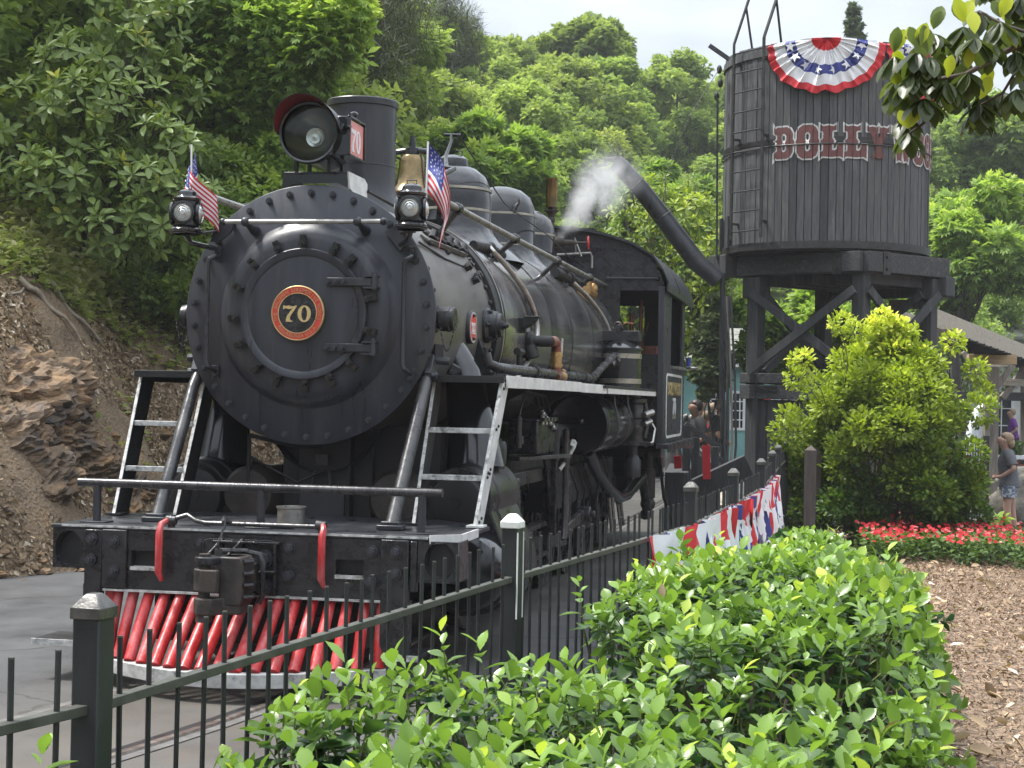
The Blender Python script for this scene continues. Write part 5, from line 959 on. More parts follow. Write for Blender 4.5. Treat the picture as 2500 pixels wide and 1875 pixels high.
# rock outcrop breaking through the foot of the bank
rockm = mat('layered_orange_rock', (.045, .038, .034), (.24, .155, .085), .8, 0, 3.2, 1., 9, stretch=(.7, .7, 2.6), contrast=(.35, .62), detail=10, col3=(.36, .20, .08), c3=(.52, .70), s3=2.6, bdist=.05)
orc = thing('rock_outcrop', 'jagged dark and rust-orange rock outcrop breaking through the foot of the left bank', 'rock', (-4.6, 5.0, 0)); rk = np.random.default_rng(4)
for i, (px, py, r) in enumerate(((5, 860, .75), (90, 950, .62), (160, 1010, .55), (60, 1050, .6), (230, 1070, .45), (-20, 960, .6), (120, 860, .5), (300, 1060, .4))):
    r *= rk.uniform(.6, 1.05); d = ground_hit(px, py) or 16; q = at(px, py, d+.84*r); bm = bmesh.new(); bmesh.ops.create_icosphere(bm, subdivisions=5, radius=1)
    for v in bm.verts:
        c = v.co.copy(); lay_ = round((c.z+.15*mnoise.noise(c*2+Vector((i, 0, 0))))*5)/5; c.z = c.z*.6+lay_*.4; f = 1+.30*mnoise.noise(c*1.7+Vector((i*3, 1, 0)))+.14*mnoise.noise(c*4.5+Vector((i, 9, 0)))+.12*mnoise.noise(c*11+Vector((2, i, 0)))+.06*mnoise.noise(c*23); v.co = Vector((c.x*.8, c.y*1.25, c.z*.62))*r*f
    me = bpy.data.meshes.new('rock_ledge'); bm.to_mesh(me); bm.free(); me.materials.append(rockm); link('rock_ledge', me, orc, 0, Vector(q)-orc.location, (rk.uniform(-.3, .3)+.2, rk.uniform(.1, .6), rk.uniform(-.4, .4)))
# clods and stones at the foot
k = MB()
for i in range(420):
    y_ = rk.uniform(-2, 14); x_ = -bank_edge(y_)-abs(rk.normal())*.55+.12; z_ = float(terr(x_, y_)); r_ = rk.uniform(.015, .06)*(2.0 if rk.uniform() < .06 else 1); k.ball((x_, y_, max(z_, 0)+r_*.3), r_, 6, 4, (rk.uniform(.8, 1.4), rk.uniform(.8, 1.4), .7))
k.v = [(a+rk.normal()*.006, b+rk.normal()*.006, c+rk.normal()*.006) for a, b, c in k.v]; tag(k.build('loose_stones', rockm, None), kind='stuff')
# ---------------------------------------------------------------- picket fence beside the track
FP = [(.25, -11.6), (1.0, -9.0), (1.70, -6.48), (2.07, -3.67), (2.50, -.75), (2.61, 1.31), (2.70, 3.5), (2.70, 5.9), (2.68, 8.1), (2.70, 10.2), (2.72, 12.4)]
fen = thing('picket_fence', 'dark iron picket fence with square capped posts curving beside the track', 'fence', (1.7, -6.48, 0)); FO = Vector((1.7, -6.48, 0))
k = MB(); k.box((0, 0, .60), (.066, .066, 1.20)); postm = k.mesh('post', MT['fence'], 30)
k = MB(); k.prism([(-.038, -.038, 0), (.038, -.038, 0), (.038, .038, 0), (-.038, .038, 0)], (0, 0, 1.195), (0, 0, 1.222))
k.add([(x*.036, y*.036, 1.222) for x, y in ((-1, -1), (1, -1), (1, 1), (-1, 1))]+[(x*.020, y*.020, 1.243) for x, y in ((-1, -1), (1, -1), (1, 1), (-1, 1))]+[(x*.012, y*.012, 1.250) for x, y in ((-1, -1), (1, -1), (1, 1), (-1, 1))], [(0, 1, 5, 4), (1, 2, 6, 5), (2, 3, 7, 6), (3, 0, 4, 7), (4, 5, 9, 8), (5, 6, 10, 9), (6, 7, 11, 10), (7, 4, 8, 11), (8, 9, 10, 11)])
capm = k.mesh('post_cap', MT['cap'], 40)
k = MB(); k.tube([(0, 0, .04), (0, 0, 1.137)], .0066, 6); k.mi = 1; k.tube([(0, 0, 1.1371), (0, 0, 1.141)], .0068, 6); pickm = k.mesh('picket', [MT['fence'], MT['cap']], 40)
for i, (x, y) in enumerate(FP):
    dx, dy = (FP[min(i+1, len(FP)-1)][0]-FP[max(i-1, 0)][0]), (FP[min(i+1, len(FP)-1)][1]-FP[max(i-1, 0)][1]); a = math.atan2(dy, dx)+R(6 if i == 2 else 0)
    p = link('post', postm, fen, .004, (x-FO.x, y-FO.y, 0), (0, 0, a)); cp_ = link('post_cap', capm, p, .003)
    if i == 3:
        for sx in (-.0335, .0335): 
            k = MB(); k.tube([(sx, -.0335, .85), (sx*1.0, -.034, .98), (sx, -.0335, 1.18)], .0035, 5); k.build('paint_run', MT['paintdrip'], p)
        cp_.data = capm.copy(); cp_.data.materials.clear(); cp_.data.materials.append(MT['paintdrip'])
    if i < len(FP)-1:
        q = FP[i+1]; A = Vector((x, y, 0)); B = Vector((q[0], q[1], 0)); L_ = (B-A).length; bow = .0; 
        for z in (1.0, .14):
            k = MB(); k.beam(A-FO+V(0, 0, z), B-FO+V(0, 0, z), .030, .022); rl = k.build('fence_rail', MT['fencetop'] if z > .5 else MT['fence'], fen, None, .002)
        n = max(2, round(L_/.1165)); 
        if y < -7: n = max(2, n)
        for j in range(1, n):
            p3 = A.lerp(B, j/n); link('picket', pickm, fen, 0, (p3.x-FO.x+random.uniform(-.002, .002), p3.y-FO.y, 0), (random.uniform(-.008, .008), random.uniform(-.008, .008), random.random()*6))
# ---------------------------------------------------------------- bunting
def star_pts(c, u, v, r, n=5, rot=0.):
    return [c+u*math.sin(rot+math.pi*i/n)*(r if i % 2 == 0 else r*.42)+v*math.cos(rot+math.pi*i/n)*(r if i % 2 == 0 else r*.42) for i in range(2*n)]
RING = [(0, .24, 0), (.24, .50, 1), (.50, .68, 2), (.68, .875, 1), (.875, 1.0, 0)]
def bunting(label, fn, group, name='bunting_fan', nstar=8, na=72, org=(0, 0, 0), sag=0., stars=True):
    """fn(rho, phi) -> surface point; phi 0..pi along the half circle, rho 0..1"""
    t = thing(name, label, 'bunting', org, group=group); O = Vector(org)
    for (r0, r1, mi) in RING:
        m = [MT['cred'], MT['cwhite'], MT['cblue']][mi]; k = MB(); nr = 4
        for i in range(nr+1):
            for j in range(na+1): k.v.append(tuple(Vector(fn(r0+(r1-r0)*i/nr, math.pi*j/na))-O))
        for i in range(nr):
            for j in range(na): k.f.append((i*(na+1)+j, i*(na+1)+j+1, (i+1)*(na+1)+j+1, (i+1)*(na+1)+j)); k.m.append(0)
        o = k.build({0: 'red_band', 1: 'white_band', 2: 'blue_band'}[mi], m, t, 70)
        if mi == 2 and stars:
            for q in range(nstar):
                ph = math.pi*(q+.5)/nstar; rc = .59; c = Vector(fn(rc, ph)); u = (Vector(fn(rc, ph+.04))-Vector(fn(rc, ph-.04))).normalized(); v = (Vector(fn(rc+.03, ph))-Vector(fn(rc-.03, ph))).normalized(); nn = u.cross(v).normalized()
                sz = (Vector(fn(.68, ph))-Vector(fn(.50, ph))).length*.52; s_ = MB(); P = star_pts(c-O, u, v, sz, rot=.4*math.sin(q*2.)+(math.pi))
                for sg in (1, -1): s_.add([tuple(p+nn*.012*sg) for p in P], [tuple(range(10))])
                s_.build('star', MT['cwhite'], o)
    return t
# ---------------------------------------------------------------- water tower
TA = Vector((3.07, 16.18, 0)); TR = 1.60; TZ0, TZ1 = 4.0, 7.12
tow = thing('water_tower', 'black weathered plank water tower with painted lettering on a timber trestle', 'water tower', TA)
NPK = 86; angC = math.atan2(CAM[1]-TA.y, CAM[0]-TA.x)   # towards the camera
for i in range(NPK):
    a0 = 2*math.pi*i/NPK; a1 = 2*math.pi*(i+1)/NPK; g = .0035; k = MB(); rr = TR+random.uniform(-.005, .006); zt = TZ1+random.uniform(-.02, .015)
    ps = [(rr*math.cos(a), rr*math.sin(a)) for a in (a0+g, a1-g)]; pi_ = [((TR-.05)*math.cos(a), (TR-.05)*math.sin(a)) for a in (a1-g, a0+g)]
    k.prism([(x, y, 0) for x, y in ps+pi_], (0, 0, TZ0+.02), (0, 0, zt)); k.build('plank', random.choice([MT['plank'][0], MT['plank'][0], MT['plank'][1], MT['plank'][2], MT['plank'][2]]), tow)
k = MB(); k.lathe([(0, TZ0), (TR-.06, TZ0), (TR-.06, TZ1-.25), (0, TZ1-.25)], (0, 0, 0), (0, 0, 1), 60); k.build('tank_liner', MT['soot'], tow, 30)
def hoopring(z0, z1, r, m, name, w=.014):
    k = MB(); k.lathe([(r, z0), (r+w, z0+.004), (r+w, z1-.004), (r, z1)], (0, 0, 0), (0, 0, 1), NPK); return k.build(name, m, tow, 25)
hoopring(5.60, 5.69, TR+.004, MT['iron'], 'iron_hoop'); k = MB(); k.tube([((TR+.028)*math.cos(a), (TR+.028)*math.sin(a), 5.575) for a in np.linspace(0, 2*math.pi, 100)], .011, 6); k.build('hoop_rod', MT['iron'], tow, 50)
hoopring(TZ1-.17, TZ1-.06, TR+.004, MT['plank'][0], 'top_band', .02); hoopring(4.02, 4.14, TR+.003, MT['iron'], 'bottom_hoop', .03)
def radial(a, r, z): return Vector((r*math.cos(a), r*math.sin(a), z))
def tanka(px): # angle on the tank seen at a picture column of the survey (front side)
    best = None
    for a in np.linspace(angC-1.5, angC+1.5, 1201):
        p = np.array([TA.x+TR*math.cos(a), TA.y+TR*math.sin(a), 5.5])-CAM; X = (1250+FPX*(p@CR)/(p@_F))*2212/2500
        if best is None or abs(X-px) < best[0]: best = (abs(X-px), a)
    return best[1]
# lettering on the staves
def letter_polys(ch):
    """tuscan slab letters on a 1 x 1.5 grid, counter-clockwise outers then holes"""
    S = {}
    leg = lambda x0, x1: [(x0-.13, 0), (x0-.05, .09), (x0+.0, .05), (x1+.0, .05), (x1+.05, .09), (x1+.13, 0)]
    if ch == 'D':
        return [[(0, 0), (.08, .10), (.16, .04), (.62, .04), (.80, .14), (.90, .34), (.90, .60), (.99, .75), (.90, .90), (.90, 1.16), (.80, 1.36), (.62, 1.46), (.16, 1.46), (.08, 1.40), (0, 1.5), (0, 1.22), (.10, 1.14), (.16, 1.10), (.16, .92), (.06, .85), (.16, .75), (.06, .65), (.16, .58), (.16, .40), (.10, .36), (0, .28)],
                [(.43, .34), (.52, .34), (.60, .44), (.60, .62), (.52, .75), (.60, .88), (.60, 1.06), (.52, 1.16), (.43, 1.16), (.36, 1.06), (.36, .88), (.44, .75), (.36, .62), (.36, .44)]]
    if ch == 'O':
        return [[(.30, .0), (.70, 0), (.88, .12), (.97, .34), (.97, .60), (1.04, .75), (.97, .90), (.97, 1.16), (.88, 1.38), (.70, 1.5), (.30, 1.5), (.12, 1.38), (.03, 1.16), (.03, .90), (-.04, .75), (.03, .60), (.03, .34), (.12, .12)],
                [(.46, .32), (.54, .32), (.63, .42), (.63, .62), (.55, .75), (.63, .88), (.63, 1.08), (.54, 1.18), (.46, 1.18), (.37, 1.08), (.37, .88), (.45, .75), (.37, .62), (.37, .42)]]
    if ch == 'L':
        return [[(0, 0), (.10, .08), (.50, .05), (.86, .08), (1.0, 0), (1.0, .62), (.78, .62), (.74, .42), (.62, .34), (.52, .36), (.52, .60), (.62, .75), (.52, .90), (.52, 1.18), (.58, 1.24), (.70, 1.24), (.70, 1.5), (.58, 1.42), (.36, 1.46), (.14, 1.42), (0, 1.5), (0, 1.22), (.10, 1.20), (.14, 1.14), (.14, .90), (.04, .75), (.14, .60), (.14, .36), (.10, .30), (0, .28)]]
    if ch == 'Y':
        return [[(.22, 0), (.32, .07), (.5, .04), (.68, .07), (.80, 0), (.80, .26), (.70, .30), (.68, .36), (.68, .56), (.88, 1.14), (.94, 1.22), (1.04, 1.24), (1.04, 1.5), (.94, 1.42), (.76, 1.46), (.62, 1.42), (.54, 1.5), (.54, 1.24), (.60, 1.18), (.53, .92), (.46, 1.18), (.50, 1.24), (.50, 1.5), (.40, 1.42), (.20, 1.46), (.06, 1.42), (-.04, 1.5), (-.04, 1.24), (.06, 1.22), (.12, 1.14), (.34, .56), (.34, .36), (.32, .30), (.22, .26)]]
    if ch == 'W':
        return [[(.20, 0), (.30, .06), (.42, .02), (.50, .50), (.58, .02), (.70, .06), (.82, 0), (.96, 1.14), (1.0, 1.22), (1.08, 1.24), (1.08, 1.5), (.96, 1.42), (.76, 1.46), (.66, 1.5), (.66, 1.24), (.72, 1.16), (.68, .86), (.60, 1.20), (.60, 1.5), (.50, 1.42), (.40, 1.5), (.40, 1.20), (.32, .86), (.28, 1.16), (.34, 1.24), (.34, 1.5), (.22, 1.46), (.06, 1.42), (-.06, 1.5), (-.06, 1.24), (.02, 1.22), (.06, 1.14)]]
def bend_letter(me, x0, z0, r, name, m, parent):
    """wrap a flat letter round the staves, leaving the joints between staves open"""
    bm = bmesh.new(); bm.from_mesh(me); step = 2*math.pi/NPK
    for v in bm.verts: v.co = Vector(((v.co.x+x0), v.co.y+z0, 0))   # x: arc length measured from the camera-facing line
    xs_ = [v.co.x for v in bm.verts]; lo, hi = min(xs_), max(xs_)
    ph = (angC % step)
    for q in range(int(lo/(TR*step))-2, int(hi/(TR*step))+3):
        for g in (-.0055, .0055):
            xx = (q*step-0*ph)*TR+g+((-ph) % step)*TR
            if lo < xx < hi: bmesh.ops.bisect_plane(bm, geom=bm.verts[:]+bm.edges[:]+bm.faces[:], plane_co=(xx, 0, 0), plane_no=(1, 0, 0))
    dele = []
    for f in bm.faces:
        c = f.calc_center_median().x; e = (c-((-ph) % step)*TR)/(TR*step); e -= round(e)
        if abs(e)*TR*step < .0050: dele.append(f)
    bmesh.ops.delete(bm, geom=dele, context='FACES')
    for v in bm.verts:
        a = angC+v.co.x/TR; v.co = Vector((r*math.cos(a), r*math.sin(a), v.co.y))
    o = bpy.data.meshes.new(name); bm.to_mesh(o); bm.free(); o.materials.append(m); return link(name, o, parent)
LW, LH = .335, .50
txt = 'DOLLYWOOD'; x = (tanka(1673)-angC)*TR; pos = []
for ch in txt: pos.append((ch, x)); x += {'Y': .36, 'W': .42}.get(ch, .352)+(.07 if ch == 'Y' else 0)
for ch, x in pos:
    zl = 5.36; P = [[(px*LW*(1.12 if ch == 'W' else 1), py*LH/1.5) for px, py in poly] for poly in letter_polys(ch)]
    cw_ = [P[0]]+[h[::-1] for h in P[1:]]
    w_ = curve_mesh(cw_, .024, 0); lw = bend_letter(w_, x, zl, TR+.020, 'letter_outline', MT['letterwhite'], tow)
    r_ = curve_mesh(cw_, 0., 0); bend_letter(r_, x, zl, TR+.0235, 'letter', MT['letterred'], lw)
# ladder on the tank
aL = angC-.0
lad = bpy.data.objects.new('ladder', None); C.objects.link(lad); lad.parent = tow
aa, ab = tanka(1597), tanka(1657)
for a in (aa, ab):
    k = MB(); k.beam(radial(a, TR+.13, 4.2), radial(a, TR+.13, TZ1+.1), .05, .02, radial(a, 1, 0)); d = radial(a, 1, 0)
    b1 = radial(a, TR+.13, TZ1+.1); b2 = b1+V(.24, .05, .80) ; k.beam(b1, b2, .04, .03, d); k.beam(radial(a, TR+.05, TZ1-.05)+V(.22, .1, 0), b1.lerp(b2, .72), .03, .025, d); k.build('ladder_side', MT['iron'], lad, None, .003)
    for z in (4.45, 5.75, 6.9): k = MB(); k.beam(radial(a, TR, z), radial(a, TR+.13, z), .05, .03); k.build('ladder_bracket', MT['iron'], lad)
k = MB(); k.cyl(radial(aa, TR+.13, TZ1+.1)+V(.24, .05, .80), radial(ab, TR+.13, TZ1+.1)+V(.24, .05, .80), .014, n=8); k.build('ladder_top_bar', MT['iron'], lad)
for i in range(10):
    z = 4.32+i*.305; k = MB(); k.cyl(radial(aa, TR+.13, z), radial(ab, TR+.13, z), .012, n=8); k.build('rung', MT['iron'], lad)
k = MB(); k.beam(Vector(at(1575, 128, 24.6))-TA, Vector(at(1532, 98, 24.6))-TA, .05, .06); k.build('float_arm', MT['timberx'], tow)
for (px, py) in ((1554, 150), (1556, 180), (1548, 208)): k = MB(); p = Vector(at(px, py, 25.3))-TA; k.ball(p, .07, 10, 8, (.6, 1, 1)); k.build('pulley', MT['iron'], tow)
k = MB(); k.tube([Vector(at(1550, 210, 25.2))-TA, Vector(at(1549, 400, 25.2))-TA, Vector(at(1548, 560, 25.2))-TA], .016, 6); k.build('hanging_chain', MT['iron'], tow)
k = MB(); k.tube([Vector(at(1553, 150, 25.2))-TA, Vector(at(1490, 250, 25.))-TA, Vector(at(1430, 400, 24.8))-TA], .006, 5); k.build('spout_cable', MT['iron'], tow)
for px in (1566, 1580): k = MB(); a = tanka(px); k.beam(radial(a, TR+.04, 4.1), radial(a, TR+.04, 4.6), .10, .05, radial(a, 1, 0)); k.build('side_cleat', MT['timber'], tow)
# platform beams: corner towards the camera
Cc = Vector(at(1866, 541, 23.8)); Lc = Vector(at(1600, 560, 25.25)); Rc = Vector(at(2040, 556, 24.9)); zt = 4.0
for p in (Cc, Lc, Rc): p.z = 0
Bc = Lc+Rc-Cc
def tb(name, a, b, w, h, z, m=None, ext=0., bev=.012):
    a = Vector(a); b = Vector(b); d = (b-a).normalized(); k = MB(); k.beam(a-d*ext+V(0, 0, z)-TA, b+d*ext+V(0, 0, z)-TA, w, h); return k.build(name, m or MT['timberx'], tow, None, bev)
tb('platform_beam', Cc, Lc, .22, .30, 3.83); tb('platform_beam', Cc, Rc, .22, .30, 3.83)
tb('platform_beam', Lc+(Lc-Bc).normalized()*.0, Bc, .22, .30, 3.83); tb('platform_beam', Rc, Bc, .22, .30, 3.83)
dLC = (Lc-Cc).normalized(); dRC = (Rc-Cc).normalized()
k = MB(); p = Lc+dLC*.20+V(0, 0, 3.85)-TA; k.beam(p-dRC*.28, p+dRC*1.6, .38, .32); k.build('platform_beam', MT['timber'], tow, None, .015)
k = MB(); p = Rc+V(0, 0, 3.55)-TA; k.beam(p-dLC*.15-dRC*.05, p+dLC*1.9-dRC*.05, .30, .30); k.build('sill_beam', MT['timber'], tow, None, .015)
for off in (.15, .55, .95, 1.35, 1.75): k = MB(); a = Cc+dLC*off+V(0, 0, 3.60)-TA; k.beam(a+dRC*.15, a+dRC*2.1, .10, .16); k.build('joist', MT['timber'], tow)
k = MB(); pl = [Cc+dLC*.05+dRC*.05, Lc+dRC*.05, Bc, Rc+dLC*.05]; k.prism([p-TA for p in pl], (0, 0, 3.90), (0, 0, 3.97)); k.build('platform_deck', MT['timberx'], tow)
for s_, d in ((1, dLC), (1, dRC)):
    p = Cc+d*.38+V(0, 0, 3.82)-TA; nn = Vector((d.y, -d.x, 0)); nn = nn if nn.dot(Vector(CAM)-Cc) > 0 else -nn
    k = MB(); k.box(p+nn*.118, (.16, .012, .34), math.atan2(d.y, d.x)); pt = k.build('strap_plate', MT['iron'], tow, None, .002)
    for zz in (-.09, .09): k = MB(); k.cyl(p+nn*.12+V(0, 0, zz), p+nn*.15+V(0, 0, zz), .025, n=8); k.build('strap_bolt', MT['iron'], pt)
    tb('corner_strap', Cc+nn*.02, Cc+nn*.02+d*.48, .03, .025, 3.665, MT['iron'], bev=0)
posts = {'L': Lc-dLC*.22+dRC*.10, 'C': Cc+dLC*.12+dRC*.12, 'R': Rc-dRC*.22+dLC*.10, 'B': Bc-dLC*.2-dRC*.2}
for kx, p in posts.items():
    k = MB(); k.box((p.x-TA.x, p.y-TA.y, 1.72), (.21, .21, 3.9), math.atan2(dLC.y, dLC.x)); k.build('post', MT['timber'], tow, None, .012)
    if kx in 'CB': continue
    k = MB(); k.box((p.x-TA.x, p.y-TA.y, 3.50), (.32, .32, .32), math.atan2(dLC.y, dLC.x)); k.build('post_cap_block', MT['timber'], tow, None, .015)
def br(a, b, z0, z1, off=.0, w=.06, h=.13): 
    a, b = posts[a], posts[b]; d = (b-a).normalized(); nn = Vector((d.y, -d.x, 0)); nn = nn if nn.dot(Vector(CAM)-a) > 0 else -nn
    k = MB(); k.beam(a+V(0, 0, z0)-TA+nn*(.15+off), b+V(0, 0, z1)-TA+nn*(.15+off), w, h, nn.cross(d)); k.build('cross_brace', MT['timber'], tow, None, .006)
for a_, b_2 in (('L', 'C'), ('C', 'R'), ('L', 'B'), ('B', 'R')): br(a_, b_2, 3.42, 2.18, .0); br(a_, b_2, 2.18, 3.42, .06)
def rail2(a, b, z, h=.26): tb('girt_beam', posts[a], posts[b], .20, h, z, None, .22)
for a, b in (('L', 'C'), ('C', 'R'), ('L', 'B'), ('B', 'R')): rail2(a, b, 2.09, .16); rail2(a, b, 1.88, .22)
for q in range(2): tb('iron_strap', posts['L']+Vector((0, -.14, 0)), posts['L']+(posts['C']-posts['L'])*.22+Vector((0, -.14, 0)), .02, .02, 1.90+.06*q, MT['iron'], bev=0)
# boarded lower walls
for a, b in (('L', 'C'), ('C', 'R'), ('L', 'B')):
    pa, pb = posts[a], posts[b]; L_ = (pb-pa).length; n = int(L_/.21)
    for i in range(n):
        
        p = pa.lerp(pb, (i+.5)/n); k = MB(); k.box((p.x-TA.x, p.y-TA.y, .86), (.19, .03+random.uniform(0, .012), 1.80), math.atan2((pb-pa).y, (pb-pa).x)); k.build('wall_board', random.choice([MT['timber'], MT['plank'][1]]), tow, None, .003)
# fat drain pipe and hanging ropes left of the post
k = MB(); k.tube([Vector(at(1561, 590, 24.9))-TA, Vector(at(1560, 800, 24.9))-TA, Vector(at(1562, 1040, 24.9))-TA], .042, 10); k.build('down_pipe', MT['black'], tow)
for z in (.6, 1.1, 1.6, 2.1, 2.6, 3.1): k = MB(); p = Vector(at(1560.5, 800, 24.9))-TA; k.cyl((p.x, p.y, z), (p.x, p.y, z+.05), .052, n=10); k.build('pipe_joint', MT['black'], tow)
for i, (x0, x1) in enumerate(((1569, 1582), (1574, 1566), (1578, 1590), (1566, 1572))):
    k = MB(); k.tube([Vector(at(x0, 640, 24.7))-TA, Vector(at((x0+x1)/2+3, 800, 24.7))-TA, Vector(at(x1, 960, 24.7))-TA, Vector(at(x0+4, 1060, 24.7))-TA], .018, 6); k.build('guy_pipe', MT['greypost'] if i == 0 else MT['timber'], tow)
# filling spout
sp_ = bpy.data.objects.new('filling_spout', None); C.objects.link(sp_); sp_.parent = tow; S0 = Vector(at(1512, 572, 24.9)); sp_.location = S0-TA; P = [Vector(at(px, py, 24.9))-S0 for px, py in ((1552, 606), (1505, 566), (1440, 480), (1385, 409), (1342, 361), (1328, 350))]
k = MB(); k.tube(P, [.135, .150, .145, .138, .134, .128], 22); k.build('spout_tube', MT['black'], sp_, 40)
for t in (1, 2, 3): p = P[t]; d = (P[t+1]-P[t]).normalized(); k = MB(); k.lathe([(.146, -.01), (.154, 0), (.146, .01)], p+d*.1, d, 24); k.build('spout_seam', MT['iron'], sp_)
k = MB(); k.tube([P[5]+V(.03, 0, .04), P[5]+V(-.14, 0, .04), P[5]+V(-.16, 0, -.05)], [.05, .04, .04], 10); k.build('spout_lip', MT['iron'], sp_)
k = MB(); k.tube([P[5]+V(.2, 0, .0), P[3]+V(-.1, 0, -.25)], .012, 6); k.build('spout_pull', MT['iron'], sp_)
# buntings on the tank
def tank_fan(ac, rad):
    def f(rho, phi):
        x = -rad*rho*math.cos(phi)*(1.0); dz = -rad*.93*rho*math.sin(phi)*(1+.025*math.sin(phi*19)); pl_ = .045*math.sin(phi*19+.6*math.sin(phi*5))*min(1, rho*1.5)+.018*math.sin(phi*43+rho*6)
        a = ac+x/TR; r = TR+.035+abs(pl_)+.02*math.sin(phi)*rho; return (TA.x+r*math.cos(a), TA.y+r*math.sin(a), TZ1+.03+dz+.012*math.sin(phi*13)*(rho > .9)-.06*(abs(x)/rad)**2)
    return f
ac = tanka(1781); bunting('wide red white and blue fan bunting spread in full view over the tank rim', tank_fan(ac, .88), 'buntings on the tank rim', org=tuple(TA+V(0, 0, TZ1)))
bunting('second fan bunting on the tank rim, mostly hidden behind the overhanging leaves', tank_fan(ac+1.78/TR, .88), 'buntings on the tank rim', org=tuple(TA+V(0, 0, TZ1)))
# buntings on the fence
def fence_pt(s):
    pts_ = [Vector((x, y, 0)) for x, y in FP[4:9]]; pts_.insert(0, Vector((FP[3][0]*.35+FP[4][0]*.65, FP[3][1]*.35+FP[4][1]*.65, 0)))
    for i in range(len(pts_)-1):
        L_ = (pts_[i+1]-pts_[i]).length
        if s <= L_: return pts_[i].lerp(pts_[i+1], s/L_)
        s -= L_
    return pts_[-1]
def fence_fan(s0, rad, drop, seed):
    def f(rho, phi):
        x = -rad*rho*math.cos(phi); dz = -drop*rho*math.sin(phi)**.8; p = fence_pt(max(0, s0+x)); fold = .035*math.sin(x*21+seed+dz*3)+.020*math.sin(x*43+seed*2-dz*6)
        side = .05+max(-.02, fold)+.10*(-dz)*(.5+.5*math.sin(x*5+seed)); return (p.x+side, p.y+.03*math.sin(dz*9+seed), 1.0+dz+.015*math.sin(x*20+seed)*(rho < .5)+.02)
    return f
for i, (s0, rad, dr) in enumerate(((.75, .75, .74), (2.0, .80, .76), (3.2, .80, .74), (4.3, .8, .88), (5.6, .8, .92), (6.9, .75, .92))):
    bunting(['first crumpled fan bunting on the fence, just above the holly hedge', 'second crumpled fan bunting along the fence, next to the hedge tops', 'third crumpled fan bunting along the fence, halfway to the tower', 'fourth crumpled fan bunting along the fence before the wooden stub post', 'fifth fan bunting along the fence, next to last before the tower', 'last and farthest fan bunting on the fence below the tower boards'][i], fence_fan(s0, rad, dr, i*1.7), 'crumpled buntings on the picket fence', na=64, org=tuple(fence_pt(s0)+V(0, 0, 1)))
# wooden stub posts
for i, (px, d, h) in enumerate(((1750, 18.2, 1.18), (1762, 19.4, 1.12))):
    p = Vector(at(px, 1040, d)); k = MB(); k.box((0, 0, h/2), (.13, .13, h)); k.add([(-.065, -.065, h), (.065, -.065, h), (.065, .065, h), (-.065, .065, h), (0, 0, h+.06)], [(0, 1, 4), (1, 2, 4), (2, 3, 4), (3, 0, 4)])
    o = k.build('wooden_post', MT['brownwood'], None, None, .004, (p.x, p.y, 0)); tag(o, ['brown pointed wooden post standing left of the golden shrub', 'second brown wooden post just behind the first, beside the shrub'][i], 'post', 'brown posts by the shrub')
# dark gate and boards behind the posts
gt = thing('plank_gate', 'tall black plank gate between the water tower and the golden shrub', 'gate', tuple(at(1740, 1100, 22.5)*np.array([1, 1, 0])))
g0 = Vector(at(1664, 1100, 22.8)); g1 = Vector(at(1800, 1100, 22.2)); g0.z = g1.z = 0; GO = Vector(gt.location)
for i in range(12): p = g0.lerp(g1, (i+.5)/12); k = MB(); k.box((p.x-GO.x, p.y-GO.y, .62), (.072, .03+.01*(i % 2), 1.35+.0*i), math.atan2((g1-g0).y, (g1-g0).x)); k.build('gate_board', MT['timber'], gt, None, .002)
for z in (.25, 1.1): k = MB(); k.beam(g0-GO+V(0, -.04, z), g1-GO+V(0, -.04, z), .03, .08); k.build('gate_rail', MT['timberx'], gt)
k = MB(); k.beam(g0-GO+V(0, -.05, .25), g1-GO+V(0, -.05, 1.1), .03, .08); k.build('gate_brace', MT['timberx'], gt)
# ---------------------------------------------------------------- flume at right
flu = thing('wooden_flume', 'sloping grey timber flume running from the water tower on braced wooden posts', 'flume', tuple(at(2165, 1080, 21)*np.array([1, 1, 0]))); F0 = Vector(flu.location)
A = Vector(at(2006, 682, 25.2)); B = Vector(at(2300, 808, 41)); B.z = A.z-.35; d = (B-A).normalized(); sdv = d.cross(V(0, 0, 1)).normalized()
if sdv.dot(A-Vector(CAM)) < 0: sdv = -sdv
for off in (0, .62): k = MB(); k.beam(A-F0+sdv*off, B-F0+sdv*off, .06, .30); k.build('flume_side', MT['greywood'], flu, None, .006)
k = MB(); k.beam(A-F0+sdv*.31+V(0, 0, -.13), B-F0+sdv*.31+V(0, 0, -.13), .56, .03); k.build('flume_floor', MT['timberx'], flu)  # black timber here paints the shade of the underside
for i in range(22): p = A.lerp(B, .02+i/22.5)-F0+sdv*.31+V(0, 0, -.165); k = MB(); k.beam(p-sdv*.36, p+sdv*.36, .08, .05); k.build('flume_rib', MT['timber'], flu)  # ribs dark too, underside shade put into their colour
k = MB(); k.prism([A-F0+V(-.02, 0, .14), A-F0+V(.0, 0, .26)+d*.02, A-F0+d*.42+V(0, 0, .14)], (0, 0, 0), sdv*.62); k.build('flume_end_cap', MT['greypost'], flu)
k = MB(); k.box(A.lerp(B, .04)-F0+V(0, 0, -.27), (.62, .4, .20)); k.build('support_block', MT['greypost'], flu, None, .006)
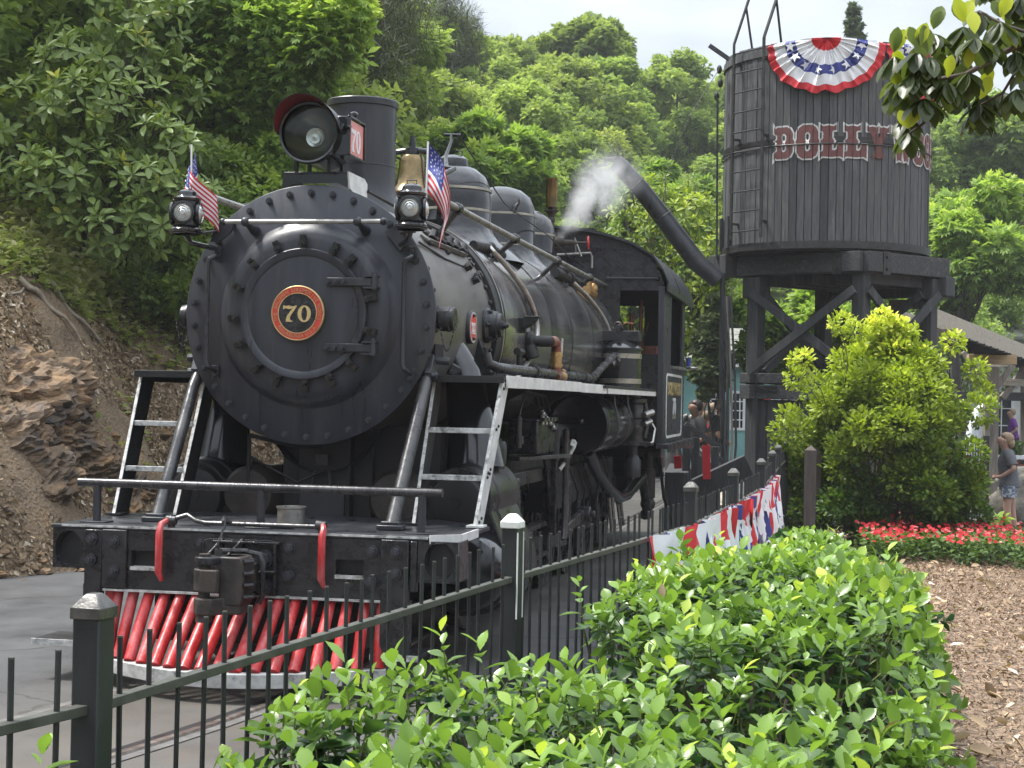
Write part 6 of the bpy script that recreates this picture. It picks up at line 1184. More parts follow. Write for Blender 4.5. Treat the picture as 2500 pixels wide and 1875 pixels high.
for i, t in enumerate((.46, .95)):
    p = A.lerp(B, t)+sdv*.31+V(0, 0, -.28); top = p.z; k = MB(); k.box((p.x-F0.x, p.y-F0.y, top), (.95, .24, .19), .1); k.build('cap_timber', MT['tanwood'] if i == 0 else MT['greywood'], flu, None, .006)
    k = MB(); k.box((p.x-F0.x, p.y-F0.y, (top-.4)/2-.1), (.27, .27, top+.3), .1); k.build('flume_post', MT['greypost'], flu, None, .008)
    for s in (-1, 1): k = MB(); k.beam((p.x-F0.x+s*.42, p.y-F0.y-.03, top-.1), (p.x-F0.x+s*.05, p.y-F0.y-.08, top-.62), .12, .10, (0, 1, 0)); k.build('knee_brace', MT['greypost'], flu, None, .004)
# second, lower trestle behind it
tr2 = thing('timber_trestle', 'lower grey timber trestle behind the flume post with a second trough', 'trestle', tuple(at(2190, 1080, 26)*np.array([1, 1, 0]))); T0 = Vector(tr2.location)
for (x0, y0, x1, y1, w_, h_, d0, mt) in ((2090, 783, 2230, 783, .2, .22, 38, 'greywood'), (2060, 855, 2290, 858, .5, .2, 38, 'timberx'), (2160, 825, 2290, 830, .2, .16, 37, 'greywood'), (2080, 760, 2140, 850, .14, .14, 37.5, 'greypost'), (2225, 780, 2165, 860, .14, .14, 37, 'greypost'), (2230, 860, 2300, 960, .2, .2, 38, 'greypost')):
    k = MB(); k.beam(Vector(at(x0, y0, d0))-T0, Vector(at(x1, y1, d0))-T0, w_, h_); k.build('trestle_timber', MT[mt], tr2, None, .008)
for px in (2215, 2260): p = Vector(at(px, 800, 38.3)); k = MB(); k.box((p.x-T0.x, p.y-T0.y, p.z/2-.2), (.2, .2, p.z+.5)); k.build('trestle_post', MT['greypost'], tr2, None, .008)
# falling water
k = MB(); wp = [Vector(at(px, py, 36)) for px, py in ((2155, 868), (2135, 874), (2118, 893), (2106, 925), (2100, 960), (2097, 1010), (2096, 1060))]
W0 = wp[-1]; k.tube([p-W0 for p in wp], [.10, .12, .15, .17, .18, .19, .22], 14)
for i, v in enumerate(k.v): nn = mnoise.noise_vector(Vector(v)*7); k.v[i] = (v[0]+nn.x*.05, v[1]+nn.y*.05, v[2]+nn.z*.05)
o = k.build('falling_water', mat('white_water', (.55, .58, .60), (.82, .84, .85), .25, 0, 8, .6, 12, stretch=(1, 1, .25)), None, 60, 0, W0); tag(o, 'stream of white water pouring from the dark trough', 'waterfall', kind='stuff')
# ---------------------------------------------------------------- buildings
def facade(t, O, ux, w_, h_, m, wins, z0=0., wname='window'):
    """wall with real window openings: ux unit vector along the wall, wins: (x0, z0, w, h, cols, rows, arched)"""
    outer = [(0, z0), (w_, z0), (w_, h_), (0, h_)]; holes = []
    for (a, b, c, e, nc, nr, ar) in wins: holes.append([(a, b), (a, b+e), (a+c, b+e), (a+c, b)])
    me = curve_mesh([outer]+holes, 0, .06); me.materials.append(m); o = link('wall', me, t); ux = Vector(ux); nn = ux.cross(V(0, 0, 1))
    mm = Matrix(((*ux,), (0, 0, 1), (*(nn),))).transposed().to_4x4(); mm.translation = O; o.matrix_local = mm
    for (a, b, c, e, nc, nr, ar) in wins:
        k = MB()
        for q in range(nc+1): x = a+c*q/nc; wd = .07 if q in (0, nc) else .03; k.box((x, b+e/2, .07), (wd, e+.07, .05))
        for q in range(nr+1): z = b+e*q/nr; wd = .07 if q in (0, nr) else .03; k.box((a+c/2, z, .072), (c+.07, wd, .045))
        f = k.build(wname, MT['cwhite'], t); f.matrix_local = mm
        k = MB(); k.box((a+c/2, b+e/2, .02), (c, e, .01)); p = k.build('pane', MT['darkglass'], f)
    return mm
teal = mat('turquoise_painted_siding', (.16, .36, .36), (.22, .43, .42), .7, 0, 3, .2, 20); wht = mat('white_painted_siding', (.62, .62, .60), (.74, .74, .72), .7, 0, 3)
shing = mat('grey_shingle_roof', (.14, .15, .13), (.28, .28, .24), .85, 0, 12, .4, 30)
bo = Vector(at(1440, 960, 44)); bo.z = 0
bt = thing('turquoise_shop', 'small turquoise shop with white trimmed windows and a red door far behind the cab', 'shop', bo)
facade(bt, V(0, 0, 0), (1, .12, 0), 2.35, 2.75, teal, [(1.15, .9, .32, 1.2, 2, 4, 0), (1.72, 1.0, .34, 1.0, 3, 4, 1)])
mm = facade(bt, V(2.35, .28, 0), (1, .12, 0), .55, 2.75, teal, [(.1, 0.05, .35, 2.1, 1, 1, 0)], wname='door'); k = MB(); k.box((.275, 1.0, .09), (.30, 2.0, .03)); o = k.build('red_door_leaf', MT['cred'], bt); o.matrix_local = mm
facade(bt, V(2.9, .35, 0), (1, .12, 0), 2.2, 2.75, wht, [(.5, .7, .5, 1.3, 2, 3, 0), (1.3, .7, .5, 1.3, 2, 3, 0)])
k = MB(); k.box((2.5, 1.9, 1.4), (5.0, 3., 2.6), .12); k.build('shop_body', teal, bt)
for i in range(7):
    k = MB(); z = 2.75+i*.16; y = -.25+i*.28; k.box((2.5, y+.35, z), (5.6, .36, .05), .12, R(28)); k.build('roof_course', shing, bt)
k = MB(); k.box((2.5, .0, 2.74), (5.5, .08, .14), .12); k.build('fascia', MT['cwhite'], bt)
wb = thing('white_building', 'long white building with tall windows behind the flume at the far right', 'building', tuple(at(2150, 1000, 48)*np.array([1, 1, 0])))
facade(wb, V(-3, 0, -.5), (1, -.2, 0), 9, 4.2, wht, [(1.5+i*1.3, 1.2, .6, 1.5, 2, 3, 0) for i in range(5)])
k = MB(); k.box((1.4, 2.4, 1.6), (8.5, 4., 3.6), -.2); k.build('building_body', wht, wb); k = MB(); k.prism([(-3.3, -.5, 3.7), (6.2, -2.3, 3.7), (6.9, .6, 5.0), (-2.5, 2.4, 5.0)], (0, 0, 0), (0, 0, .1)); k.build('roof', shing, wb)
# brick planter with iron rail
bp_ = thing('brick_planter', 'low red brick planter with pale coping and small plants behind the flume post', 'planter', tuple(at(2110, 1010, 36)*np.array([1, 1, 0])))
bm_ = MB().box((0, 0, 0), (.21, .1, .065)).mesh('brick', mat('red_brick', (.20, .07, .05), (.32, .12, .09), .85, 0, 5)); bc = bpy.data.meshes.new_from_object(link('tmpb', bm_)) if False else bm_
for r in range(7):
    for c in range(9): link('brick', bm_, bp_, 0, (-1.0+c*.225+(.11 if r % 2 else 0), 0, .05+r*.075))
k = MB(); k.box((0, .2, .62), (2.3, .6, .08)); k.build('coping', MT['cwhite'], bp_); k = MB(); k.box((0, .3, .28), (2.1, .5, .52)); k.build('planter_core', MT['rust'], bp_)
n = 900; P = np.stack([rng.uniform(-1, 1, n), rng.uniform(0, .5, n), rng.uniform(.6, .95, n)], -1); tag(scatter('planter_plants', P, rdir(n), rdir(n), .12, 'spray', .4, MT['flowerleaf'], bp_), kind='stuff')
# station platform with ramp at the back left of the tower
pf = thing('wooden_platform', 'dark wooden loading platform with sloping handrails behind the engine cab', 'platform', tuple(at(1470, 1060, 23)*np.array([1, 1, 0]))); p0 = Vector(pf.location)
def pfb(a, b, w_, h_, m, nm, bev=.004): k = MB(); k.beam(Vector(a)-p0, Vector(b)-p0, w_, h_); return k.build(nm, m, pf, None, bev)
k = MB(); q = [Vector(at(px, py, d)) for px, py, d in ((1436, 1012, 21), (1486, 1018, 21), (1500, 1000, 24), (1446, 990, 24))]
for v in q: v.z = .78
k.prism([v-p0 for v in q], (0, 0, -.76), (0, 0, 0)); k.build('platform_block', MT['timber'], pf, None, .01)
k = MB(); q = [Vector(at(px, 1040, d)) for px, d in ((1436, 21.2), (1540, 21.2), (1540, 22.8), (1446, 22.8))]
for v in q: v.z = .42
k.prism([v-p0 for v in q], (0, 0, -.4), (0, 0, 0)); k.build('lower_step', MT['timber'], pf, None, .01)
for i in range(14):
    k = MB(); a = Vector(at(1524, 1000, 22+i*.5)); a.z = .30; k.box(a-p0, (.55, .46, .04), .2); k.build('deck_board', MT['greywood'], pf, None, .004)
for (a, b, d0, d1) in (((1480, 915), (1556, 968), 21.5, 21.5), ((1486, 955), (1524, 985), 22.5, 22), ((1540, 985), (1572, 1002), 21.5, 21.5)): pfb(at(*a, d0), at(*b, d1), .05, .07, MT['timberx'], 'handrail')
for px, d, top in ((1503, 21.5, 945), (1545, 21.4, 965), (1512, 23, 965), (1484, 21.5, 918), (1537, 22.5, 1000)): a = Vector(at(px, top, d)); pfb((a.x, a.y, 0), a, .10, .10, MT['timber'], 'rail_post')
pfb(at(1539, 1015, 21.2), at(1560, 1060, 21.2), .20, .9, MT['timber'], 'side_board')
cl_m = MT['cred']
for i, (px, py, py2) in enumerate(((1525, 962, 1035), (1463, 985, 1012))): k = MB(); a, b2 = Vector(at(px, py, 21)), Vector(at(px+2, py2, 21)); k.beam(a-p0, b2-p0, .10, .03, (0, 1, 0)); k.build('red_cloth_strip', cl_m, pf)
pfb(at(1522, 950, 21), at(1533, 975, 21), .02, .02, MT['iron'], 'chain_bar'); 
# distant fence section with bunting and planter box, boulder at right
fs2 = thing('short_fence_section', 'short black iron fence section with a thick end post beside the woman', 'fence', tuple(at(2110, 1140, 22.8)*np.array([1, 1, 0]))); s0_ = Vector(fs2.location)
a = Vector(at(2040, 1100, 23.5)); b2 = Vector(at(2128, 1100, 22.6)); a.z = b2.z = .12
k = MB(); k.box((b2.x-s0_.x, b2.y-s0_.y, .70), (.085, .085, 1.22)); k.build('post', MT['fence'], fs2, None, .004)
for z in (1.08, .25): k = MB(); k.beam(a-s0_+V(0, 0, z-.12), b2-s0_+V(0, 0, z-.12), .03, .03); k.build('fence_rail', MT['fence'], fs2)
for i in range(16): p = a.lerp(b2, i/16); k = MB(); k.cyl((p.x-s0_.x, p.y-s0_.y, .12), (p.x-s0_.x, p.y-s0_.y, 1.18), .010, n=6); k.build('picket', MT['fence'], fs2)
def f2(rho, phi):
    t = .52-.46*rho*math.cos(phi); p = a.lerp(b2, t); return (p.x+.0, p.y+.06+.03*math.sin(t*50), 1.02-.78*rho*math.sin(phi)**.7)
bunting('fan bunting hanging behind the short iron fence section next to the woman', f2, None, na=48, org=tuple(a.lerp(b2, .5)+V(0, 0, 1)))
pb = thing('planter_box', 'long low dark brown planter box behind the red flowers', 'planter', tuple(at(2080, 1150, 21.6)*np.array([1, 1, 0]))); b0_ = Vector(pb.location)
a3, b3 = Vector(at(1990, 1130, 22.2)), Vector(at(2140, 1136, 21.4)); a3.z = b3.z = .0
for nm, z, h, w_ in (('box_side', .0, .30, .05), ('box_cap', .17, .05, .30)): k = MB(); k.beam(a3-b0_+V(0, 0, z), b3-b0_+V(0, 0, z), w_, h); k.build(nm, MT['brownwood'], pb, None, .004)
for t in (0, .5, 1): p = a3.lerp(b3, t)-b0_; k = MB(); k.box(p+V(0, -.05, .0), (.09, .05, .30)); k.build('box_stud', MT['brownwood'], pb)
def boulder(name, label, c, r, sc3, seed, g=None):
    me = bpy.data.meshes.new(name); bm = bmesh.new(); bmesh.ops.create_icosphere(bm, subdivisions=4, radius=1)
    for v in bm.verts: q = v.co.copy(); v.co = Vector((q.x*sc3[0], q.y*sc3[1], q.z*sc3[2]))*r*(1+.35*mnoise.noise(q*1.3+Vector((seed, 0, 0)))+.12*mnoise.noise(q*3.1+Vector((seed, 5, 0))))
    for f in bm.faces: f.smooth = True
    bm.to_mesh(me); bm.free(); me.materials.append(MT['rock']); o = link(name, me, None, 0, c); tag(o, label, 'boulder', g)
MT['rock'] = mat('grey_boulder', (.15, .135, .11), (.34, .31, .25), .85, 0, 3, .6, 10, col3=(.09, .08, .06), c3=(.5, .65), s3=4, bdist=.03)
q = at(2210, 1110, 28.5); boulder('boulder', 'large pale boulder beside the legs of the standing woman', (q[0], q[1], 0.0), .62, (1, .8, .95), 2)
q = at(2205, 1040, 31); boulder('boulder', 'smaller brown boulder resting above the large pale one at right', (q[0], q[1], .35), .34, (1.2, .8, .7), 5)
# ---------------------------------------------------------------- people
skin = mat('skin', (.42, .24, .17), (.50, .30, .22), .55, 0, 8); skind = mat('darker_skin', (.20, .11, .075), (.26, .15, .10), .55, 0, 8)
def skinned(name, verts, edges, radii, m, parent, sub=2, root=0):
    me = bpy.data.meshes.new(name); bm = bmesh.new(); lay = bm.verts.layers.skin.verify(); vs = [bm.verts.new(v) for v in verts]
    for v, r in zip(vs, radii): v[lay].radius = r if isinstance(r, tuple) else (r, r)
    vs[root][lay].use_root = True
    for a, b in edges: bm.edges.new((vs[a], vs[b]))
    bm.to_mesh(me); bm.free(); me.materials.append(m); o = link(name, me, parent)
    sk = o.modifiers.new('skin', 'SKIN'); sk.use_smooth_shade = True; sk.branch_smoothing = .5; ss = o.modifiers.new('subdivision', 'SUBSURF'); ss.levels = ss.render_levels = sub; return o
def person(label, loc, rz, shirt, shorts, hair, sk_m=None, h=1.66, pose='stand', group=None, hairlen=.0, long=False):
    sk_m = sk_m or skin; t = thing('person', label, 'person', loc, rz, group); S = h/1.7; t.scale = (S, S, S)
    # faces +X in local space; y is the person's left
    J = {'pel': (0, 0, .92), 'waist': (.02, 0, 1.06), 'chest': (.04, 0, 1.28), 'neckb': (.03, 0, 1.42), 'neck': (.06, 0, 1.49), 'head0': (.085, 0, 1.55), 'head': (.085, 0, 1.62), 'crown': (.07, 0, 1.67),
         'shL': (.02, .17, 1.38), 'shR': (.02, -.17, 1.38), 'elL': (-.06, .27, 1.14), 'elR': (-.08, -.27, 1.14), 'wrL': (.12, .20, 1.00), 'wrR': (.10, -.21, 1.02), 'haL': (.19, .15, .99), 'haR': (.17, -.16, 1.01),
         'hpL': (0, .10, .88), 'hpR': (0, -.10, .88), 'knL': (.03, .12, .48), 'knR': (-.04, -.11, .48), 'anL': (-.01, .13, .09), 'anR': (-.10, -.12, .09), 'toL': (.14, .15, .035), 'toR': (.06, -.14, .035)}
    names = list(J); idx = {n: i for i, n in enumerate(names)}
    rad = dict(pel=.125, waist=.115, chest=.12, neckb=.06, neck=.060, head0=.092, head=.118, crown=.085, shL=.065, shR=.065, elL=.043, elR=.043, wrL=.029, wrR=.029, haL=.034, haR=.034, hpL=.095, hpR=.095, knL=.062, knR=.062, anL=.042, anR=.042, toL=.035, toR=.035)
    E_ = [('pel', 'waist'), ('waist', 'chest'), ('chest', 'neckb'), ('neckb', 'neck'), ('neck', 'head0'), ('head0', 'head'), ('head', 'crown'), ('chest', 'shL'), ('chest', 'shR'), ('shL', 'elL'), ('elL', 'wrL'), ('wrL', 'haL'), ('shR', 'elR'), ('elR', 'wrR'), ('wrR', 'haR'), ('pel', 'hpL'), ('pel', 'hpR'), ('hpL', 'knL'), ('knL', 'anL'), ('anL', 'toL'), ('hpR', 'knR'), ('knR', 'anR'), ('anR', 'toR')]
    skinned('body', [J[n] for n in names], [(idx[a], idx[b]) for a, b in E_], [rad[n] for n in names], sk_m, t)
    def lerp(a, b, u): return tuple(J[a][i]*(1-u)+J[b][i]*u for i in range(3))
    def loft(k, rings, n=18):   # rings: (x, y, z, half depth, half width)
        vs = []
        for (cx, cy, cz, a_, b_) in rings:
            for q in range(n): t_2 = 2*math.pi*q/n; vs.append((cx+a_*math.cos(t_2), cy+b_*math.sin(t_2), cz))
        fs = [(r*n+q, r*n+(q+1) % n, (r+1)*n+(q+1) % n, (r+1)*n+q) for r in range(len(rings)-1) for q in range(n)]; fs += [tuple(range(n)), tuple((len(rings)-1)*n+q for q in range(n))]; k.add(vs, fs)
    k = MB(); loft(k, [(0, 0, .82, .172, .205), (0, 0, .88, .168, .20), (.0, 0, .93, .152, .188), (.015, 0, 1.06, .140, .170), (.03, 0, 1.20, .142, .172), (.03, 0, 1.31, .132, .180), (.025, 0, 1.38, .105, .165), (.03, 0, 1.43, .075, .105), (.035, 0, 1.455, .062, .068)])
    for sg in 'LR': k.tube([Vector(J['sh'+sg])+V(0, -.05*(1 if sg == 'L' else -1), .01), Vector(J['sh'+sg]), Vector(lerp('sh'+sg, 'el'+sg, .45)), Vector(lerp('sh'+sg, 'el'+sg, .78))], [.085, .083, .074, .070], 14)
    k.build('shirt', shirt, t, 70)
    k = MB(); loft(k, [(0, 0, .95, .135, .165), (0, 0, .85, .150, .185), (0, 0, .76, .135, .178)])
    for sg in 'LR':
        e = [Vector(J['hp'+sg])+V(0, 0, -.04), Vector(lerp('hp'+sg, 'kn'+sg, .25)), Vector(lerp('hp'+sg, 'kn'+sg, .58))]; rr3 = [.115, .112, .108]
        if long: e = [Vector(J['hp'+sg])+V(0, 0, .04), Vector(J['kn'+sg]), Vector(J['an'+sg])]; rr3 = [.115, .085, .07]
        k.tube(e, rr3, 16)
    k.build('trousers' if long else 'shorts', shorts, t, 70)
    k = MB(); k.ball((.045, 0, 1.645), .112, 18, 14, (1.0, .93, 1.0)); k.v = [(min(x, .13) if z > 1.69 else min(x, .085), y, z) for x, y, z in k.v]
    if hairlen: k.ball((-.015, 0, 1.58-hairlen*.5), .085, 12, 10, (.75, 1.05, 1+hairlen*4))
    k.build('hair', hair, t, 60)
    k = MB(); k.ball((.176, 0, 1.60), .018, 8, 6, (1, .8, 1.3)); k.build('nose', sk_m, t, 60)
    for s in (-1, 1):
        k = MB(); k.ball((.168, s*.034, 1.628), .010, 8, 6); k.build('eye', MT['soot'], t, 60); k = MB(); k.ball((.07, s*.096, 1.61), .022, 8, 6, (.8, .4, 1.2)); k.build('ear', sk_m, t, 60)
        hx, hy, hz = J['haL' if s > 0 else 'haR']
        for f in range(4): k = MB(); k.tube([(hx, hy-s*.015*f+s*.02, hz), (hx+.045, hy-s*.016*f+s*.01, hz-.008*f-.005), (hx+.065, hy-s*.02*f-s*.01, hz-.03-.004*f)], [.010, .009, .007], 6); k.build('finger', sk_m, t, 60)
        k = MB(); k.tube([(hx-.02, hy, hz+.01), (hx+.02, hy-s*.02, hz+.035)], [.012, .009], 6); k.build('thumb', sk_m, t, 60)
        kx = 'toL' if s > 0 else 'toR'; ax_ = 'anL' if s > 0 else 'anR'; k = MB(); k.tube([(J[ax_][0]-.05, J[ax_][1], .04), (J[ax_][0]+.04, J[ax_][1], .045), (J[kx][0]+.02, J[kx][1], .03)], [.04, .048, .034], 10); k.build('shoe', MT['soot'], t, 60)
    k = MB(); k.box((.172, 0, 1.568), (.008, .04, .008)); k.build('mouth', mat('lips', (.35, .12, .1), (.4, .15, .12)), t)
    return t
gsh = mat('grey_marl_shirt', (.085, .085, .095), (.13, .13, .14), .9, 0, 30); pat = mat('blue_floral_shorts', (.10, .13, .18), (.45, .47, .50), .8, 0, 22, contrast=(.45, .55)); hb = mat('dark_blond_hair', (.16, .10, .06), (.36, .26, .16), .6, 0, 20, stretch=(1, 1, .3)); hd = mat('dark_hair', (.02, .016, .014), (.05, .04, .035), .5, 0, 20)
p = at(2178, 1150, 27); person('woman in grey t-shirt and blue floral shorts standing with bent arm beside the boulder', (p[0], p[1], -.42), R(176), gsh, pat, hb, h=1.66, hairlen=.03).scale = (1.12, 1.12, .98)
blk = mat('black_shirt', (.012, .012, .014), (.025, .025, .03), .9); pur = mat('purple_shirt', (.12, .02, .20), (.17, .04, .26), .9)
for (px, d, rz, sh_, so2, hr_, skm, hh, lab, z0) in ((1508, 27, R(200), blk, blk, hd, skind, 1.7, 'person in a black shirt with dark hair, nearest the sloping handrail behind the cab', 0), (1549, 27.5, R(20), blk, pat, hb, skin, 1.72, 'person in a black t-shirt and tan cap standing right against the drain pipe', 0), (1527, 30, R(120), MT['cred'], blk, hb, skin, 1.5, 'shorter person in red with fair hair in the queue behind the cab', 0), (1519, 33, R(250), blk, pat, MT['cblue'], skin, 1.78, 'tall person in a dark blue cap far back in the queue', 0), (1537, 35, R(90), MT['cwhite'], blk, hb, skin, 1.65, 'person in a white top at the far end of the queue', 0), (1496, 34, R(90), MT['tankgrey'], blk, hd, skin, 1.7, 'person in grey half hidden behind the edge of the cab', 0), (2188, 46, R(180), pur, blk, hb, skin, 1.65, 'person in purple far away under the white building', .0), (2208, 48, R(0), MT['cblue'], blk, hd, skin, 1.7, 'person in blue far away at the right edge by the white building', 0)):
    p = at(px, 1000, d); person(lab, (p[0], p[1], z0), rz, sh_, so2, hr_, skm, hh, group='visitors in the background')
# far iron fence under the white building
ff = thing('far_fence', 'thin dark iron fence far away in front of the white building', 'fence', tuple(at(2190, 1000, 40)*np.array([1, 1, 0]))); f0_ = Vector(ff.location); a = Vector(at(2080, 1000, 41)); b2 = Vector(at(2300, 1000, 39)); a.z = b2.z = 0
for z in (.95, .15): k = MB(); k.beam(a-f0_+V(0, 0, z), b2-f0_+V(0, 0, z), .03, .03); k.build('fence_rail', MT['fence'], ff)
for i in range(24): p = a.lerp(b2, i/23)-f0_; k = MB(); k.cyl(p, p+V(0, 0, 1.05), .012, n=5); k.build('picket', MT['fence'], ff)
# ---------------------------------------------------------------- vegetation builders
def limb(k, a, b, r0, r1, seed, n=6, wob=.12, sides=7):
    a, b = np.array(a, float), np.array(b, float); L_ = np.linalg.norm(b-a); P = []
    for i in range(n+1):
        t = i/n; P.append(a*(1-t)+b*t+np.array([math.sin(seed+t*5), math.cos(seed*1.7+t*4), .3*math.sin(seed*2+t*6)])*wob*L_*math.sin(math.pi*t)*.5)
    k.tube([Vector(p) for p in P], [r0+(r1-r0)*i/n for i in range(n+1)], sides)
def crown_pts(centers, radii, n, shell=.55, flat_=1., r=None):
    r = r or rng; centers = np.array(centers, float); radii = np.array(radii, float); w = radii**2; w /= w.sum(); c = r.choice(len(centers), n, p=w)
    d = rdir(n, r); rad = (r.uniform(0, 1, n)**(1/3.))*(1-shell)+shell; rad = np.clip(rad*r.uniform(.75, 1.1, n), 0, 1.15); P = centers[c]+d*(radii[c]*rad)[:, None]*np.array([1, 1, flat_]); return P, d, c
def clumps(r, n, rx, rz, z0, rmin, rmax, cone=0.):
    out = []; rad = []
    for i in range(n):
        t = r.uniform(0, 1); a = r.uniform(0, 2*math.pi); z = z0+rz*(2*t-1); rr = rx*math.sqrt(max(.05, 1-(2*t-1)**2))*(1-cone*t)*r.uniform(.45, 1.0); out.append((rr*math.cos(a), rr*math.sin(a), z)); rad.append(r.uniform(rmin, rmax))
    return out, rad
def tree_proto(name, seed, h, rx, nclump, nleaf, leaf, m, kind='spray', trunk_r=.16, rz=None, cone=0., tint=.5, bark=None, z0=None, clump_r=(.35, .75)):
    r = np.random.default_rng(seed); rz = rz or h*.36; z0 = z0 or h*.62; root = bpy.data.objects.new(name, None); C.objects.link(root)
    cs, rd = clumps(r, nclump, rx, rz, z0, clump_r[0], clump_r[1], cone); k = MB(); limb(k, (0, 0, -.6), (r.uniform(-.3, .3), r.uniform(-.3, .3), h*.85), trunk_r, trunk_r*.25, seed, 9, .05, 8); k.build('trunk', bark or MT['trunk'], root, 60)
    k = MB()
    for i in range(0, len(cs), 2): z = max(h*.22, cs[i][2]-r.uniform(.5, 1.4)); limb(k, (0, 0, z), cs[i], trunk_r*.28, .012, seed+i, 5, .15, 5)
    k.build('limbs', bark or MT['trunk'], root, 60)
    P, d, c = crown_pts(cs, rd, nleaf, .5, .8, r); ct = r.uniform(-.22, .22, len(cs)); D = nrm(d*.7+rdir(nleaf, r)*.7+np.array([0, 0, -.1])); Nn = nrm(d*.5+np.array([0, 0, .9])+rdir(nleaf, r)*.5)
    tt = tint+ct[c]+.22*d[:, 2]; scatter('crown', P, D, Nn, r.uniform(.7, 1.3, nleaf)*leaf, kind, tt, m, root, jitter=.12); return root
# ---------------------------------------------------------------- forest on the hillside
protos = []
for i, (h, rx, nc, nl, lf, ct) in enumerate(((8.5, 2.6, 80, 12000, .21, .50), (7.5, 3.0, 90, 22000, .19, .58), (9.5, 2.5, 78, 12000, .20, .42), (7.0, 2.5, 70, 18000, .18, .64), (8.0, 2.9, 90, 12000, .22, .50))):
    protos.append(tree_proto('broadleaf_tree', 100+i, h, rx, nc, nl, lf, MT['treeleaf'], 'kite' if i % 2 else 'spray', .15, tint=ct, clump_r=(.30, .80)))
fr = np.random.default_rng(42); spots = []
for y in np.arange(29, 104, 3.6):
    half = 6+.33*(y+10); cx_ = 3.28-.197*(y+10)
    for x in np.arange(cx_-half*1.05, cx_+half*1.15, 4.2):
        X, Yy = x+fr.uniform(-1.7, 1.7), y+fr.uniform(-1.5, 1.5)
        if y < 34 and -3 < X < 4.5: continue
        if y < 44 and X > 4: continue
        if 30 < Yy < 52 and -4 < X < 16: continue
        spots.append((X, Yy))
desc1 = ['light green', 'fresh green', 'dark green', 'yellow green', 'mid green']
used = set()
spots = spots[:300]
for i, (x, y) in enumerate(spots):
    j = int(fr.integers(0, 5)); pr = protos[j]; o = pr if j not in used else copy_tree(pr); used.add(j); s = fr.uniform(.75, 1.15)*(1.0 if y > 40 else .8)
    if x > 6: s *= .85
    o.location = (x, y, float(terr(x, y, False))-.2); o.rotation_euler = (fr.uniform(-.06, .06), fr.uniform(-.06, .06), fr.uniform(0, 6.28)); o.scale = (s*fr.uniform(.9, 1.15), s*fr.uniform(.9, 1.15), s)
    pj = np.array([x, y, 8.])-CAM; X_ = (1250+FPX*(pj@CR)/(pj@_F))*2212/2500
    tag(o, '%s tree %s of the wood, %s' % (['mid green', 'pale green', 'dark green', 'yellow green', 'broad'][j], 'at the foot' if y < 46 else 'on the lower slope' if y < 62 else 'halfway up the slope' if y < 80 else 'near the skyline', 'behind the left bank' if X_ < 600 else 'behind the smoke stack' if X_ < 900 else 'behind the domes' if X_ < 1200 else 'behind the steam and spout' if X_ < 1520 else 'behind the water tower' if X_ < 2010 else 'right of the water tower'), 'tree', 'broadleaf trees of the hillside wood')
# individual trees near the yard -------------------------------------------
def foliage_tree(name, label, base, cs, rd, nleaf, leaf, m, kind, tint, group=None, trunk_r=.09, trunks=None, dmix=(.6, .7, 0), nmix=(.5, .9), bark=None, seed=1, shell=.5, jitter=.14, limbs=True):
    r = np.random.default_rng(seed); root = thing(name, label, 'tree' if 'shrub' not in name else 'shrub', base, group=group); B = np.array(base, float); cs = np.array(cs)-B
    k = MB(); top = cs.mean(0)
    for q, (a, b2, rr) in enumerate(trunks or [((0, 0, -.4), tuple(top), trunk_r)]): k = MB(); limb(k, a, b2, rr, rr*.35, seed+q, 9, .07, 9); k.build('trunk', bark or MT['trunk'], root, 60)
    if limbs:
        k = MB()
        for i in range(0, len(cs), 1):
            a = np.array([0, 0, 0])*.3+top*r.uniform(.35, .8) if not trunks else np.array(trunks[i % len(trunks)][1])*r.uniform(.5, .95); limb(k, a, cs[i], trunk_r*.35, .01, seed+i, 6, .16, 5)
        tag(k.build('limbs', bark or MT['trunk'], root, 60), kind='stuff')
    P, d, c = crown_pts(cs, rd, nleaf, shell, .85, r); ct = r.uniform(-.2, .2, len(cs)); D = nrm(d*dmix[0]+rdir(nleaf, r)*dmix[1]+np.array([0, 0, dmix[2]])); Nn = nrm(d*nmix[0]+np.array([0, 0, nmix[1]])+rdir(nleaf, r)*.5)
    tag(scatter('crown', P, D, Nn, r.uniform(.7, 1.3, nleaf)*leaf, kind, tint+ct[c]+.22*d[:, 2], m, root, jitter=jitter), kind='stuff'); return root
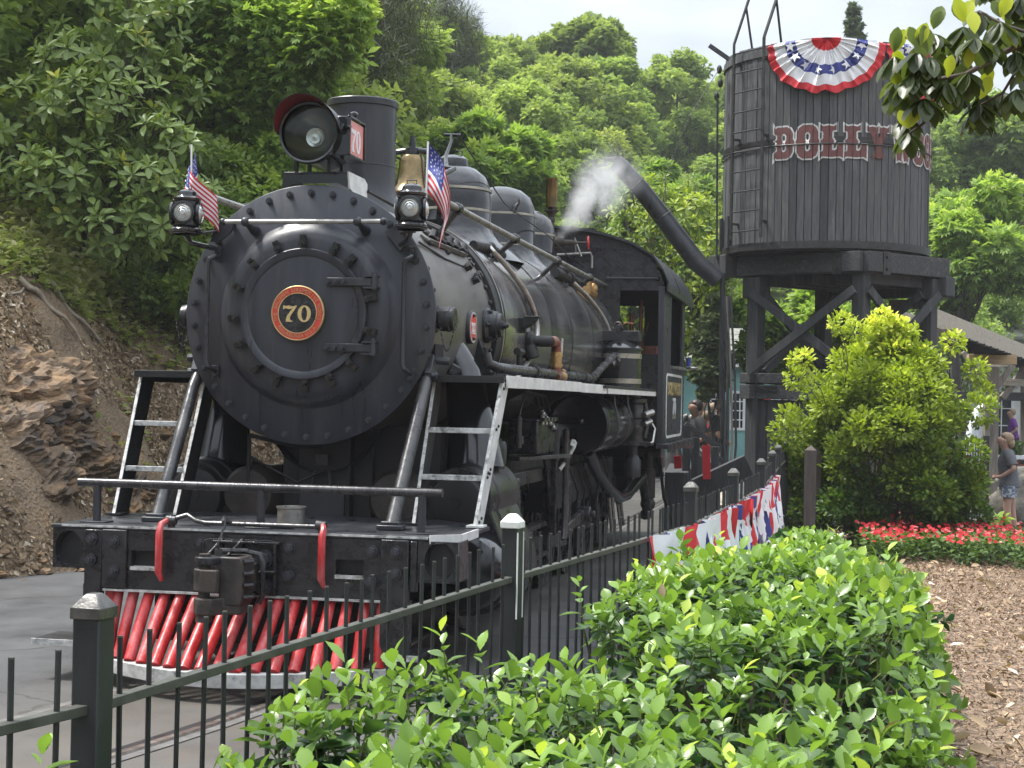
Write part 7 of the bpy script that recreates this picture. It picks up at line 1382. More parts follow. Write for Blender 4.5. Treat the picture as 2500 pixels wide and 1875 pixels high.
def rosette_tree(name, label, base, cs, rd, nros, leaf, m, group=None, seed=3, trunks=None, tint=.3, young=.16, wide=1.0, nl=9):
    """magnolia-like: whorls of long leaves at the twig ends"""
    r = np.random.default_rng(seed); root = thing(name, label, 'tree', base, group=group); B = np.array(base, float); cs = np.array(cs)-B; top = cs.mean(0)
    for q, (a, b2, rr) in enumerate(trunks or [((0, 0, -.4), tuple(top), .06)]): k = MB(); limb(k, a, b2, rr, rr*.35, seed+q, 9, .07, 9); k.build('trunk', MT['trunk'], root, 60)
    P, d, c = crown_pts(cs, rd, nros, .72, .9, r); axis = nrm(d*.7+np.array([0, -.25, .55])+rdir(nros, r)*.3)
    k = MB()
    for i in range(nros):
        if i % 3 == 0: limb(k, cs[c[i]]*.55+top*.2, P[i], .014, .006, seed+i, 4, .1, 4)
    tag(k.build('twigs', MT['twig'], root, 60), kind='stuff')
    A = np.repeat(axis, nl, 0); PP = np.repeat(P, nl, 0); ph = np.tile(np.arange(nl)*2.4, nros)+np.repeat(r.uniform(0, 6, nros), nl); s1 = nrm(np.cross(A, [0, 0, 1.]) + 1e-6); s2 = np.cross(A, s1); el = np.tile(np.linspace(-.35, 1.0, nl), nros)+r.normal(size=nros*nl)*.15
    D = nrm((s1*np.cos(ph)[:, None]+s2*np.sin(ph)[:, None])*np.cos(el)[:, None]+A*np.sin(el)[:, None]); Nn = nrm(A*1.2+r.normal(size=A.shape)*.15)
    young_ = np.repeat((r.uniform(size=nros) < young)*.55, nl)*np.tile(np.linspace(.2, 1, nl), nros); S = r.uniform(.75, 1.15, nros*nl)*leaf*np.tile(np.linspace(1, .62, nl), nros)
    tag(scatter('foliage', PP+D*.02, D, Nn, S, 'mag', tint+young_+.12*np.repeat(d[:, 2], nl), m, root, jitter=.1, wide=S.mean()*0+wide), kind='stuff'); return root
def C_(l): return [tuple(at(px, py, d)) for px, py, d, r in l], [r for px, py, d, r in l]
def ghit(px, py, zoff=0): d = ground_hit(px, py) or 25.; p = at(px, py, d); return (float(p[0]), float(p[1]), float(terr(p[0], p[1]))+zoff), d
def gbase(px, d, zoff=0): p = at(px, 600, d); return (float(p[0]), float(p[1]), float(terr(p[0], p[1]))+zoff)
# dark magnolia on the bank, upper left
b0, dd0 = ghit(262, 585); L1 = [(120, 400, 15.6, .42), (60, 330, 16.4, .45), (170, 330, 16, .45), (90, 250, 16.6, .4), (210, 230, 16, .45), (150, 140, 16.4, .42), (250, 130, 16.5, .45), (300, 250, 16.2, .45), (230, 420, 15.8, .45), (300, 400, 15.8, .42), (250, 490, 15.6, .38), (350, 320, 16, .38), (390, 430, 15.8, .36), (330, 60, 16.8, .42), (180, 50, 17, .42), (430, 510, 15.9, .22), (-40, 380, 16, .45), (20, 190, 17, .42), (380, 180, 16.8, .36), (270, 20, 17, .4), (180, 380, 15.6, .4), (150, 240, 15.8, .42), (330, 470, 15.6, .36), (30, 260, 16.2, .42), (-30, 280, 16.5, .45), (60, 370, 15.7, .4)]
L1 = [(a, b, d+2.2, r*1.13) for a, b, d, r in L1]
cs, rd = C_(L1); tb_ = lambda px, py, d: tuple(at(px, py, d)-np.array(b0))
rosette_tree('magnolia_tree', 'dark large-leaved magnolia with whorled leaves on the bank at upper left', b0, cs, rd, 560, .19, MT['magleaf'], seed=5, trunks=[((0, 0, -.4), tb_(300, 250, 18.8), .085), (tb_(180, 560, ghit(180, 560)[1]+.2), tb_(150, 300, 19), .05), (tb_(232, 575, ghit(232, 575)[1]+.2), tb_(260, 330, 19), .045)], tint=.44)
# oak behind
b1, dd1 = ghit(350, 520); L2 = [(480, 120, 19, .75), (600, 60, 18.6, .7), (400, 60, 20, .8), (540, 210, 19, .65), (640, 160, 18.4, .55), (450, 270, 19.6, .65), (560, 320, 19.6, .55), (380, 200, 20, .6), (700, 90, 18, .45), (500, 20, 19, .8), (320, 30, 21, .8), (250, 10, 21, .8), (640, 260, 18.8, .35), (720, 30, 18, .5), (100, 40, 22, .9), (10, 90, 22, .9)]
L2 = [(a, b, d+2.5, r*1.13) for a, b, d, r in L2]
cs, rd = C_(L2); foliage_tree('oak_tree', 'bright fresh green oak arching over the engine front from the bank', b1, cs, rd, 34000, .12, MT['oakleaf'], 'spray', .72, trunks=[((0, 0, -.4), tuple(at(420, 260, 22)-np.array(b1)), .13), (tuple(at(370, 420, 22.3)-np.array(b1)), tuple(at(560, 130, 21)-np.array(b1)), .06)], seed=8, trunk_r=.08, nmix=(.3, 1.))
b2_, dd2 = ghit(470, 640); L3 = [(490, 370, 18.5, .4), (560, 420, 18.2, .35), (450, 440, 18.8, .42), (540, 300, 19, .45), (610, 330, 18.4, .35), (420, 360, 19, .45), (600, 400, 18.6, .3), (380, 470, 18.8, .35), (500, 470, 18.0, .3), (430, 560, 18.0, .32), (400, 640, 17.6, .25), (460, 620, 17.9, .3)]
L3 = [(a, b, d+2.6, r*1.15) for a, b, d, r in L3]
cs, rd = C_(L3); foliage_tree('vine_thicket', 'lime green leafy thicket between the magnolia and the smokebox', b2_, cs, rd, 9000, .10, MT['oakleaf'], 'kite', .68, seed=9, trunk_r=.04, trunks=[((0, 0, -.3), tuple(at(480, 420, 21)-np.array(b2_)), .035), (tuple(at(520, 620, 20.6)-np.array(b2_)), tuple(at(590, 500, 20.6)-np.array(b2_)), .02)])
# backdrop of dark understorey trees on the bank
u = thing('understorey_tree', 'x', 'tree'); bpy.data.objects.remove(u)
dk = tree_proto('understorey_tree', 61, 7.5, 2.4, 44, 9000, .20, MT['treeleaf'], 'kite', .12, tint=.40)
labs = 'shaded tree in the thicket on top of the left bank'
for i, (px, d, s) in enumerate(((-150, 20, .9), (-60, 23, .9), (40, 22, .85), (150, 24, .95), (250, 22, .8), (340, 25, .9), (430, 26, .95), (520, 24, .8), (600, 28, .95), (90, 28, 1.05), (200, 29, 1.1), (310, 31, 1.1), (430, 33, 1.1), (540, 34, 1.0), (640, 36, 1.0), (-20, 29, 1.1), (700, 40, 1.1), (480, 21.5, .45), (560, 22.5, .5), (400, 20.5, .4))):
    o = dk if i == 0 else copy_tree(dk); g_ = gbase(px, d, -.2); o.location = g_; o.rotation_euler = (0, 0, i*1.3); o.scale = (s, s, s); tag(o, 'shaded tree on the left bank, %s, %s' % ('in the top left corner' if px < 100 else 'behind the dark magnolia' if px < 330 else 'behind the green oak', 'front row' if d < 24.5 else 'middle row' if d < 30 else 'back row'), 'tree', 'shaded trees on the left bank')
# slim trunks seen in the thicket
for i, (px, py, qx, qy, d, r) in enumerate(((258, 590, 278, 430, 17.3, .055), (262, 590, 285, 330, 18.5, .04), (345, 590, 330, 330, 19, .05), (148, 130, 118, 0, 20, .05), (60, 120, 90, -20, 21, .06), (528, 400, 545, 240, 19.5, .035), (395, 590, 430, 520, 18, .02))):
    d = max(d+1.5, (ground_hit(px, max(py, 500)) or d)+.1); a = at(px, py, d); b3_ = at(qx, qy, d); a[2] = min(a[2], float(terr(a[0], a[1])))-.1; k = MB(); limb(k, a-a, b3_-a, r, r*.6, i, 8, .06, 9); t = thing('tree_trunk', ['dark trunk rising from weeds in front of the magnolia', 'thin dark stem just behind the front trunk on the bank', 'upright dark trunk under the oak boughs', 'trunk high in the top left thicket', 'leaning trunk at the top left corner', 'bare stem beneath the headlight shelf', 'short thin stem low beside the marker lamp'][i], 'tree trunk', tuple(a), group='bare trunks on the bank'); k.build('trunk', MT['trunk'], t, 60)
    k = MB(); e = (b3_-a); limb(k, e*.7, e*.9+np.array([.3, 0, .3]), r*.4, .006, i+3, 5, .1, 6); k.build('bough', MT['trunk'], t, 60)
# pines
b4 = gbase(700, 34); cs = []; rd = []
for i in range(46): t = i/45; px = 640+250*fr.uniform(0, 1); py = -120+380*fr.uniform(0, 1)**.9; cs.append(tuple(at(px-.15*py, py, 33+fr.uniform(-2, 3)))); rd.append(fr.uniform(.5, .9))
foliage_tree('pine_tree', 'tall grey-green pine with bare drooping twigs behind the smoke stack', b4, cs, rd, 20000, .30, MT['pineleaf'], 'needle', .45, trunks=[((0, 0, -.4), tuple(at(800, -260, 34)-np.array(b4)), .22)], seed=14, trunk_r=.10, dmix=(.6, .8, -.3), shell=.2)
for i, (px, d, hh, w_) in enumerate(((965, 62, -20, 34), (1010, 64, 30, 26))):
    b5 = gbase(px, d, 0); cs = []; rd = []
    for q in range(26): py = hh+q*6.5; ww = w_*(.25+.75*q/26); cs.append(tuple(at(px+fr.uniform(-ww, ww), py, d+fr.uniform(-1, 1)))); rd.append(.55)
    foliage_tree('pine_tree', ['pine with open top poking above the skyline left of the hill', 'smaller pine on the skyline right of the tallest pine'][i], b5, cs, rd, 5000, .35, MT['pineleaf'], 'needle', .45, trunks=[((0, 0, -.4), tuple(at(px, hh-8, d)-np.array(b5)), .12)], seed=30+i, trunk_r=.06)
# cedar top above the tank
b6 = np.array(at(1845, 400, 60)); b6[2] = float(terr(b6[0], b6[1])); cs = []; rd = []
for q in range(60): t = q/59; py = 14+300*t; ww = 4+46*t; cs.append(tuple(at(1845+fr.uniform(-ww, ww), py+fr.uniform(-4, 4), 60+fr.uniform(-.6, .6)))); rd.append(.16+.3*t)
foliage_tree('cedar_tree', 'narrow pointed cedar whose top shows above the bunting on the tank', tuple(b6), cs, rd, 9000, .16, MT['cedarleaf'], 'spray', .42, trunks=[((0, 0, -.4), tuple(at(1845, 12, 60)-b6), .14)], seed=17, trunk_r=.05)
# rounder trees on the hillside in front of the wood, in view above the boiler
for i, (px, py, d, w_, n_, tn, lab) in enumerate(((1075, 390, 36, 1.5, 9000, .72, 'pale yellow-green tree just behind the domes of the engine'), (1450, 480, 40, 1.3, 6000, .6, 'bright young tree seen under the filling spout'), (2085, 520, 40, 1.9, 9000, .72, 'pale green tree right of the water tank'), (2160, 330, 60, 2.4, 9000, .45, 'tall rounded tree against the sky right of the tank'), (1310, 100, 82, 1.9, 6000, .5, 'round crown standing up on the skyline above the hillside wood'), (1220, 110, 82, 1.6, 5000, .5, 'small crown on the skyline left of the round one'))):
    bb = np.array(at(px, 800, d)); bb[2] = float(terr(bb[0], bb[1], False)); cpt = at(px, py, d); cs = [tuple(cpt+rdir(1)[0]*w_*fr.uniform(.3, 1)*np.array([1, 1, .9])) for _ in range(30)]; rd = [w_*.33]*30
    foliage_tree('broadleaf_tree', lab, tuple(bb), cs, rd, n_, .20+.001*d, MT['oakleaf'] if tn > .55 else MT['treeleaf'], 'spray', tn-.12, seed=50+i, trunk_r=.10, trunks=[((0, 0, -.4), tuple(cpt-bb), .16)])
# yellow-tipped magnolia behind the cab
b7 = gbase(1490, 28); cs, rd = C_([(1400, 440, 29, .6), (1460, 430, 30, .6), (1500, 480, 29, .6), (1530, 560, 28, .55), (1440, 500, 28.5, .6), (1500, 600, 28, .6), (1530, 680, 28, .55), (1480, 690, 28, .6), (1420, 580, 29, .6), (1380, 500, 29.5, .55), (1530, 470, 29, .4), (1340, 500, 30, .5), (1510, 770, 28.3, .45), (1460, 760, 28.3, .5), (1540, 620, 29, .5), (1400, 660, 29, .6)])
rosette_tree('magnolia_tree', 'yellow-tipped magnolia behind the cab and under the filling spout', b7, cs, rd, 620, .17, MT['goldleaf'], seed=15, tint=.18, young=.5, nl=8)
b8 = gbase(1545, 27.5); cs, rd = C_([(1540, 700, 27.5, .25), (1530, 740, 27.5, .3), (1545, 780, 27.5, .3), (1525, 800, 27.4, .28), (1550, 820, 27.4, .22), (1520, 850, 27.3, .12), (1548, 660, 27.6, .22)])
foliage_tree('juniper_tree', 'soft grey-green juniper with feathery foliage beside the drain pipe', b8, cs, rd, 7000, .085, MT['cedarleaf'], 'spray', .6, seed=19, trunk_r=.03)
# vine leaves seen through the trestle
b9 = gbase(1720, 27.5); cs, rd = C_([(1660, 700, 28, .4), (1720, 740, 28, .45), (1640, 760, 28, .4), (1780, 700, 28, .45), (1700, 790, 28, .4), (1850, 720, 28, .45), (1620, 660, 28.5, .35), (1900, 680, 28.5, .5), (1760, 650, 29, .4), (1820, 780, 28, .4)])
foliage_tree('broadleaf_tree', 'light green leafy tree seen through the trestle of the water tower', b9, cs, rd, 9000, .15, MT['oakleaf'], 'leaf', .55, seed=23, trunk_r=.05)
for i, (px, py, d, w_) in enumerate(((2080, 700, 46, 1.7), (2190, 690, 48, 1.9))):
    bb = gbase(px, d); cpt = at(px, py, d); cs = [tuple(cpt+rdir(1)[0]*w_*fr.uniform(.2, 1)) for _ in range(24)]
    foliage_tree('broadleaf_tree', ['dark green tree behind the upper end of the flume', 'dark green tree above the far right end of the flume'][i], bb, cs, [w_*.35]*24, 7000, .15, MT['treeleaf'], 'kite', .4, seed=70+i, trunk_r=.08)
# ---------------------------------------------------------------- golden shrub
gb = np.array([3.90, 10.35, 0.0]); cs = []; rd = []
gr = np.random.default_rng(77)
for i in range(150):
    t = gr.uniform(0, 1); z = .25+2.25*t; a = gr.uniform(0, 2*math.pi); w_ = 1.30*math.sin(math.pi*min(1, (t*.80+.22)))**.8; rr = w_*gr.uniform(.55, 1.0); cs.append((gb[0]+rr*math.cos(a)+.05, gb[1]+rr*math.sin(a)*.9, z+gr.uniform(-.1, .1))); rd.append(gr.uniform(.16, .30))
cs += [tuple(at(px, py, d)) for px, py, d in ((1905, 690, 19.4), (1890, 710, 19.4), (1925, 705, 19.5), (1960, 720, 19.4), (1850, 715, 19.2), (1815, 700, 19), (1720, 820, 18.8), (1705, 900, 18.8), (1730, 780, 18.9), (2110, 800, 19.4), (2125, 850, 19.4), (2060, 740, 19.6))]; rd += [.15]*12
P, d, c = crown_pts(cs, rd, 60000, .35, .9, gr)
sh = thing('golden_shrub', 'big rounded shrub with golden tips and dark green base between tower and flume', 'shrub', tuple(gb))
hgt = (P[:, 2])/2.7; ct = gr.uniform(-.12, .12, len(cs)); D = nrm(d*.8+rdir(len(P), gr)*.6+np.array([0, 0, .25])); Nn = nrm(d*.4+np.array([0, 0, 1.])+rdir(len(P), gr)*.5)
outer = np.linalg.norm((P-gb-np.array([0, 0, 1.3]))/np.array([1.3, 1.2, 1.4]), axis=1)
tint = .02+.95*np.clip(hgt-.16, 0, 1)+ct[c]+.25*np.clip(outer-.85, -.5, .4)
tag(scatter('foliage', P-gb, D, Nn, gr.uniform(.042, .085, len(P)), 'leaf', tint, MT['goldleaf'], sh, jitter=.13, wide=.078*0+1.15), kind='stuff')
for i in range(9):
    k = MB(); a = i*.7; limb(k, (.12*math.cos(a), .12*math.sin(a), 0), (.8*math.cos(a), .7*math.sin(a), 1.3+.5*math.sin(i*2)), .022, .008, i, 7, .15, 7); k.build('stem', MT['twig'], sh, 60)
for i in range(60):
    q = int(gr.integers(0, len(cs))); k = MB(); limb(k, (0.2*math.cos(q), .2*math.sin(q), .5), np.array(cs[q])-gb, .010, .004, i, 5, .15, 4); k.build('twig', MT['twig'], sh, 60)
# ---------------------------------------------------------------- red flower bed
n = 5200; x = gr.uniform(3.6, 9.5, n); y = gr.uniform(6.5, 14, n)
lo = 8.1-(x-3.98)*.55+.3*np.sin(x*3)+.25*np.sin(x*7.7); hi = lo+3.3; k_ = (y > lo) & (y < hi) & (x > 3.55+np.maximum(0, (y-9)*-.1)); x, y, lo = x[k_], y[k_], lo[k_]; n = len(x)
P = np.stack([np.repeat(x, 9), np.repeat(y, 9), np.zeros(n*9)], -1)+np.concatenate([gr.normal(size=(n*9, 2))*.07, gr.uniform(.04, .27, (n*9, 1))], 1)
P[:, 2] *= np.repeat(np.clip((y-lo)/.25, .5, 1), 9)
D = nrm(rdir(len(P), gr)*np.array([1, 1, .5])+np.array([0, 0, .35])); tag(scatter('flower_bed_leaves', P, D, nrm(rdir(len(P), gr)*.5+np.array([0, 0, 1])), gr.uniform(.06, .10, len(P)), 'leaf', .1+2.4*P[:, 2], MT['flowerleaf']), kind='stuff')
x2, y2 = np.repeat(x, 2)+gr.normal(size=2*n)*.07, np.repeat(y, 2)+gr.normal(size=2*n)*.07; kk = gr.uniform(size=2*n) < .55; x2, y2 = x2[kk], y2[kk]; m_ = len(x2); zz = gr.uniform(.25, .36, m_); ph = gr.uniform(0, 6, m_)
PP = np.repeat(np.stack([x2, y2, zz], -1), 5, 0); a = np.tile(np.arange(5)*2*math.pi/5, m_)+np.repeat(ph, 5); til = np.repeat(rdir(m_, gr)*.45+np.array([-.05, -.5, .8]), 5, 0); til = nrm(til); s1 = nrm(np.cross(til, [1., 0, 0])); s2 = np.cross(til, s1)
D = nrm(s1*np.cos(a)[:, None]+s2*np.sin(a)[:, None]+til*.15); tag(scatter('red_flowers', PP, D, til, .023, 'leaf', np.repeat(np.where(gr.uniform(size=m_) < .18, .95, gr.uniform(.1, .6, m_)), 5), MT['petal'], wide=1.9, jitter=.05), kind='stuff')
k_ = gr.uniform(size=len(PP)) < 0
# pale weed seedling in front of the planter box
p = np.array(at(2150, 1120, 20.6)); p[2] = .25; o = scatter('seedling', np.tile(p, (14, 1))+gr.normal(size=(14, 3))*.05, rdir(14, gr), rdir(14, gr)+np.array([0, 0, 1]), .16, 'leaf', .75, MT['oakleaf'], wide=1.5); tag(o, 'pale green seedling standing above the red flowers near the woman', 'seedling')
# ---------------------------------------------------------------- holly hedge
hr_ = np.random.default_rng(5)
def hedge_top(x, y):
    z = np.interp(y, [-8, -5, -4.1, -2.9, -1.6, 0, 1.3], [.71, .70, .84, .82, .70, .61, .59])+.28*fbm(x, y, 1.9, 3, 41)+.03*np.sin(y*2.)
    z = z-.24*np.exp(-((y+4.55)/.32)**2)*sstep((2.85-x)/.4)-.05*sstep((-5.6-y)/.8)*sstep((2.4-x)/.3)   # dip between the two swells
    return z
def hx0(y): return np.interp(y, [-8, -6.5, -5.9, -5.4, -4.85, -4.6, -4.2, -3.3, -2, 0, 1.5], [1.90, 1.80, 1.86, 1.92, 2.06, 2.34, 2.40, 2.42, 2.55, 2.80, 2.98])
def hx1(y): return np.interp(y, [-8, -6, -4, -2, 0, .9, 1.5], [3.42, 3.50, 3.62, 3.66, 3.60, 3.45, 3.2])
def shoot_field(n, side=False):
    y = hr_.uniform(-7.6, 1.3, n); t = hr_.uniform(0, 1, n); x = hx0(y)+(hx1(y)-hx0(y))*t; z = hedge_top(x, y); up = np.tile([0, 0, 1.], (n, 1))
    edge_ = np.minimum(t, 1-t)*(hx1(y)-hx0(y)); z = z-.12*np.clip(1-edge_/.2, 0, 1)**2; outx = np.where(t > .5, 1, -1)*np.clip(1-edge_/.3, 0, 1); up = nrm(up+np.stack([outx*.8, np.zeros(n), np.zeros(n)], -1)+hr_.normal(size=(n, 3))*.22)
    return np.stack([x, y, z], -1), up
Pt, Ut = shoot_field(1330)
ns = 1000; y = hr_.uniform(-7.6, 1.3, ns); sd_ = hr_.uniform(size=ns) < .72; x = np.where(sd_, hx1(y), hx0(y)); z = hr_.uniform(.06, .82, ns)*hedge_top(x, y); x = x+np.where(sd_, 1, -1)*(-.04+.05*hr_.normal(size=ns)); Us = nrm(np.stack([np.where(sd_, .9, -.9), np.full(ns, -.2), np.full(ns, .55)], -1)+hr_.normal(size=(ns, 3))*.35)
# end faces towards and away from the camera
ne = 260; xe = hr_.uniform(2.9, 3.25, ne); ye = np.full(ne, 1.35); ze = hr_.uniform(.1, .8, ne)
P0 = np.concatenate([Pt, np.stack([x, y, z], -1), np.stack([xe, ye, ze], -1)]); U0 = np.concatenate([Ut, Us, nrm(np.tile([0, 1, .4], (ne, 1))+hr_.normal(size=(ne, 3))*.3)])
istop = np.concatenate([np.ones(len(Pt)), np.zeros(ns+ne)])
# tall young sprouts
sp_xy = [(2.02, -6.05), (2.12, -5.55), (2.2, -5.3), (2.28, -5.15), (2.1, -5.9), (2.42, -4.2), (2.5, -3.2), (2.6, -2.4), (2.9, -1.4), (3.05, -.6), (2.75, -2.0), (3.2, .2), (3.3, .8), (2.45, -4.9), (1.72, -6.75), (3.4, -4.5), (3.5, -3.0)]
sp = np.array([(a, b, float(hedge_top(np.array(a), np.array(b)))+hr_.uniform(.02, .10)) for a, b in sp_xy]); P0 = np.concatenate([P0, sp]); U0 = np.concatenate([U0, nrm(np.tile([0, 0, 1.], (len(sp), 1))+hr_.normal(size=(len(sp), 3))*.12)]); istop = np.concatenate([istop, np.full(len(sp), 2.)])
nL = 10; ntot = len(P0); lenS = np.where(istop == 2, .17, hr_.uniform(.08, .17, ntot)); base = P0-U0*lenS[:, None]*.7
tt = np.tile(np.linspace(0, 1, nL), ntot); U = np.repeat(U0, nL, 0); PL = np.repeat(base, nL, 0)+U*(tt*np.repeat(lenS, nL))[:, None]
ph = np.tile(np.arange(nL)*2.4, ntot)+np.repeat(hr_.uniform(0, 6.3, ntot), nL); s1 = nrm(np.cross(U, [.03, .99, .1])); s2 = np.cross(U, s1); el = -.15+tt*1.15+hr_.normal(size=len(tt))*.18
D = nrm((s1*np.cos(ph)[:, None]+s2*np.sin(ph)[:, None])*np.cos(el)[:, None]+U*np.sin(el)[:, None]); Nn = nrm(U*1.0+hr_.normal(size=U.shape)*.18)
S = hr_.uniform(.036, .092, len(tt))*(1.08-.30*tt); tintL = np.clip(.02+.72*tt**1.5+np.repeat(hr_.normal(size=ntot)*.12, nL)+np.repeat(np.where(istop == 0, -.28, np.where(istop == 2, .15, .04)), nL), 0, 1)  # young tips light; base leaves tinted darker, putting interior shade into colour
hd_ = thing('holly_hedge', 'low broad holly hedge with glossy toothed leaves between the fence and the mulch', 'hedge', (2.9, -4, 0)); HO = np.array([2.9, -4, 0])
dist = np.linalg.norm(PL-CAM, axis=1); prj = PL-CAM; dz_ = prj@_F; sxp = 1250+FPX*(prj@CR)/dz_; syp = 937-FPX*(prj@CU)/dz_; vis = (sxp > 40) & (sxp < 2450) & (syp < 1860) & (syp > 1200) & (np.repeat(istop, nL) > 0) & (tt > .45)
keep = dist > 2.6; cand = np.where(vis & keep)[0]; cand = cand[np.argsort(dist[cand]/S[cand]+hr_.uniform(0, 20, len(cand)))][:300]; ms = np.ones(len(PL), bool); ms[cand] = False; ms &= keep
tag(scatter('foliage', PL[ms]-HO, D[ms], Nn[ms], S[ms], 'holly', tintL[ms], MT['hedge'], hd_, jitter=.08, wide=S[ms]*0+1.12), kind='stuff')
lm = []
for v in (.25, .45, .62, .8): lm.append(scatter('leaf', np.zeros((1, 3)), np.array([[0, 1., 0]]), np.array([[0, 0, 1.]]), 1., 'holly', v, MT['hedge'], False, wide=1.12, jitter=0))
for i in cand:
    d = Vector(D[i]); s = Vector(np.cross(D[i], Nn[i])).normalized(); u_ = s.cross(d); q = Matrix((tuple(s), tuple(d), tuple(u_))).transposed().to_4x4(); q.translation = Vector(PL[i]-HO); o = link('leaf', lm[min(3, int(tintL[i]*4))], hd_); o.matrix_local = q @ Matrix.Scale(float(S[i]), 4)
nb3 = 60; qb = hr_.integers(0, len(PL), nb3); tag(scatter('dead_leaves', PL[qb]-HO+np.array([0, 0, .01]), D[qb], Nn[qb], S[qb]*.9, 'holly', .45, MT['litter'], hd_, wide=.8), kind='stuff')
k = MB()
for i in range(ntot):
    if base[i][1] < 1.4 and (istop[i] > 0 or i % 3 == 0): a = base[i]-U0[i]*.05-HO; b_ = P0[i]-U0[i]*.01-HO; k.tube([Vector(a), Vector(b_)], [.0035, .002], 4, False)
tag(k.build('green_stems', MT['stem'], hd_, 60), kind='stuff')
k = MB()
for i in range(420): q = int(hr_.integers(0, ntot)); e = base[q]; g_ = np.array([e[0]*.6+.4*2.9+hr_.normal()*.15, e[1]+hr_.normal()*.15, 0]); limb(k, g_-HO, e-HO, .009, .004, i, 4, .12, 4)
tag(k.build('woody_stems', MT['twig'], hd_, 60), kind='stuff')
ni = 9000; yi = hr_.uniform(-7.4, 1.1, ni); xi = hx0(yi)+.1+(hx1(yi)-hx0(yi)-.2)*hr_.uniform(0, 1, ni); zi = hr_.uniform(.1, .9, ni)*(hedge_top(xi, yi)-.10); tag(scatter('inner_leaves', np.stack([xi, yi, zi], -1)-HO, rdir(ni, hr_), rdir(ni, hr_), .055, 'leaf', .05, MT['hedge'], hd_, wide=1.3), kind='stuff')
# ---------------------------------------------------------------- overhanging magnolia branch
mb = thing('magnolia_branch', 'overhanging magnolia branch with big leathery leaves at the top right corner', 'branch', tuple(at(2330, 60, 4.2))); MO = np.array(mb.location)
def A_(px, py, d=4.2): return at(px, py, d)-MO
paths = [([(2330, 60), (2230, 110), (2150, 155), (2080, 195), (2020, 205), (1965, 250)], .011, .004), ([(2150, 155), (2080, 130), (2000, 130), (1950, 115)], .006, .003), ([(2080, 195), (2045, 250), (1990, 300), (1955, 325)], .005, .003), ([(2230, 110), (2200, 170), (2160, 235), (2110, 262)], .005, .003), ([(2230, 110), (2170, 90), (2110, 60)], .005, .003), ([(2330, 60), (2280, 20), (2200, 30)], .006, .003), ([(1965, 250), (1935, 190), (1925, 160)], .004, .002), ([(2280, 20), (2210, -10), (2165, -12)], .005, .003)]
for i, (pp, r0, r1) in enumerate(paths):
    pts_ = [Vector(A_(a+6, b-34, 4.2+.10*math.sin(i+j*1.3))) for j, (a, b) in enumerate(pp)]; k = MB(); k.tube(pts_, [r0+(r1-r0)*j/(len(pts_)-1) for j in range(len(pts_))], 8); k.build('branch' if i == 0 else 'twig', MT['twig'], mb, 60)
br_m = np.random.default_rng(12); lms = []
for v in (.05, .15, .3, .9, 1.0): lms.append(scatter('leaf', np.zeros((1, 3)), np.array([[0, 1., 0]]), np.array([[0, 0, 1.]]), 1., 'mag', v, MT['brleaf'], False, wide=1.35, jitter=0))
clusters = [(1925, 160, 0), (1960, 245, 0), (1955, 325, 0), (2010, 110, 0), (2045, 170, 0), (2085, 195, 1), (2075, 95, 0), (2110, 60, 0), (2155, 85, 0), (2110, 262, 1), (2160, 235, 2), (2190, 150, 1), (2200, 30, 2), (2215, 110, 1), (1990, 180, 1), (2140, -5, 2), (2195, -5, 2), (2040, 215, 1), (2210, 190, 2), (1940, 205, 0), (1975, 150, 0), (2020, 200, 1), (2060, 150, 1), (2100, 120, 1), (2060, 230, 1), (1950, 290, 1), (1990, 250, 1), (2130, 130, 1), (2175, 100, 0), (2000, 160, 1), (1930, 230, 0), (2120, 240, 1), (1965, 200, 1), (2200, 80, 0), (2110, 280, 1), (2190, 230, 1)]
for ci, (px, py, mode) in enumerate(clusters):
    c0 = A_(px+6, py-38, 4.2+.12*math.sin(ci*2.1)); nd = {0: 7, 1: 11, 2: 8}[mode]
    for q in range(nd):   # old leaves hang down and outwards
        a = 2*math.pi*q/nd+br_m.uniform(-.4, .4); d = np.array([math.cos(a)*.75, math.sin(a)*.75, -1.0+br_m.uniform(-.35, .45)]); d /= np.linalg.norm(d); nn = np.array([math.cos(a), math.sin(a), .7]); o = link('leaf', lms[int(br_m.integers(0, 3))], mb); s = np.cross(d, nn); s /= np.linalg.norm(s); u_ = np.cross(s, d)
        mm = Matrix((tuple(s), tuple(d), tuple(u_))).transposed().to_4x4(); mm.translation = Vector(c0); o.matrix_local = mm @ Matrix.Scale(float(br_m.uniform(.060, .088)), 4)
    if mode < 2:
        for q in range(3 if mode == 0 else 1):   # young upright yellow leaves
            a = br_m.uniform(0, 6.28); d = np.array([math.cos(a)*.45, math.sin(a)*.3, 1.]); d /= np.linalg.norm(d); nn = np.array([.1*math.cos(a*3), -1, .2]); o = link('leaf', lms[int(br_m.integers(3, 5))], mb); s = np.cross(d, nn); s /= np.linalg.norm(s); u_ = np.cross(s, d)
            mm = Matrix((tuple(s), tuple(d), tuple(u_))).transposed().to_4x4(); mm.translation = Vector(c0+np.array([0, 0, .01])); o.matrix_local = mm @ Matrix.Scale(float(br_m.uniform(.05, .075)), 4)
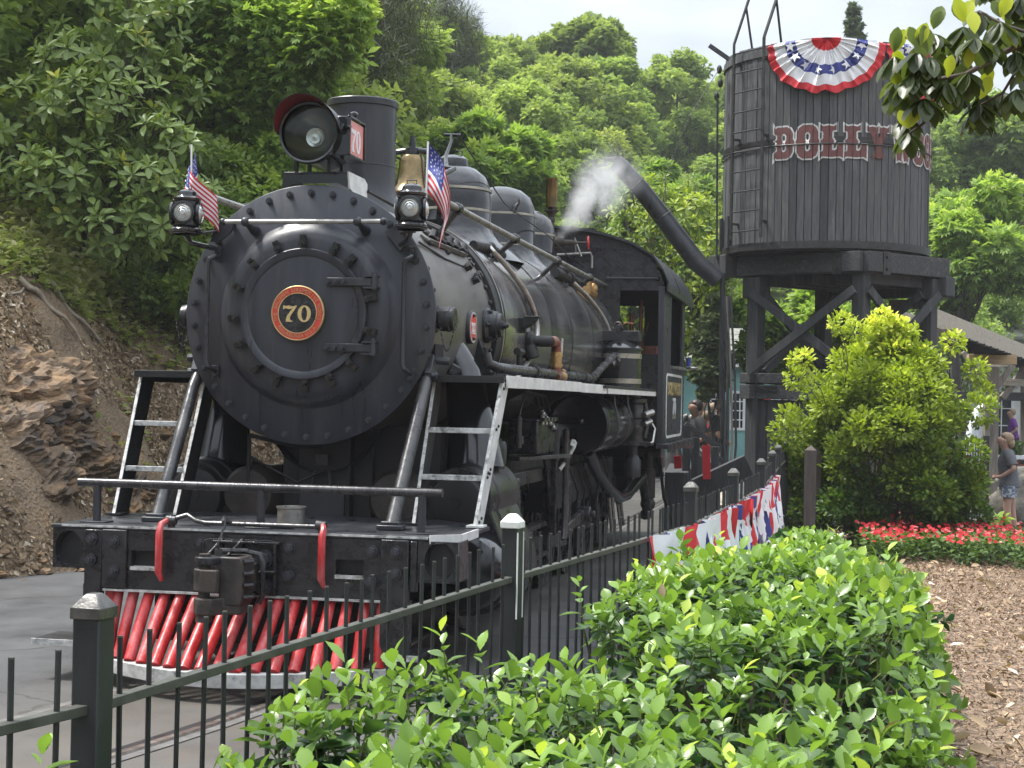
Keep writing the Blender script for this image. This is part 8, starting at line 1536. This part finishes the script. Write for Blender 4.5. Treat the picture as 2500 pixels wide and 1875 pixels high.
# ---------------------------------------------------------------- steam
sm = bpy.data.materials.new('steam'); t_ = nodes(sm); N = t_.nodes.new; K = t_.links.new; o_ = N('ShaderNodeOutputMaterial'); pv = N('ShaderNodeVolumePrincipled'); K(pv.outputs[0], o_.inputs['Volume']); pv.inputs['Color'].default_value = (.95, .95, .96, 1); pv.inputs['Anisotropy'].default_value = .2
tcn = N('ShaderNodeTexCoord'); nn_ = N('ShaderNodeTexNoise'); nn_.inputs['Scale'].default_value = 3.4; nn_.inputs['Detail'].default_value = 5; nn_.inputs['Distortion'].default_value = .8; K(tcn.outputs['Object'], nn_.inputs['Vector'])
rr_ = N('ShaderNodeMapRange'); rr_.inputs['From Min'].default_value = .40; rr_.inputs['From Max'].default_value = .68; rr_.inputs['To Max'].default_value = 8.; K(nn_.outputs[0], rr_.inputs[0]); nn_.inputs['Distortion'].default_value = .3; nn_.inputs['Scale'].default_value = 4.2; nn_.inputs['Roughness'].default_value = .65
ax3 = (Vector(at(1345, 352, 18.2))-Vector(at(1212, 505, 17.6))).normalized()
dt_ = N('ShaderNodeVectorMath'); dt_.operation = 'DOT_PRODUCT'; dt_.inputs[1].default_value = ax3; K(tcn.outputs['Object'], dt_.inputs[0]); sc3_ = N('ShaderNodeVectorMath'); sc3_.operation = 'SCALE'; sc3_.inputs[0].default_value = ax3; K(dt_.outputs['Value'], sc3_.inputs['Scale'])
sb_ = N('ShaderNodeVectorMath'); sb_.operation = 'SUBTRACT'; K(tcn.outputs['Object'], sb_.inputs[0]); K(sc3_.outputs[0], sb_.inputs[1]); ln_ = N('ShaderNodeVectorMath'); ln_.operation = 'LENGTH'; K(sb_.outputs[0], ln_.inputs[0])
wd_ = N('ShaderNodeMapRange'); wd_.inputs['From Max'].default_value = .8; wd_.inputs['To Min'].default_value = .08; wd_.inputs['To Max'].default_value = .42; K(dt_.outputs['Value'], wd_.inputs[0])
dv_ = N('ShaderNodeMath'); dv_.operation = 'DIVIDE'; K(ln_.outputs['Value'], dv_.inputs[0]); K(wd_.outputs[0], dv_.inputs[1]); fo_ = N('ShaderNodeMapRange'); fo_.interpolation_type = 'SMOOTHSTEP'; fo_.inputs['From Min'].default_value = 1.; fo_.inputs['From Max'].default_value = .1; K(dv_.outputs[0], fo_.inputs[0])
en_ = N('ShaderNodeMapRange'); en_.interpolation_type = 'SMOOTHSTEP'; en_.inputs['From Min'].default_value = 1.35; en_.inputs['From Max'].default_value = .8; K(dt_.outputs['Value'], en_.inputs[0])
m1_ = N('ShaderNodeMath'); m1_.operation = 'MULTIPLY'; K(rr_.outputs[0], m1_.inputs[0]); K(fo_.outputs[0], m1_.inputs[1]); m2_ = N('ShaderNodeMath'); m2_.operation = 'MULTIPLY'; K(m1_.outputs[0], m2_.inputs[0]); K(en_.outputs[0], m2_.inputs[1]); K(m2_.outputs[0], pv.inputs['Density'])
k = MB(); a_ = Vector(at(1212, 505, 17.6)); c0 = a_.copy(); k.tube([ax3*-.05, ax3*.2, ax3*.5, ax3*.8, ax3*1.1, ax3*1.38], [.07, .17, .30, .42, .46, .42], 20)
o = k.build('steam_plume', sm, None, 60, 0, c0); tag(o, 'thin white steam drifting up from behind the brass whistle', 'steam', kind='stuff')

# ---------------------------------------------------------------- air
hz = bpy.data.materials.new('haze'); t_ = nodes(hz); o_ = t_.nodes.new('ShaderNodeOutputMaterial'); pv = t_.nodes.new('ShaderNodeVolumePrincipled'); pv.inputs['Color'].default_value = (.90, .94, 1, 1); pv.inputs['Density'].default_value = .0006; t_.links.new(pv.outputs[0], o_.inputs['Volume'])
k = MB(); k.box((0, 215, 28), (560, 600, 60)); tag(k.build('haze', hz), kind='stuff')
